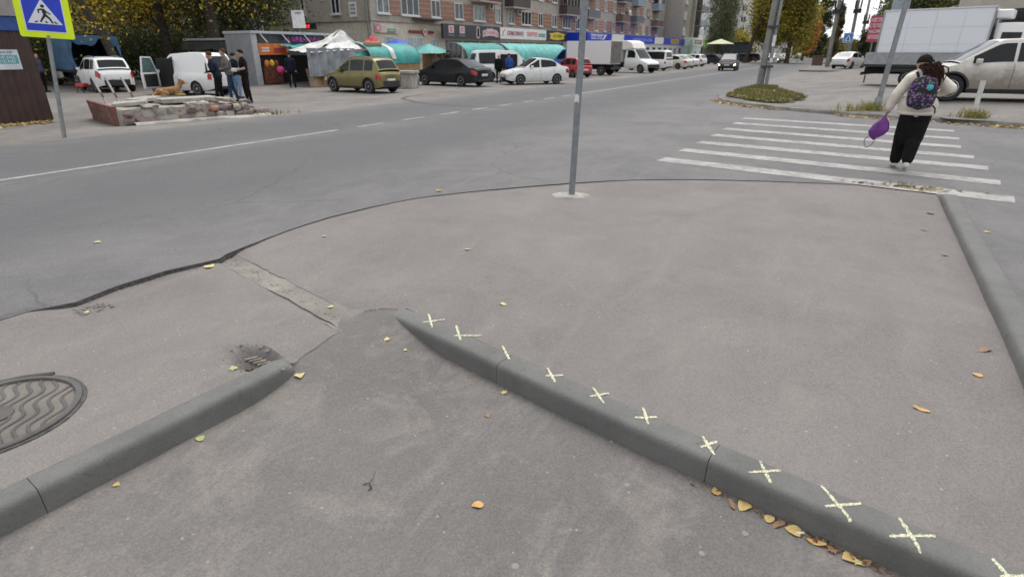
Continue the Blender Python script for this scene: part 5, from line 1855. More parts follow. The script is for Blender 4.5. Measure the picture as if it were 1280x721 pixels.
put_scrib(e, .85, 2.2, .40, .62, 7, w_let, -.075)
MB().box(1.5, 2.5, -.10, -.061, .06, .32).build('green_panel', M('sign_green', (.02, .22, .12), .5), e)
put_scrib(e, 1.55, 2.45, .12, .26, 6, w_let, -.112)
# notice on the gable, LED board, white card
e = empty('wall_notice', (-36.75, BY0, 4.42), 0, 'white notice with lines of dark print on the grey gable wall', 'notice')
MB().box(0, .85, -.04, 0, 0, 1.1).build('board', M('white_board', (.72, .72, .72), .5), e, bevel=.005)
for z, n in ((.78, 6), (.5, 5), (.22, 6)):
    put_scrib(e, .12, .73, z, z + .17, n, M('dark_letter', (.08, .09, .12), .6), -.052)
e = empty('led_board', (-42.0, 36.6, 3.55), 0, 'black board with a glowing red line of text above the grey kiosk', 'sign')
MB().box(-.6, 2.0, 0, .12, 0, .45).build('board', black_b, e, bevel=.01)
mb = MB()
scribble(mb, -.05, 1.3, .12, .34, 6, srng, -.012, .01)
mb.build('lettering', glow('red_led', (1.0, .03, .02), 2.0), e)
MB().tube([(0.2, .2, 0.1), (0.2, .8, .1)], .03, 6).build('bracket', galv, e)
e = empty('card_sign', (-30.5, 26.6, 2.8), R(20), 'white card on a thin stick above the grey kiosk roof', 'sign')
MB().box(-.42, .42, -.01, .01, .35, 1.35).build('card', M('white_board', (.72, .72, .72), .5), e, bevel=.003)
MB().tube([(0, .02, 0), (0, .02, 1.2)], .02, 6).build('stick', galv, e)
put_scrib(e, -.2, .2, 1.15, 1.25, 4, M('dark_letter', (.08, .09, .12), .6), -.022)

# ---- blue and white shop extension along the street
SX = -31.0
se = empty('shop_pavilion', (SX, 73.6, ZR), R(90), 'long low white shop pavilion with a blue fascia', 'building')
SL = 50.5
MB().box(0, SL, .02, 3.4, 0, 3.05).build('wall', M('white_cladding', (.60, .61, .63), .5, 0, .08, 1.5), se)
x = 0.0
fas = [(8.9, sign_blue), (5.2, M('white_board', (.72, .72, .72), .5)), (2.8, sign_blue), (13.0, sign_blue), (5.5, M('white_board', (.72, .72, .72), .5)), (4.4, sign_blue), (6.4, sign_blue), (4.3, sign_blue)]
for (w, m_) in fas:
    MB().box(x + .02, x + w - .02, -.15, 3.3, 3.06, 4.12).build('fascia_panel', m_, se, bevel=.01)
    x += w
put_scrib(se, 1.2, 5.2, 3.35, 3.85, 6, w_let, -.165)
mb = MB()
mb.add([(5.3, -.157, 3.3), (5.8, -.157, 3.3), (6.9, -.157, 3.95), (1.0, -.157, 3.95), (1.0, -.157, 3.88), (6.0, -.157, 3.88)], [tuple(range(6))])
mb.build('swoosh', w_let, se)
put_scrib(se, 18.2, 28.5, 3.35, 3.80, 12, M('pale_blue_letter', (.30, .42, .80), .5), -.165)
MB().box(40.1, 45.9, -.19, -.152, 3.2, 3.98).build('gold_board', M('gold_board', (.60, .42, .08), .5), se)
put_scrib(se, 40.5, 45.5, 3.35, 3.85, 7, M('brown_letter', (.25, .13, .02), .5), -.205)
for k in range(14):
    xx = 1.5 + k * 3.5
    window(se, (xx, .02, 1.5), (1, 0, 0), (0, 0, 1), (0, -1, 0), 1.5, 1.0, 2, frame=greyp, sill=False)
# green and white shop at the end
ge = empty('corner_shop', (-30.0, 124.3, ZR), R(90), 'small white corner shop with green ends and a green and red sign', 'building')
MB().box(0, 17, 0, 6, 0, 2.9).build('wall', M('pale_green_cladding', (.52, .66, .60), .5, 0, .1, 1.0), ge)
MB().box(-.1, 12.5, -.15, 5.9, 2.91, 4.5).build('fascia_panel', M('white_board', (.72, .72, .72), .5), ge, bevel=.02)
MB().box(4.2, 7.4, -.2, -.152, 3.3, 4.1).build('green_panel', M('bright_green', (.02, .30, .10), .5), ge)
MB().box(7.45, 10.6, -.2, -.152, 3.3, 4.1).build('red_panel', r_let, ge)
put_scrib(ge, 4.5, 7.1, 3.5, 3.9, 5, w_let, -.213)
put_scrib(ge, 7.7, 10.3, 3.5, 3.9, 5, w_let, -.213)
lime = M('lime_panel', (.30, .58, .10), .5)
MB().lathe([(1.5, 0), (1.5, .08), (1.2, .1), (0, .1)], 'y', (.6, -.32, 2.7), 24).build('round_sign', lime, ge)
MB().lathe([(.8, 0), (.8, .02), (0, .02)], 'y', (.6, -.345, 2.9), 16).build('round_sign_mark', M('pale_blue_letter', (.30, .42, .80), .5), ge)
mb = MB()
for (a, b, r_) in ((13.2, 3.7, .9), (14.4, 3.9, 1.0), (15.6, 3.6, .8)):
    mb.lathe([(r_, 0), (r_ * .95, .2), (r_ * .6, .4), (0, .45)], 'y', (a, -.3, b), 16)
mb.build('leafy_emblem', lime, ge, smooth=60)
MB().box(11.5, 17.4, -.4, -.02, 0, 2.7).build('dark_shutter', brownp, ge)
# second block that juts out behind the pavilion
b2 = empty('apartment_tower', (-31.2, 121.5, ZR), 0, 'grey plastered end block with glazed balconies beyond the brick striped facade', 'building')
MB().box(-16, 0, 0, 17, 0, 17).build('wall', plaster, b2)
MB().box(-.001, .6, 7.5, 8.3, 3, 17).build('wall_rib', plaster, b2)
for fl in range(4):
    z = 4.9 + 2.8 * fl
    window(b2, (0, 1.6, z), (0, 1, 0), (0, 0, 1), (1, 0, 0), 1.8, 1.5, 2)
    o = MB().box(.001, 1.3, 10.5, 16.8, z - .95, z - .8).build('balcony', plaster, b2)
    MB().box(1.2, 1.3, 10.5, 16.8, z - .797, z + .25).build('parapet', [M('white_board', (.72, .72, .72), .5), bluep, greyp, bluep][fl], o)
    MB().box(1.22, 1.28, 10.5, 16.8, z + .253, z + 1.6).build('pane', glass, o)
    mb = MB()
    for k in range(5):
        mb.box(1.2, 1.31, 10.5 + k * 1.55, 10.6 + k * 1.55, z + .253, z + 1.6)
    mb.build('glazing_frame', whitef, o)
# pale blocks in the distance
def far_block(label, deg, d, w, h, mat, rz, rowsn, colsn):
    x, y = bearing(deg, d)
    e = empty('apartment_block', (x, y, ZR), rz, label, 'building')
    MB().box(-w / 2, w / 2, 0, 12, 0, h).build('wall', mat, e)
    for r in range(rowsn):
        for c_ in range(colsn):
            window(e, (-w / 2 + (c_ + .3) * w / colsn, 0, 1.5 + r * 2.9), (1, 0, 0), (0, 0, 1), (0, -1, 0), 1.5, 1.5, 2, sill=False)
    return e
far_block('white apartment block seen between the far trees', 21.2, 200, 26, 22, M('white_block', (.55, .55, .55), .7, 0, .1, .3), R(15), 7, 6)
far_block('grey block hidden behind the trees on the left', -35, 95, 60, 14, M('grey_block', (.20, .19, .18), .8, 0, .1, .3), R(62), 4, 12)

# ================================================================== kiosks and market stalls
# brown corrugated kiosk at the left edge
KX, KY1 = -19.2, 7.68
bk = empty('kiosk', (KX, KY1, ZR), 0, 'brown corrugated metal kiosk with a blue band at the left edge', 'kiosk')
brown_m = M('brown_profiled_sheet', (.045, .021, .017), .5, .1, .2, 3, .1)
mb = MB()
ys_ = np.arange(0, 6.0, .045)
prof = [(.018 if int(i / 2) % 2 else -.006, -y) for i, y in enumerate(ys_)]
mb.grid([[(a, b, 0.02), (a, b, 2.26)] for a, b in prof])
mb.build('corrugated_front', brown_m, bk)
mb = MB()
xs_ = np.arange(0, 3.2, .045)
mb.grid([[(-x, (.018 if int(i / 2) % 2 else -.006), 0.02), (-x, (.018 if int(i / 2) % 2 else -.006), 2.26)] for i, x in enumerate(xs_)])
mb.build('corrugated_side', brown_m, bk)
MB().box(-3.2, -.03, -6, -.03, 0, 2.25).build('shell', black_dark, bk)
MB().box(-3.25, .07, -6, .07, 2.26, 2.60).build('blue_band', M('kiosk_blue', (.012, .06, .24), .5), bk, bevel=.01)
MB().box(-3.3, .12, -6, .12, 2.602, 3.25).build('fascia', M('mauve_grey_fascia', (.27, .24, .24), .6), bk, bevel=.01)
MB().box(-3.0, .05, -6, .02, 3.252, 3.35).build('roof', galv, bk)
e = empty('paper_notice', (KX + .03, 7.32, 1.36), R(90), 'pale notice with turquoise print on the brown kiosk', 'notice')
MB().box(-.72, 0, -.012, 0, 0, .48).build('sheet', M('pale_paper', (.52, .58, .62), .6), e)
MB().box(-.70, -.04, -.016, -.0125, .14, .35).build('turquoise_field', M('turquoise', (.10, .33, .36), .6), e)
for z in (.165, .255):
    put_scrib(e, -.64, -.10, z, z + .07, 6, M('pale_paper', (.52, .58, .62), .6), -.021)
put_scrib(e, -.64, -.10, .39, .44, 8, M('dark_letter', (.08, .09, .12), .6), -.017)
sp = [(KX + .35 + abs(rnd.gauss(0, .25)), 2.5 + 4.9 * rnd.random(), ZR) for _ in range(520)]
litter('leaf_litter', sp, .06, DRY, 'drift of yellow leaves along the foot of the brown kiosk')

# grey kiosk
gkm = M('kiosk_grey', (.27, .28, .30), .45, .2, .1, 2)
gkd = M('kiosk_dark_glass', (.022, .03, .036), .15)
gk = empty('kiosk', (-29.3, 22.1, ZR), 0, 'grey metal kiosk with a purple lettered dark fascia and orange panel', 'kiosk')
MB().box(-2.3, -.06, .0, 7.0, 0, 2.70).build('shell', gkm, gk)
MB().box(-2.35, .16, -.05, 7.05, 2.702, 2.84).build('roof', M('kiosk_light_grey', (.42, .43, .45), .5), gk, bevel=.01)
MB().box(-.055, .05, 0, .32, 0, 2.70).build('corner_post', M('kiosk_light_grey', (.42, .43, .45), .5), gk, bevel=.01)
MB().box(-.055, .06, .325, 6.9, 2.22, 2.69).build('dark_fascia', gkd, gk)
mb = MB()
mb2 = None
e = gk
o = MB()
rng2 = random.Random(9)
for i in range(10):
    yy = 2.2 + i * .27
    o.box(.062, .072, yy, yy + .04, 2.30, 2.58)
    if rng2.random() < .8:
        o.box(.062, .072, yy + .15, yy + .19, 2.30, 2.58 - (.08 if rng2.random() < .4 else 0))
    o.box(.0625, .0715, yy + .04, yy + .15, rng2.choice((2.42, 2.30, 2.53)), rng2.choice((2.47, 2.35, 2.58)) + .02)
o.build('lettering', M('purple_letter', (.35, .04, .30), .5), gk)
for yy in (.5, 2.0, 3.6, 5.2):
    MB().tube([(.08, yy, 2.75), (.5, yy + .15, 2.24)], .022, 6).build('awning_strut', whitef, gk, smooth=40)
MB().box(-.05, .10, .33, 2.3, 1.60, 2.20).build('orange_panel', M('orange_board', (.58, .17, .035), .5, 0, .15, 2), gk, bevel=.01)
mb = MB()
for (a, b) in ((1.92, 2.0), (1.78, 1.86)):
    for i in range(4):
        mb.box(.102, .11, .5 + i * .13, .6 + i * .13, a, b)
mb.build('lettering', w_let, gk)
mb = MB()
mb.box(.102, .108, 1.3, 2.1, 1.72, 1.98)
mb.build('lettering', M('dull_red_letter', (.38, .05, .05), .5), gk)
MB().box(-.9, -.05, .4, 6.8, .05, 1.58).build('front_shade_fill', black_dark, gk)  # black block painted as the shade inside the open kiosk front
mb = MB()
MB().box(-.049, .02, .35, 6.85, 0, .06).build('threshold', galv, gk)
o = MB().box(-.03, .22, .45, 1.6, .08, 1.0).build('display_shelf', M('shelf_red', (.16, .05, .03), .6, 0, .4, 5), gk)
for (yy, z, r_, m_) in ((.7, 1.05, .16, 'orange_board'), (1.05, 1.06, .15, 'sign_yellow'), (1.35, 1.04, .14, 'dark_red_board')):
    MB().lathe([(r_ * .6, -.1), (r_, .05), (r_ * .8, .22), (0.02, .3)], 'z', (.08, yy, z), 10).build('display_bunch', MATS[m_], gk, smooth=60)
MB().lathe([(.05, -.02), (.20, .1), (.26, .28), (.16, .42), (0.02, .46)], 'z', (.22, 1.45, .55), 12).build('pink_bag', M('pink', (.62, .06, .22), .6), gk, smooth=60)
# low grey annex left of it
an = empty('kiosk_annex', (-36.6, 22.9, ZR), 0, 'lower grey kiosk with a black awning behind the three men', 'kiosk')
MB().box(0, 5.0, 0, 2.6, 0, 2.40).build('shell', gkm, an)
MB().box(-.1, 4.95, -.15, 2.7, 2.402, 2.52).build('roof', M('kiosk_light_grey', (.42, .43, .45), .5), an, bevel=.01)
MB().box(.2, 4.9, -.06, -.002, 1.2, 2.38).build('dark_window', gkd, an)
mb = MB()
rows = []
for t in np.linspace(0, 1, 15):
    rows.append([Vector((.15 + 4.75 * t, -.08, 2.36)), Vector((.15 + 4.75 * t, -.42, 2.15 + .03 * math.sin(t * 19))), Vector((.15 + 4.75 * t, -.55, 1.86 + .05 * math.sin(t * 13)))])
mb.grid(rows)
mb.build('awning', M('black_tarp', (.035, .04, .045), .5, 0, .3, 3), an, smooth=60)

# market: tarps
teal = M('teal_tarp', (.03, .27, .25), .55, 0, .18, 1.6, .15, 6, 0)
teal_l = M('pale_teal_tarp', (.10, .40, .37), .5, 0, .2, 2.0, .15, 6)
whitet = M('white_tarp', (.58, .58, .56), .6, 0, .2, 2.0, .2, 5)
greyt = M('grey_film', (.30, .32, .34), .3, 0, .3, 1.6, .5, 4)
woodm = concrete('raw_plywood', (.26, .155, .075), (.36, .23, .12), (.17, .10, .05), 14, .2)
cardm = concrete('cardboard', (.27, .18, .10), (.38, .27, .165), (.19, .12, .07), 10, .2)
def cloth_sheet(parent, name, corners, mat, n=18, sag=.15, wr=.04, seed=0, thick=.006):
    """draped four-cornered tarp"""
    A, B, C_, D = [Vector(c) for c in corners]
    rows = []
    for i in range(n + 1):
        row = []
        for j in range(n + 1):
            u, v = i / n, j / n
            p = A.lerp(B, u).lerp(D.lerp(C_, u), v)
            p = p + Vector((wr * nz(u * 3, v * 7, seed), wr * nz(u * 5, v * 3, seed + 9), -sag * 4 * u * (1 - u) * (1 - abs(2 * v - 1) ** 2 * .6) + wr * nz(u * 6, v * 6, seed + 4)))
            row.append(p)
        rows.append(row)
    mb = MB()
    mb.grid(rows)
    return mb.build(name, mat, parent, smooth=70)
# teal tarp slung from the grey kiosk
t1 = empty('slung_tarp', (-28.5, 25.0, ZR), 0, 'teal tarp slung between the grey kiosk and the white tent', 'tarp')
cloth_sheet(t1, 'tarp', ((-.6, -1.2, 2.16), (1.0, -.9, 1.95), (1.9, 1.5, 1.98), (-.6, 2.6, 2.25)), teal, sag=.14, wr=.12, seed=3)
cloth_sheet(t1, 'tarp', ((.9, -.9, 2.0), (1.15, .2, 1.5), (1.5, 1.0, 1.55), (1.7, 1.6, 2.05)), teal, sag=.1, wr=.1, seed=5)
# white crumpled tent
wt = empty('market_tent', (-26.2, 25.2, ZR), 0, 'crumpled white market tent with grey film sides', 'tent')
apex = (0.2, .3, 2.95)
cs = [(1.2, -3.0, 1.72), (1.5, 2.2, 2.0), (-1.6, 2.4, 2.0), (-1.6, -2.0, 1.85)]
for i in range(4):
    a, b = cs[i], cs[(i + 1) % 4]
    rows = []
    for u in np.linspace(0, 1, 15):
        row = []
        for v in np.linspace(0, 1, 15):
            p = Vector(a).lerp(Vector(b), u).lerp(Vector(apex), v ** .9)
            k = math.sin(PI * v) * .16 + .05
            p += Vector((k * nz(u * 4 + i * 1.0, v * 3, 2), k * nz(u * 3, v * 5 + i, 6), k * 1.2 * nz(u * 5 + i * 1.0, v * 4, 1) - .22 * math.sin(PI * v)))
            row.append(p)
        rows.append(row)
    mb = MB()
    mb.grid(rows)
    mb.build('roof_sheet', whitet, wt, smooth=80)
rows = []
for u in np.linspace(0, 1, 40):
    p = Vector((1.15, -3.1, 0)).lerp(Vector((1.35, .1, 0)), u)
    f = .05 * math.sin(u * 40) + .05 * nz(u * 9, 0, 2)
    rows.append([p + Vector((f * (.4 + z), 0, z + .04 * nz(u * 7, z, 5))) for z in np.linspace(.55, 1.95, 8)])
mb = MB()
mb.grid(rows)
mb.build('film_side', greyt, wt, smooth=80)
cloth_sheet(wt, 'teal_side', ((1.4, .1, 1.75), (1.45, 2.3, 1.95), (1.7, 2.6, .7), (1.6, .1, .7)), teal_l, sag=.03, wr=.12, seed=8)
mb = MB()
for (x, y) in ((1.2, -3.0), (1.5, 2.2), (-1.6, 2.4), (-1.6, -2.0)):
    mb = MB()
    mb.tube([(x, y, 0), (x, y, 1.95)], .025, 6)
    mb.build('pole', galv, wt)
MB().box(1.25, 1.55, 1.0, 2.3, 2.05, 2.3).build('cardboard_roll', cardm, wt, bevel=.08)
cloth_sheet(wt, 'red_cloth', ((.5, 1.9, 2.35), (.8, 2.0, 2.2), (.85, 2.9, 2.25), (.5, 2.8, 2.75)), M('red_cloth', (.48, .06, .07), .7), sag=.05, wr=.05, seed=4)
# plywood and cardboard leaning boards, each one
bd = empty('board_stack', (-25.3, 22.2, ZR), 0, 'row of cardboard and plywood sheets leaning against the white tent', 'boards')
yy = 0.0
for k, (w, h, t) in enumerate(((.55, .95, 5), (.35, .80, -8), (.42, .72, 14), (.30, .88, -4), (.5, .98, 3), (.38, 1.0, -3), (.45, .95, 6))):
    mb = MB()
    mb.box(0, .03, 0, w, 0, h, rot=(Matrix.Rotation(R(-8 - k % 3 * 3), 3, 'Y') @ Matrix.Rotation(R(t), 3, 'X')))
    o = mb.build('board', woodm if k % 3 else cardm, bd)
    o.location = (-.05 * (k % 3), yy, 0)
    yy += w * .78
# barrel-roofed stalls
def barrel_stall(name, label, x, y0, y1, zc, zt, depth, mat, counter, bulge=.9):
    e = empty(name, (x, y0, ZR), 0, label, 'market stall', 'teal roofed market stalls')
    rows = []
    for y in np.linspace(0, y1 - y0, 22):
        row = []
        for t in np.linspace(0, PI / 2 * 1.05, 12):
            wv = .03 * nz(y * 1.2, t * 2, x)
            row.append(Vector((-depth + (depth + .05) * math.sin(min(t, PI / 2)) ** bulge + wv, y, zc + (zt - zc) * math.cos(t) ** .8 + wv if t < PI / 2 else zc - .05)))
        rows.append(row)
    mb = MB()
    mb.grid(rows)
    mb.build('tarp_roof', mat, e, smooth=70)
    for yy in (.02, y1 - y0 - .02):
        mb = MB()
        mb.tube([r for r in rows[0 if yy < 1 else -1]], .025, 6)
        mb.build('hoop', galv, e)
    if counter:
        n = max(2, int((y1 - y0) / .6))
        for k in range(n):
            w = (y1 - y0) / n
            MB().box(-.03, 0, k * w + .004, (k + 1) * w - .004, 0, zc - .02).build('counter_board', woodm, e, bevel=.004, seg=1)
        for yy in (0.02, y1 - y0 - .05):
            MB().box(-depth, -.035, yy, yy + .03, 0, zc - .02).build('end_board', woodm, e)
    else:
        MB().box(-depth * .8, -.2, .1, y1 - y0 - .1, 0, .85).build('counter', woodm, e)
    for yy in (.05, y1 - y0 - .05):
        MB().tube([(-depth, yy, 0), (-depth, yy, zt)], .03, 6).build('pole', galv, e)
    return e
st = barrel_stall('market_stall', 'stall with a teal barrel roof over bright plywood boards', -24.2, 26.0, 30.4, 1.16, 2.25, 1.5, teal, True)
mb = MB()
rows = []
for t in np.linspace(.2, 1.45, 10):
    rows.append([Vector((-1.5 + 1.56 * math.sin(t) ** .9, yy + .05 * math.sin(t * 9), 1.16 + 1.10 * math.cos(t) ** .8 + .012)) for yy in (1.75, 1.95, 2.12)])
mb.grid(rows)
mb.build('white_patch', whitet, st, smooth=70)
barrel_stall('market_stall', 'long teal roofed stall behind the open white minibus', -25.0, 37.0, 42.8, 1.15, 2.42, 1.6, teal, False)
barrel_stall('market_stall', 'farthest teal roofed stall, left of the blue truck cab', -25.0, 43.4, 55.0, 1.10, 2.45, 1.6, teal_l, False)
# brown open stall with umbrella and blue parasol
bs = empty('open_stall', (-25.2, 34.2, ZR), 0, 'open stall with a brown tin roof between the teal umbrella and stalls', 'market stall')
MB().box(-1.8, 0.1, 0, 2.8, 1.86, 1.92).build('roof', M('brown_tin', (.14, .10, .085), .6), bs)
for k in range(4):
    MB().box(-.06, 0, .05 + k * .68, .70 + k * .68, 0, 1.0).build('counter_board', woodm, bs, bevel=.005, seg=1)
for y in (.05, 2.75):
    MB().tube([(-.1, y, 0), (-.1, y, 1.86)], .03, 6).build('pole', galv, bs)
MB().box(-1.8, -1.74, 0, 2.8, 0, 1.85).build('back_board', woodm, bs)
def umbrella(label, loc, r, h, mat, tilt=0):
    e = empty('market_umbrella', loc, 0, label, 'umbrella')
    mb = MB()
    rows = []
    for k in range(17):
        t = 2 * PI * k / 16
        rows.append([Vector((0, 0, h)), Vector((r * .5 * math.cos(t), r * .5 * math.sin(t), h - .16 * r)), Vector((r * math.cos(t) * (1 if k % 2 == 0 else .95), r * math.sin(t) * (1 if k % 2 == 0 else .95), h - .34 * r - (.0 if k % 2 == 0 else .03)))])
    mb.grid(rows)
    mb.build('canopy', mat, e)
    MB().tube([(0, 0, 0), (0, 0, h)], .022, 6).build('pole', galv, e)
    e.rotation_euler = (tilt, tilt, 0)
    return e
umbrella('flat teal umbrella over the stall next to the shop', (-25.4, 32.9, ZR), 1.35, 2.28, teal, R(4))
umbrella('blue umbrella behind the teal barrel stall', (-30.0, 35.2, ZR), 1.05, 2.68, M('bright_blue_cloth', (.03, .08, .48), .6), 0)
umbrella('pale yellow tent roof far beyond the dark off-road car', (-21.5, 112.0, ZR), 2.4, 3.9, M('pale_yellow_cloth', (.52, .55, .35), .7), 0)
dkk = empty('kiosk', (-21.5, 127.0, ZR), R(15), 'dark blue grey kiosk beyond the pale tent', 'kiosk')
MB().box(-3, 3, -2, 2, 0, 3.3).build('wall', M('dark_slate', (.03, .04, .055), .6), dkk)
MB().box(-3.2, 3.2, -2.2, 2.2, 3.302, 3.6).build('roof', black_plastic, dkk)
# low concrete blocks by the black sedan
cbk = concrete('pale_concrete', (0.24, 0.225, 0.20), (0.42, 0.40, 0.36), (0.10, .09, .08), 50, 0.8)
e = empty('concrete_block', (-20.6, 24.2, ZR), R(12), 'low pale concrete block with a capping slab between two parked cars', 'concrete block')
MB().box(-.8, .8, -.35, .35, 0, .72).build('block', cbk, e, bevel=.03)
MB().box(-.9, .9, -.42, .42, .722, .86).build('capping_slab', cbk, e, bevel=.03)
e = empty('bag', (-21.0, 25.6, ZR), 0, 'pale plastic bag of goods leaning behind the concrete block', 'bag')
mb = MB()
mb.lathe([(.25, 0), (.36, .15), (.37, .5), (.25, .75), (.08, .82)], n=12)
mb.map(lambda p: Vector((p.x * (1 + .2 * nz(p.x, p.y, p.z, 2)), p.y * 1.3, p.z)))
mb.build('sack', greyt, e, smooth=70)
# goods crates at the market stall
for (x, y, z, c_, lab) in ((-24.0, 32.0, .3, 'shelf_red', 'red crate of goods at the umbrella stall, lower'), (-24.2, 32.5, .62, 'sign_green', 'green crate of goods at the umbrella stall, upper'), (-24.1, 31.6, 0.03, 'raw_plywood', 'wooden crate on the ground by the umbrella stall')):
    e = empty('crate', (x, y, z), R(rnd.uniform(-20, 20)), lab, 'crate')
    MB().box(-.3, .3, -.2, .2, 0, .03).build('base', MATS[c_], e)
    for (a, b, c2, d) in ((-.3, .3, -.2, -.18), (-.3, .3, .18, .2), (-.3, -.28, -.179, .179), (.28, .3, -.179, .179)):
        MB().box(a, b, c2, d, .032, .3).build('side', MATS[c_], e)
    mb = MB()
    for k in range(12):
        mb.lathe([(.05, -.04), (.06, 0), (.04, .05), (.0, .055)], 'z', (-.2 + .13 * (k % 4), -.1 + .1 * (k // 4), .27), 7)
    o = mb.build('fruit', MATS[('orange_board', 'sign_yellow', 'dark_red_board')[int(z * 10) % 3]], e, smooth=70)
    o['kind'] = 'stuff'

# ================================================================== people and dog
def capsule(mb, a, b, ra, rb, n=12):
    """tapered capsule"""
    a, b = Vector(a), Vector(b)
    d = b - a
    L = d.length
    d = d.normalized() if L > 1e-6 else Vector((0, 0, 1))
    x = d.orthogonal().normalized()
    y = d.cross(x)
    rows = []
    for t in (-80, -55, -25, 0):
        t = R(t)
        rows.append((a + d * ra * math.sin(t), ra * math.cos(t)))
    for t in (0, 25, 55, 80):
        t = R(t)
        rows.append((b + d * rb * math.sin(t), rb * math.cos(t)))
    vs, fs = [], []
    for c, r in rows:
        for k in range(n):
            q = 2 * PI * k / n
            vs.append(c + x * r * math.cos(q) + y * r * math.sin(q))
    for i in range(len(rows) - 1):
        for k in range(n):
            k2 = (k + 1) % n
            fs.append((i * n + k, i * n + k2, (i + 1) * n + k2, (i + 1) * n + k))
    fs += [tuple(range(n - 1, -1, -1)), tuple((len(rows) - 1) * n + k for k in range(n))]
    mb.add(vs, fs)

def figure(name, parent, prims, mats, voxel=.02, smooth_it=4):
    """one continuous skin over tapered limbs; prims = (material index, a, b, ra, rb)"""
    mb = MB()
    for (_, a, b, ra, rb) in prims:
        capsule(mb, a, b, ra, rb)
    o = mb.build('tmp', mats[0], None)
    m = o.modifiers.new('r', 'REMESH')
    m.mode = 'VOXEL'
    m.voxel_size = voxel
    m2 = o.modifiers.new('s', 'SMOOTH')
    m2.factor = .5
    m2.iterations = smooth_it
    dg = bpy.context.evaluated_depsgraph_get()
    me = bpy.data.meshes.new_from_object(o.evaluated_get(dg))
    bpy.data.objects.remove(o)
    me.name = name
    me.materials.clear()
    for q in mats:
        me.materials.append(q)
    nf = len(me.polygons)
    C = np.zeros(nf * 3)
    me.polygons.foreach_get('center', C)
    C = C.reshape(-1, 3)
    best = np.full(nf, 1e9)
    idx = np.zeros(nf, dtype=np.int32)
    for (mi, a, b, ra, rb) in prims:
        a, b = np.array(a, float), np.array(b, float)
        d = b - a
        t = np.clip(((C - a) @ d) / max(1e-9, d @ d), 0, 1)
        dist = np.linalg.norm(C - (a + t[:, None] * d), axis=1) - (ra + (rb - ra) * t)
        w = dist < best
        best[w] = dist[w]
        idx[w] = mi
    me.polygons.foreach_set('material_index', idx)
    me.polygons.foreach_set('use_smooth', [True] * nf)
    ob = bpy.data.objects.new(name, me)
    COL.objects.link(ob)
    ob.parent = parent
    return ob

skin = M('skin', (.46, .27, .20), .55, 0, .08, 9)
def cloth(name, col, v=.2):
    m = M(name, col, .9, 0, v, 14, .25, 40)
    m.node_tree.nodes['Principled BSDF'].inputs['Specular IOR Level'].default_value = .12
    return m
hair_m = {'dark': cloth('dark_hair', (.022, .016, .013)), 'brown': cloth('brown_hair', (.07, .042, .025))}

def std_pose(legs=.12, lf=0., rf=0., la=None, ra=None, lean=0., head=(0, .02), torso_m=1, leg_m=2, skin_m=0, shoe_m=3, arm_m=1, fore_m=1, bulk=1.0, headturn=0.):
    """upright adult of 1.75 m, facing +y; la / ra = (elbow, hand) points"""
    la = la or ((-.25, -.02, 1.14), (-.25, .06, .88))
    ra = ra or ((.25, -.02, 1.14), (.25, .06, .88))
    q = bulk
    l = lean
    P = [(torso_m, (-.07, 0, .98), (.07, 0, .98), .125 * q, .125 * q), (torso_m, (0, 0, 1.0), (0, l, 1.32), .135 * q, .145 * q), (torso_m, (-.10, l, 1.33), (.10, l, 1.33), .115 * q, .115 * q),
         (torso_m, (-.165, l, 1.43), (.165, l, 1.43), .068 * q, .068 * q), (torso_m, (0, l, 1.44), (0, l + .01, 1.50), .075, .062), (skin_m, (0, l + .01, 1.48), (0, l + .03, 1.57), .055, .052)]
    hx, hy = head[0], l + head[1] + .02
    c, s = math.cos(headturn), math.sin(headturn)
    def hp(x, y, z):
        return (hx + x * c - y * s, hy + x * s + y * c, z)
    P += [(skin_m, hp(0, -.012, 1.665), hp(0, .012, 1.645), .092, .085), (skin_m, hp(0, .03, 1.59), hp(0, .045, 1.575), .06, .05), (skin_m, hp(0, .088, 1.64), hp(0, .104, 1.618), .012, .016),
          (skin_m, hp(-.085, -.005, 1.65), hp(-.09, -.01, 1.625), .018, .014), (skin_m, hp(.085, -.005, 1.65), hp(.09, -.01, 1.625), .018, .014)]
    for sd, fwd in ((-1, lf), (1, rf)):
        x = sd * legs
        P += [(leg_m, (sd * .085, 0, .93), (x * .95, fwd * .45 + .02, .50), .098 * q, .068), (leg_m, (x * .95, fwd * .45 + .02, .50), (x, fwd - .02, .10), .070, .052), (shoe_m, (x, fwd - .05, .045), (x + sd * .02, fwd + .15, .038), .045, .036)]
    for (e, h), sd in ((la, -1), (ra, 1)):
        sh = (sd * .185, l, 1.42)
        e, h = Vector(e), Vector(h)
        d = (h - e).normalized()
        P += [(arm_m, sh, tuple(e), .062 * q, .05 * q), (fore_m, tuple(e), tuple(h), .048 * (q if fore_m == arm_m else 1), .034), (skin_m, tuple(h), tuple(h + d * .07), .034, .030)]
        side = d.orthogonal().normalized()
        for k in range(4):
            o_ = side * (-.026 + .0175 * k)
            P.append((skin_m, tuple(h + d * .07 + o_), tuple(h + d * (.135 - .012 * abs(k - 1.5)) + o_ * 1.15), .0115, .010))
        P.append((skin_m, tuple(h + d * .02 + side * .03), tuple(h + d * .08 + side * .055), .013, .011))
    return P, hp

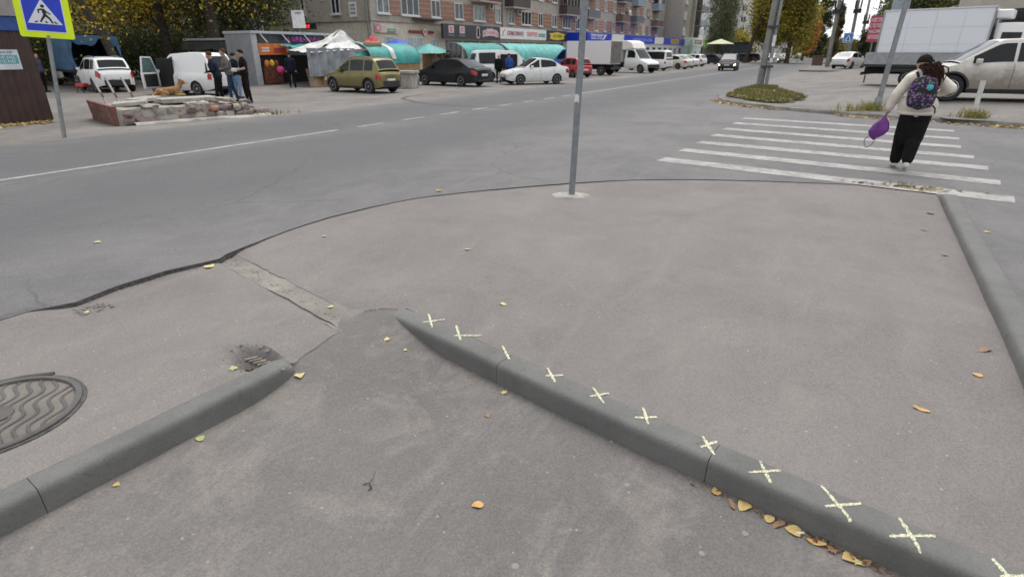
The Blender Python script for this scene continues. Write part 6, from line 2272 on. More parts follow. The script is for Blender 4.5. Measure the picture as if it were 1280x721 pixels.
def hair_cap(parent, hp, mat, name='hair', low=1.60, full=1.0):
    """hair as a shell over the skull, open at the face"""
    rows = []
    for i in range(9):
        th = R(3 + i * 12.5)
        row = []
        for k in range(20):
            ph = 2 * PI * k / 20
            front = max(0, math.sin(ph))
            t2 = min(th, R(100 - 48 * front ** 1.2 if full else 60))
            r = .104 * (1 + .03 * nz(math.cos(ph) * 3, math.sin(ph) * 3, i * .3, 2))
            row.append(Vector(hp(r * .92 * math.sin(t2) * math.cos(ph), r * 1.08 * math.sin(t2) * math.sin(ph) - .008, 1.662 + r * 1.05 * math.cos(t2))))
        rows.append(row)
    mb = MB()
    mb.grid(rows, closed=True)
    mb.f.append(tuple(range(20)))
    mb.mi.append(0)
    return mb.build(name, mat, parent, smooth=80)

def person(label, loc, rz, h, mats, voxel=.024, hair='dark', **kw):
    e = empty('person', loc, rz, label, 'person', None, h / 1.75)
    P, hp = std_pose(**kw)
    figure('body', e, P, mats, voxel)
    if hair:
        hair_cap(e, hp, hair_m[hair])
    return e, hp

navy = cloth('navy_cloth', (.012, .016, .028))
blackc = cloth('black_cloth', (.010, .010, .011))
greyc = cloth('grey_knit', (.15, .135, .125))
jean = cloth('blue_denim', (.03, .055, .10))
paleblue = cloth('pale_denim', (.16, .24, .34))
bshoe = cloth('blue_shoe', (.05, .11, .22))
bluew = cloth('work_blue', (.03, .07, .25))
purple_d = cloth('dull_violet', (.07, .07, .12))
person('man in a navy hooded jacket looking down behind the white van', (-19.3, 12.95, ZR), R(128), 1.76, [skin, navy, blackc, blackc], hair='brown', lean=.10, head=(0, .05), bulk=1.1,
       la=((-.27, .05, 1.16), (-.13, .30, 1.10)), ra=((.27, .05, 1.16), (.13, .30, 1.10)), lf=.12)
person('man in a grey sweater and jeans in the middle of the three', (-20.0, 13.9, ZR), R(150), 1.86, [skin, greyc, jean, blackc], hair='brown', lean=.05, bulk=1.03,
       la=((-.26, .04, 1.16), (-.12, .28, 1.08)), ra=((.26, .04, 1.16), (.12, .28, 1.08)), rf=-.16, lf=.10)
m3, hp3 = person('man in black with short sleeves and blue shoes holding a white packet', (-19.4, 14.1, ZR), R(160), 1.83, [skin, blackc, blackc, bshoe], hair='dark', legs=.20, fore_m=0, headturn=R(-20),
       la=((-.29, .0, 1.17), (-.05, .27, 1.09)), ra=((.29, .0, 1.17), (.10, .28, 1.07)))
o = empty('packet', (-19.40 + .33 * -math.sin(R(160)), 14.1 + .33 * math.cos(R(160)), 1.18), R(170), 'white paper packet held by the man in black', 'packet')
MB().box(-.10, .10, -.07, .07, -.05, .07).build('wrap', M('white_paper', (0.7, 0.69, 0.66), 0.8), o, bevel=.03, seg=3)
person('person in pale jeans and dark jacket half hidden behind the men', (-21.7, 15.35, ZR), R(0), 1.72, [skin, navy, paleblue, blackc], hair='dark')
person('man in a dark jacket standing at the mouth of the grey kiosk', (-25.8, 21.55, ZR), R(40), 1.72, [skin, navy, blackc, blackc], hair='dark', bulk=1.12)
person('person in grey at the umbrella stall, left of two', (-24.5, 32.5, ZR), R(60), 1.72, [skin, greyc, blackc, blackc], hair='dark', bulk=1.1)
person('person in black at the umbrella stall, right of two', (-24.0, 33.2, ZR), R(90), 1.86, [skin, blackc, blackc, blackc], hair='dark', bulk=1.1)
person('man in a blue work jacket leaning into the open minibus', (-18.45, 31.9, ZR), R(45), 1.66, [skin, bluew, blackc, blackc], hair='dark', lean=.10, bulk=1.15)
person('person in black with pale gloves standing left of the blue jacket', (-18.8, 31.2, ZR), R(200), 1.62, [skin, blackc, blackc, blackc], hair=None, bulk=1.15)
person('person in a dull violet jacket between the brown kiosk and the truck', (-33.0, 13.2, ZR), R(-60), 1.72, [skin, purple_d, blackc, blackc], hair='dark', bulk=1.1)
person('left of two dark figures in front of the corner shop', (-22.7, 99.0, ZR), R(80), 1.8, [skin, blackc, blackc, blackc], voxel=.035, bulk=1.2)
person('right of two dark figures in front of the corner shop', (-22.2, 101.2, ZR), R(-80), 1.75, [skin, navy, blackc, blackc], voxel=.035, bulk=1.2)

# the walking woman on the crossing
jacket = M('cream_jacket', (.60, .55, .48), .75, 0, .10, 5, .35, 18)
wsh = M('white_shoe', (.55, .54, .50), .6)
wl_ = (0.98, 10.95, ZR)
wo_ = empty('person', wl_, 0, 'woman in a cream jacket and wide black trousers walking away over the zebra crossing', 'person')
Pw = [(1, (-.10, 0, 1.00), (.08, 0, 1.0), .165, .165), (1, (-.01, 0, .96), (-.03, .01, 1.34), .17, .165), (1, (-.15, .01, 1.38), (.11, .01, 1.38), .10, .10), (1, (-.15, .01, .95), (.12, .0, .95), .125, .125),
      (1, (-.05, .01, 1.42), (-.06, .02, 1.48), .095, .080), (0, (-.06, .02, 1.44), (-.07, .04, 1.53), .054, .052),
      (0, (-.07, .03, 1.60), (-.075, .05, 1.585), .090, .083), (0, (-.10, .09, 1.535), (-.105, .10, 1.52), .055, .045), (0, (-.135, .135, 1.575), (-.142, .148, 1.555), .012, .015), (0, (.018, .03, 1.585), (.022, .026, 1.56), .017, .014), (0, (-.155, .05, 1.585), (-.16, .045, 1.56), .017, .014),
      # arms
      (1, (-.20, .01, 1.37), (-.325, -.01, 1.14), .088, .078), (1, (-.325, -.01, 1.14), (-.375, .03, .955), .080, .060), (1, (-.372, .03, .965), (-.376, .032, .95), .062, .062), (0, (-.377, .033, .93), (-.383, .045, .875), .034, .032),
      (1, (.16, .01, 1.37), (.33, -.03, 1.25), .090, .080), (1, (.33, -.03, 1.25), (.24, .17, 1.17), .080, .058), (0, (.22, .19, 1.17), (.17, .22, 1.18), .034, .030),
      # legs: wide trousers
      (2, (-.085, 0, .90), (-.10, .05, .50), .135, .125), (2, (-.10, .09, .50), (-.105, .22, .14), .118, .086), (2, (.075, 0, .90), (.05, -.01, .50), .135, .118), (2, (.05, -.01, .50), (.025, -.17, .20), .112, .082),
      (3, (.02, -.22, .115), (.028, -.02, .042), .046, .038), (3, (-.105, .20, .055), (-.115, .41, .045), .046, .040)]
for k in range(4):          # fingers of the left hand closed round the bag cord, right hand on the strap
    z = .885 - .017 * k
    Pw.append((0, (-.405, .045 + .002 * k, z), (-.372, .085, z - .004), .0105, .0095))
    Pw.append((0, (.165 - .004 * k, .235, 1.205 - .018 * k), (.125, .205 - .003 * k, 1.20 - .018 * k), .0105, .0095))
Pw.append((0, (-.365, .06, .915), (-.382, .09, .88), .012, .010))
Pw.append((0, (.185, .205, 1.21), (.150, .200, 1.235), .012, .010))
figure('body', wo_, Pw, [skin, jacket, blackc, wsh], .0135, 3)
hem = [Vector((-.015 + .225 * math.cos(a), .155 * math.sin(a), .885)) for a in np.linspace(0, 2 * PI, 29)]
MB().tube(hem, .030, 8, cap=False).build('jacket_hem', jacket, wo_, smooth=60)
# knitted cap
rows = []
for i in range(9):
    th = R(4 + i * 12)
    rows.append([Vector((-.072 + .103 * math.sin(th) * math.cos(p_) * (1.0), .035 + .112 * math.sin(th) * math.sin(p_), 1.612 + .112 * math.cos(th) - (.02 * math.sin(p_) if i > 6 else 0))) for p_ in np.linspace(0, 2 * PI, 25)[:-1]])
mb = MB()
mb.grid(rows, closed=True)
mb.f.append(tuple(range(24)))
mb.mi.append(0)
mb.build('knitted_cap', cloth('black_knit', (.012, .011, .011)), wo_, smooth=80)
# hair strands blown to the right
vs, fs = [], []
mb = MB()
for k in range(110):
    a = rnd.uniform(-.6, 1.0)
    st_ = Vector((-.07 + .09 * math.sin(a * 1.4), -.045 - .03 * rnd.random(), 1.57 - .04 * rnd.random()))
    en = Vector((.02 + .18 * rnd.random() ** .8, -.15 - .10 * rnd.random(), 1.47 - .20 * rnd.random()))
    md = st_.lerp(en, .5) + Vector((rnd.gauss(.02, .03), -.05, .05 + rnd.gauss(0, .03)))
    pts = bez([st_, md, en], 3)
    mb.tube(pts, [.012, .014, .014, .012, .010, .007, .003], 4)
mb.build('long_hair', cloth('dark_brown_hair', (.035, .018, .012)), wo_, smooth=80)

# backpack on her back
bp = empty('backpack', (.96, 10.76, 1.0), R(-4), 'dark patterned backpack with a turquoise button worn by the walking woman', 'backpack')
pm, nt, b = _nodes('floral_fabric')
co = coords(nt)
v1 = nt.nodes.new('ShaderNodeTexVoronoi')
v1.inputs['Scale'].default_value = 26
L_(nt, co, v1.inputs['Vector'])
hsn = nt.nodes.new('ShaderNodeHueSaturation')
hsn.inputs['Saturation'].default_value = 1.2
hsn.inputs['Value'].default_value = .35
L_(nt, v1.outputs['Color'], hsn.inputs['Color'])
tint = mixc(nt, .5, hsn.outputs[0], (.22, .06, .26))
msk = ramp(nt, v1.outputs['Distance'], [(.30, 1.0), (.46, 0.0)])
msk = math_(nt, 'MULTIPLY', msk, ramp(nt, noise_(nt, co, 9, 3), [(.34, 0.0), (.48, 1.0)]))
L_(nt, mixc(nt, msk, (.012, .011, .018), tint), b.inputs['Base Color'])
b.inputs['Roughness'].default_value = .8
def soft_box(w, d, h, n=10, pw=3.2, taper=.12):
    rows = []
    for i in range(n + 1):
        t = -1 + 2 * i / n
        k = (1 - abs(t) ** pw) ** (1 / pw) if abs(t) < 1 else 0
        k = max(k, .02)
        row = []
        for j in range(28):
            a = 2 * PI * j / 28
            ca, sa = math.cos(a), math.sin(a)
            r_ = (abs(ca) ** pw + abs(sa) ** pw) ** (-1 / pw)
            tp = 1 - taper * max(0, t)
            row.append(Vector((w / 2 * r_ * ca * k * tp, d / 2 * r_ * sa * (.35 + .65 * k) * tp, h / 2 * t)))
        rows.append(row)
    return rows
mb = MB()
mb.grid(soft_box(.37, .20, .50), closed=True)
mb.map(lambda p: p + Vector((0, 0, .22)))
mb.build('main_bag', pm, bp, smooth=70)
mb = MB()
mb.grid(soft_box(.31, .11, .22, 8), closed=True)
mb.map(lambda p: p + Vector((0, -.095, .115)))
mb.build('front_pocket', pm, bp, smooth=70)
MB().tube([(-.05, .0, .46), (-.04, -.01, .50), (.04, -.01, .50), (.05, 0, .46)], .010, 6).build('carry_loop', blackc, bp, smooth=60)
for sd in (-1, 1):
    MB().tube([(sd * .10, .04, .44), (sd * .125, .10, .50), (sd * .15, .26, .47), (sd * .17, .34, .30)], .017, 6).build('shoulder_strap', blackc, bp, smooth=60)
MB().tube([(.17, .02, .04), (.21, -.02, .0), (.22, -.03, -.07)], .010, 6).build('loose_strap', blackc, bp, smooth=60)
MB().lathe([(.042, 0), (.042, -.012), (.03, -.02), (0, -.022)], 'y', (.075, -.118, .30), 18).build('button_badge', M('turquoise_badge', (.05, .42, .50), .4), bp, smooth=50)
# purple drawstring bag
pb = empty('drawstring_bag', (.98 - .45, 10.98, .48), R(-25), 'purple drawstring shoe bag swinging from the hand of the walking woman', 'bag')
purp = M('purple_cloth', (.16, .025, .24), .6, 0, .3, 6, .4, 12)
rows = []
for i in range(10):
    t = i / 9
    k = [.03, .085, .125, .138, .132, .118, .095, .068, .04, .016][i]
    rows.append([Vector((k * math.cos(a) * (1 + .34 * nz(math.cos(a) * 2, math.sin(a) * 2, t * 4, 1.5)) + .06 * (t - .3), .45 * k * math.sin(a), t * .38 + .02 * math.cos(a))) for a in np.linspace(0, 2 * PI, 21)[:-1]])
mb = MB()
mb.grid(rows, closed=True)
mb.f += [tuple(range(19, -1, -1)), tuple(range(180, 200))]
mb.mi += [0, 0]
o = mb.build('pouch', purp, pb, smooth=70)
cord = cloth('grey_cord', (.16, .15, .17))
MB().tube([(.045, 0, .38), (.055, .02, .42)], .007, 6).build('cord', cord, pb)
MB().tube(bez([(.02, -.04, .05), (-.04, -.05, -.10), (-.13, -.03, -.13), (-.17, 0, -.02), (-.10, .02, .06)], 6), .0065, 6).build('cord_loop', cord, pb, smooth=60)

# ---- broken planter
pl_o = Vector((-16.08, 7.82, ZR))
ang = math.atan2(.974, .225)
pl = empty('planter', pl_o, ang, 'ruined concrete planter with a red painted side and crumbling stone front', 'planter')
# local: x along the front, y to the back
redslab = concrete('flaking_red_paint', (.13, .05, .04), (.19, .078, .062), (.27, .235, .20), 9, .6, (.5, .66, .8), 4.0)
oldc = concrete('crumbling_concrete', (.17, .155, .13), (.34, .31, .265), (.08, .07, .06), 14, .9)
mauve = concrete('mauve_stone', (.13, .095, .095), (.22, .165, .16), (.08, .065, .06), 12, .9)
mb = MB()
mb.add([(-.06, 0, 0), (.06, 0, 0), (.06, 2.3, 0), (-.06, 2.3, 0), (-.10, .02, .48), (.02, .02, .48), (.0, 2.28, .53), (-.12, 2.28, .53)], [(3, 2, 1, 0), (4, 5, 6, 7), (0, 1, 5, 4), (1, 2, 6, 5), (2, 3, 7, 6), (3, 0, 4, 7)])
mb.build('painted_slab', redslab, pl, bevel=.012)
def rock(mb, c, s, rng, mi=0, n=2):
    bm = bmesh.new()
    bmesh.ops.create_icosphere(bm, subdivisions=n, radius=1)
    sd = rng.random() * 50
    vs = []
    for v in bm.verts:
        p = v.co
        k = 1 + .35 * mnoise.noise(p * 1.3 + Vector((sd, 0, 0))) + .15 * mnoise.noise(p * 3 + Vector((0, sd, 0)))
        q = Vector([math.copysign(abs(a) ** .6, a) for a in p]) * k
        vs.append((c[0] + q.x * s[0], c[1] + q.y * s[1], c[2] + q.z * s[2]))
    mb.add(vs, [tuple(x.index for x in f.verts) for f in bm.faces], mi)
    bm.free()
prg = random.Random(21)
for row_, (zz, hh) in enumerate(((.10, .11), (.27, .10), (.42, .07))):
    x = .12
    while x < 3.5:
        w = prg.uniform(.16, .42) * (1.3 if row_ == 0 else 1)
        if not (row_ == 2 and prg.random() < .35) and not (row_ == 1 and prg.random() < .1):
            mb = MB()
            rock(mb, (x + w / 2, .02 + prg.uniform(-.05, .06) + row_ * .05, zz + prg.uniform(-.02, .02)), (w * .52, .15, hh * prg.uniform(.85, 1.1)), prg)
            m_ = prg.choice((oldc, oldc, mauve, mauve, cbk)) if not (row_ == 1 and 2.0 < x < 2.4) else brick_red
            mb.build('stone', m_, pl, smooth=35)
        x += w
mb = MB()
rows = []
for x in np.linspace(-.05, 3.5, 40):
    rows.append([Vector((x, y, max(.02, .40 + .08 * nz(x, y, 1, 1.6) + .05 * nz(x, y, 4, 5) - .25 * sstep(2.9, 3.5, x)) * sstep(-.02, .1, y))) for y in np.linspace(0.0, 2.7, 30)])
mb.grid(rows)
mb.build('rubble_fill', oldc, pl, smooth=40)
mb = MB()
mb.box(0, 2.2, -.02, 2.66, 0, .38)
mb.build('core', oldc, pl)
for (x, y, z, sx_, sy_, sz_, rz) in ((2.0, .9, .50, 1.5, .5, .06, 6), (.6, 1.0, .47, .8, .6, .05, -20), (2.9, 1.0, .46, .8, .4, .05, 20), (1.2, 1.9, .50, .9, .5, .05, 40)):
    mb = MB()
    mb.box(-sx_ / 2, sx_ / 2, -sy_ / 2, sy_ / 2, -sz_, sz_)
    mb.map(lambda p: p + Vector((0, 0, .02 * nz(p.x, p.y, 3, 3))))
    o = mb.build('slab', cbk, pl, bevel=.02)
    o.location = (x, y, z)
    o.rotation_euler = (R(prg.uniform(-4, 4)), R(prg.uniform(-5, 5)), R(rz))
rotw = concrete('rotten_wood', (.10, .065, .045), (.19, .13, .09), (.06, .045, .035), 16, .5)
for (p, q, w, h) in (((2.25, .2, .50), (3.55, .02, .14), .16, .04), ((2.6, .35, .52), (3.6, .25, .22), .12, .04), ((2.9, .1, .40), (3.3, -.12, .06), .18, .035), ((3.1, .6, .45), (3.65, .1, .05), .14, .04)):
    MB().bar(p, q, w, h).build('plank', rotw, pl, bevel=.006, seg=1)
mb = MB()
rows = []
for x in np.linspace(.3, 3.9, 40):
    rows.append([Vector((x, -.24 - .10 * nz(x, 0, 3, 1.2) - .1 * sstep(2.5, 3.5, x), 0.005)), Vector((x, -.22 - .08 * nz(x, 0, 3, 1.2), .05 + .02 * nz(x, 1, 1, 3))), Vector((x, -.12, .07 + .02 * nz(x, 2, 1, 3))), Vector((x, .05, .08))])
mb.grid(rows)
mb.build('footing', cbk, pl, smooth=50)
for (x, y, tx, ty, lab) in ((-20.85, 9.97, -.22, -.18, 'white stub post behind the planter, left of three'), (-20.3, 10.1, -.22, -.18, 'white stub post behind the planter, middle of three'), (-20.0, 10.45, -.24, -.2, 'white stub post behind the planter, right of three')):
    e = empty('short_post', (x, y, ZR), 0, lab, 'post', 'white stub posts behind the planter')
    MB().tube([(0, 0, 0), (tx, ty, 1.02)], .034, 8).build('post', M('flaking_white_paint', (.55, .54, .5), .7, 0, .15, 12), e, smooth=40)
    MB().tube([(tx * .35, ty * .35, .40), (tx * .5, ty * .5, .56)], .0365, 8).build('red_ring', M('faded_red_ring', (.25, .12, .10), .7), e, smooth=40)
e = empty('barrow', (-31.2, 14.0, ZR), R(20), 'small red box on a black trolley behind the white stub posts', 'trolley', None, .62)
MB().box(-.35, .35, -.25, .25, .42, .66).build('box', M('trolley_red', (.45, .04, .03), .5), e, bevel=.04)
for (x, y) in ((-.25, -.2), (.25, -.2), (-.25, .2), (.25, .2)):
    MB().tube([(x, y, .42), (x * 1.2, y * 1.2, .0)], .03, 6).build('leg', black_plastic, e)
sp = [(-15.2 + rnd.gauss(0, .25), 11.6 + rnd.gauss(0, .35), ZR) for _ in range(160)]
blades('weed', sp, .14, (.13, .15, .05), (.24, .20, .08), 'low weeds at the right end of the planter', 'weed', width=.01)

# ---- dog lying on the planter
dg_ = empty('dog', (-17.9, 10.35, .55), math.atan2(.974, .225) - PI / 2 + R(8), 'ginger dog lying on the planter with its head raised to the right', 'dog', None, .9)
# local: +y towards the head
furm = M('ginger_fur', (.25, .135, .058), .9, 0, .25, 8, .5, 60)
pale_fur = M('pale_fur', (.42, .27, .13), .9, 0, .2, 8, .5, 60)
nosem = M('dog_nose', (.02, .017, .015), .5)
D = [(0, (0, -.34, .15), (0, -.10, .165), .125, .115), (0, (0, -.10, .165), (0, .20, .185), .115, .135), (0, (.0, .20, .19), (.0, .34, .30), .115, .085), (0, (0, .34, .30), (0, .42, .42), .082, .075),
     (0, (0, .42, .425), (0, .47, .425), .082, .075), (1, (0, .50, .405), (0, .60, .385), .050, .036), (2, (0, .625, .392), (0, .63, .39), .018, .016),
     (0, (-.055, .40, .49), (-.085, .385, .53), .028, .016), (0, (.055, .40, .49), (.085, .385, .53), .028, .016),
     (0, (.08, -.32, .13), (.14, -.16, .09), .095, .06), (0, (.14, -.16, .09), (.16, -.36, .045), .05, .035), (1, (.16, -.36, .045), (.165, -.24, .035), .034, .03),
     (0, (-.08, -.32, .13), (-.13, -.16, .09), .095, .06), (0, (-.13, -.16, .09), (-.15, -.36, .045), .05, .035), (1, (-.15, -.36, .045), (-.155, -.24, .035), .034, .03),
     (0, (.08, .22, .14), (.10, .14, .06), .06, .045), (1, (.10, .14, .045), (.10, .42, .035), .04, .032), (0, (-.08, .22, .14), (-.10, .14, .06), .06, .045), (1, (-.10, .14, .045), (-.10, .40, .035), .04, .032),
     (0, (0, -.44, .13), (.08, -.60, .05), .045, .035), (1, (.08, -.60, .05), (.20, -.66, .04), .035, .022), (2, (-.05, .505, .455), (-.052, .51, .455), .012, .012), (2, (.05, .505, .455), (.052, .51, .455), .012, .012)]
figure('body', dg_, D, [furm, pale_fur, nosem], .018, 3)

# ================================================================== trees
def tree(label, loc, h, tr, crown, cols, n=7000, leaf=.12, clumps=70, lean=(0, 0), name='tree', grp=None, droop=0.0, base_h=.35, bare=0.0, trunk_m=bark, seed=0, column=False):
    """crown = (centre height, rx, ry, rz)"""
    e = empty(name, loc, 0, label, 'tree', grp)
    rg = np.random.default_rng(seed + 11)
    rr_ = random.Random(seed)
    cz, rx, ry, rz = crown
    top = Vector((lean[0], lean[1], cz))
    mb = MB()
    spine = bez([Vector((0, 0, -.2)), Vector((lean[0] * .25 + rr_.gauss(0, .05), lean[1] * .25, h * .2)), Vector((lean[0] * .6, lean[1] * .6 + rr_.gauss(0, .1), cz * .65)), top, Vector((lean[0] * 1.15, lean[1] * 1.15, h * .93))], 5)
    mb.tube(spine, list(np.linspace(tr, tr * .15, len(spine))), 9)
    mb.v[:9] = [(a * 1.35, b * 1.35, c) for a, b, c in mb.v[:9]]
    C = []
    while len(C) < clumps:
        p = rg.normal(size=3)
        p /= np.linalg.norm(p)
        r = rg.uniform(.35, 1.0) ** .6
        q = p * r
        if column:
            q[2] = rg.uniform(-1, 1)
            k = math.sqrt(max(0.05, 1 - abs(q[2]) ** 2.2))
            a = rg.uniform(0, 2 * PI)
            q[0], q[1] = k * math.cos(a) * rg.uniform(.3, 1), k * math.sin(a) * rg.uniform(.3, 1)
        C.append(np.array([q[0] * rx + top.x, q[1] * ry + top.y, q[2] * rz + cz]))
    nb = 0
    for c in C[:26 if not column else 10]:
        c = Vector(c)
        k = min(len(spine) - 1, max(2, int(len(spine) * (.35 + .5 * max(0, (c.z - (cz - rz)) / (2 * rz)) * .9))))
        s0 = spine[k]
        mid = s0.lerp(c, .5) + Vector((rr_.gauss(0, .15), rr_.gauss(0, .15), .12 * (c - s0).length * (1 if droop == 0 else 1.6)))
        pts = bez([s0, mid, c], 4)
        r0 = tr * .42 * (1 - k / len(spine) * .6)
        mb.tube(pts, list(np.linspace(r0, .015, len(pts))), 5)
        nb += 1
    mb.build('trunk', trunk_m, e, smooth=60)
    # leaves
    n, leaf = int(n * 1.8), leaf * .64
    per = n // clumps
    ctr = np.repeat(np.array(C), per, 0)
    sz = np.repeat(rg.uniform(.55, 1.25, len(C)), per)[:, None]
    crs = np.array([rx, ry, min(rz, 1.4 * rx)]) * .27
    pos = ctr + rg.normal(size=ctr.shape) * crs * sz
    if droop:
        pos[:, 2] -= np.abs(rg.normal(size=len(pos))) * droop
    cl_t = np.repeat(rg.uniform(0, 1, len(C)), per)
    nl = len(pos)
    a = rg.normal(size=(nl, 3))
    a /= np.linalg.norm(a, axis=1)[:, None]
    b = np.cross(a, rg.normal(size=(nl, 3)))
    b /= np.linalg.norm(b, axis=1)[:, None]
    ls = (leaf * rg.uniform(.6, 1.3, nl))[:, None]
    if droop:
        a = a * .4 + np.array([0, 0, -1.0])
        a /= np.linalg.norm(a, axis=1)[:, None]
        V = np.stack([pos - a * ls * 1.5, pos + b * ls * .35, pos + a * ls * 1.5, pos - b * ls * .35], 1)
    else:
        V = np.stack([pos - a * ls, pos + b * ls * .62 - a * ls * .1, pos + a * ls, pos - b * ls * .62 - a * ls * .1], 1)
    V = V.reshape(-1, 3)
    F_ = [(i * 4, i * 4 + 1, i * 4 + 2, i * 4 + 3) for i in range(nl)]
    cols = np.array(cols)
    t = np.clip(cl_t + rg.normal(0, .22, nl), 0, .999) * (len(cols) - 1)
    i0 = t.astype(int)
    f = (t - i0)[:, None]
    tint = cols[i0] * (1 - f) + cols[np.minimum(i0 + 1, len(cols) - 1)] * f
    tint *= rg.uniform(.75, 1.25, nl)[:, None]
    tinted('crown', V.tolist(), F_, tint, LEAFM, e)
    return e
YEL = [(.10, .10, .02), (.34, .25, .02), (.62, .43, .03), (.74, .54, .04), (.56, .37, .03)]
OLV = [(.10, .105, .025), (.19, .18, .03), (.32, .27, .035), (.25, .22, .04)]
DGR = [(.03, .045, .02), (.05, .07, .026), (.08, .10, .03), (.065, .08, .03)]
ORG = [(.28, .14, .03), (.46, .21, .03), (.55, .30, .04), (.38, .12, .03)]
WIL = [(.09, .11, .055), (.14, .16, .08), (.19, .20, .10), (.16, .17, .10)]
POP = [(.04, .06, .028), (.06, .09, .04), (.08, .11, .045)]
def pxdeg(px):
    return math.degrees(math.atan((px - 640) / 755))
LT = [(-33.0, 38, 13, .26, (8.0, 4.5, 4.5, 4.2), YEL, 12000, .14, (-2.2, -1.6), 'yellow maple with a leaning trunk behind the white crossover'),
      (-29.5, 46, 14, .36, (9.0, 4.5, 4.5, 4.5), YEL, 11000, .14, (-.6, -.2), 'yellow and green tree with a thick dark trunk behind the panel van'),
      (-26.2, 42, 15, .42, (9.2, 4.8, 4.8, 5.0), [(.03, .035, .012)] + YEL[:3], 12000, .14, (.2, .2), 'ivy dark tree with thin yellow leaves behind the kiosk annex'),
      (-24.0, 46, 13, .32, (7.4, 3.6, 3.6, 4.6), DGR, 14000, .15, (.2, .2), 'dense dark green tree behind the grey kiosk'),
      (-36.5, 56, 14, .3, (8.0, 5.5, 5.5, 5.5), OLV, 12000, .16, (0, 0), 'olive brown tree behind the blue canvas truck'),
      (-39.5, 47, 12, .26, (6.8, 4.8, 4.8, 5.0), DGR[1:] + YEL[:2], 12000, .15, (0, 0), 'shady tree between the crossing sign and the brown kiosk'),
      (-31.5, 60, 15, .3, (8.2, 6, 6, 6.2), YEL[1:4] + OLV[1:], 11000, .17, (0, 0), 'broad yellow tree at the back of the left group'),
      (-27.0, 58, 14, .3, (7.0, 4.5, 4.5, 6.0), DGR + [(.20, .14, .02)], 12000, .17, (0, 0), 'dark green tree at the back of the left group')]
for i, (dg, d, h, tr, cr, cols, n, lf, ln, lab) in enumerate(LT):
    x, y = bearing(dg, d)
    tree(lab, (x, y, ZR), h, tr, cr, cols, n, lf, 75, ln, grp='trees behind the parking lot', seed=i)
# undergrowth in front of the grey block on the left
for i, (dg, d, lab) in enumerate(((-41, 44, 'dark bush right of the brown kiosk'), (-37.8, 50, 'dark bush behind the blue canvas truck'), (-34.6, 49, 'dark bush behind the white crossover'), (-31.2, 50, 'dark bush behind the open van door'), (-28, 51, 'dark bush behind the panel van roof'), (-24.4, 47, 'dark bush behind the kiosk roof'))):
    x, y = bearing(dg, d)
    tree(lab, (x, y, ZR), 3.4, .08, (1.5, 2.6, 2.6, 1.5), DGR, 4500, .13, 40, name='bush', grp='bushes behind the parking lot', seed=40 + i)
FT = [(pxdeg(897), 128, 17, .40, (9.5, 2.9, 2.9, 8.0), WIL, 9000, .30, (0, 0), 'grey green weeping tree at the end of the apartment block', dict(droop=2.2)),
      (pxdeg(932), 112, 14, .36, (10.0, 3.0, 3.0, 3.6), OLV + YEL[1:3], 2600, .30, (2.5, .5), 'thin olive tree with a leaning dark trunk left of the tall pole', {}),
      (pxdeg(958), 118, 16, .35, (7.2, 2.7, 2.7, 4.6), OLV + [(.24, .19, .02)], 12000, .32, (0, 0), 'olive yellow tree right behind the tall pole', {}),
      (pxdeg(985), 112, 17, .40, (8.6, 3.2, 3.2, 6.4), OLV + [(.42, .34, .04)], 11000, .30, (0, 0), 'large olive yellow tree right of the tall pole', {}),
      (pxdeg(1004), 150, 13, .30, (6.4, 2.2, 2.2, 4.6), ORG, 9000, .30, (0, 0), 'orange tree between the olive tree and the poplars', {}),
      (pxdeg(1023), 165, 17, .30, (9.2, 1.35, 1.35, 8.6), POP, 9000, .28, (0, 0), 'slim dark poplar left of the power poles', dict(column=True)),
      (pxdeg(1041), 150, 13, .30, (5.6, 0.95, 0.95, 5.0), POP + [(.25, .11, .03)], 7000, .26, (0, 0), 'second shorter poplar behind the nearest power pole', dict(column=True)),
      (pxdeg(1104), 78, 14, .30, (7.2, 1.2, 1.2, 6.8), DGR, 9000, .20, (0, 0), 'dark spruce like tree behind the flatbed truck', dict(column=True)),
      (pxdeg(1086), 92, 9, .26, (2.6, 1.2, 1.2, 2.0), DGR, 7000, .22, (0, 0), 'dark bushy tree under the red sign', {}),
      (pxdeg(1150), 74, 9.5, .30, (5.2, 3.6, 3.6, 3.2), DGR + OLV[1:3], 9000, .20, (0, 0), 'green tree rising over the truck box', {}),
      (pxdeg(1185), 80, 11, .30, (6.2, 4.6, 4.6, 4.6), DGR, 9000, .22, (0, 0), 'dark tree over the right end of the truck box', {}),
      (pxdeg(862), 170, 9, .24, (4.0, 3, 3, 3.4), ORG + YEL[1:3], 7000, .32, (0, 0), 'low orange tree beyond the corner shop', {}),
      (pxdeg(915), 185, 10, .24, (3.8, 4.5, 4.5, 3.2), OLV + YEL[2:3], 8000, .36, (0, 0), 'low olive trees behind the pale tent', {}),
      (pxdeg(1052), 190, 8, .24, (2.6, 4, 4, 2.2), DGR + OLV, 7000, .36, (0, 0), 'far low tree behind the small crossing sign', {}),
      (pxdeg(1015), 230, 9, .24, (3.4, 9, 6, 2.6), DGR + OLV, 9000, .5, (0, 0), 'far tree line closing the street', {})]
for i, (dg, d, h, tr, cr, cols, n, lf, ln, lab, kw) in enumerate(FT):
    x, y = bearing(dg, d)
    tree(lab, (x, y, ZR), h, tr, cr, cols, n, lf, 60, ln, grp='trees along the far street', seed=100 + i, **kw)

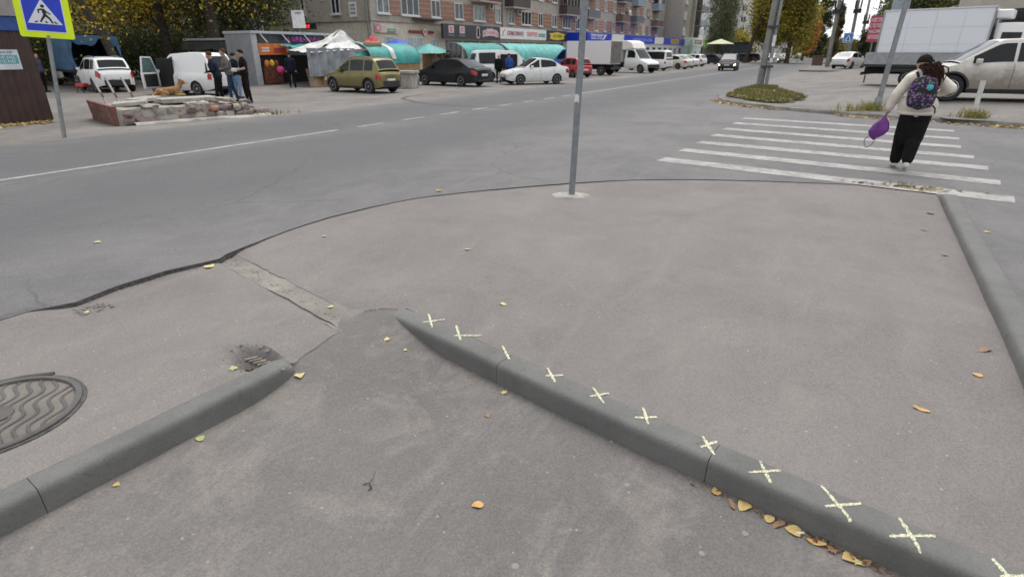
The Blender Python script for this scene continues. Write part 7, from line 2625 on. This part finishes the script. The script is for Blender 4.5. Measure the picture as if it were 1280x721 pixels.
# ---- building with a curved canopy at the upper right
rbx, rby = bearing(pxdeg(1265), 52)
rbd = empty('corner_building', (rbx, rby, .3), R(-30), 'grey building with a curved pale canopy at the upper right corner', 'building')
MB().box(-3.0, 26, 2.5, 16, 0, 9).build('wall', M('dark_shop_wall', (.10, .105, .11), .5, 0, .2, .6), rbd)
mb = MB()
rows = []
for t in np.linspace(0, 1, 24):
    a = R(200 + 110 * t)
    cx_, cy_ = 6 + 11.5 * math.cos(a) * 1.05, 6.0 + 8.2 * math.sin(a)
    rows.append([Vector((cx_, cy_, 4.05)), Vector((cx_, cy_, 5.35)), Vector((cx_ * .7 + 3, cy_ * .6 + 4, 5.40)), ])
mb.grid(rows)
mb.build('canopy_fascia', M('pale_fascia', (.40, .37, .32), .6, 0, .1, 1), rbd, smooth=50)
mb = MB()
mb.grid([[r[0], Vector((r[0].x * .6 + 3, max(r[0].y, 2.4) * .2 + 2.4, 3.2))] for r in rows])
mb.build('canopy_soffit', M('soffit_grey', (.20, .205, .215), .5, 0, .15, 1), rbd, smooth=50)
for x in (-1.5, 3.5, 8.5):
    MB().tube([(x, .8, 0), (x, .8, 4.0)], .16, 12).build('column', galv, rbd, smooth=40)
for k in range(5):
    window(rbd, (-2.5 + k * 3.4, 2.5, .4), (1, 0, 0), (0, 0, 1), (0, -1, 0), 3.0, 2.5, 3, frame=greyp, sill=False)
    window(rbd, (-2.5 + k * 3.4, 2.5, 6.2), (1, 0, 0), (0, 0, 1), (0, -1, 0), 2.6, 1.8, 2, sill=False)
x, y = bearing(pxdeg(1112), 66)
e = empty('chimney', (x, y, .3), 0, 'pale blue grey round chimney rising behind the truck box', 'chimney')
MB().tube([(0, 0, 0), (0, 0, 12)], [.75, .62], 18).build('stack', M('pale_blue_grey', (.30, .35, .39), .6), e, smooth=40)
MB().lathe([(.7, 7.6), (.7, 7.8), (.64, 7.8)], n=18).build('ring', galv, e)
x, y = bearing(pxdeg(1204), 58)
e = empty('pillar', (x, y, .3), 0, 'pale blue steel pillar left of the curved canopy', 'pillar')
MB().tube([(0, 0, 0), (0, 0, 11)], .32, 12).build('shaft', M('pale_blue_grey', (.30, .35, .39), .6), e, smooth=40)
mb = MB()
for k in range(4):
    mb.bar((-1.6, 0, 4.6 + k * .5), (1.6, 0, 5.4 + k * .5), .06)
mb.build('stair_railing', whitef, e)
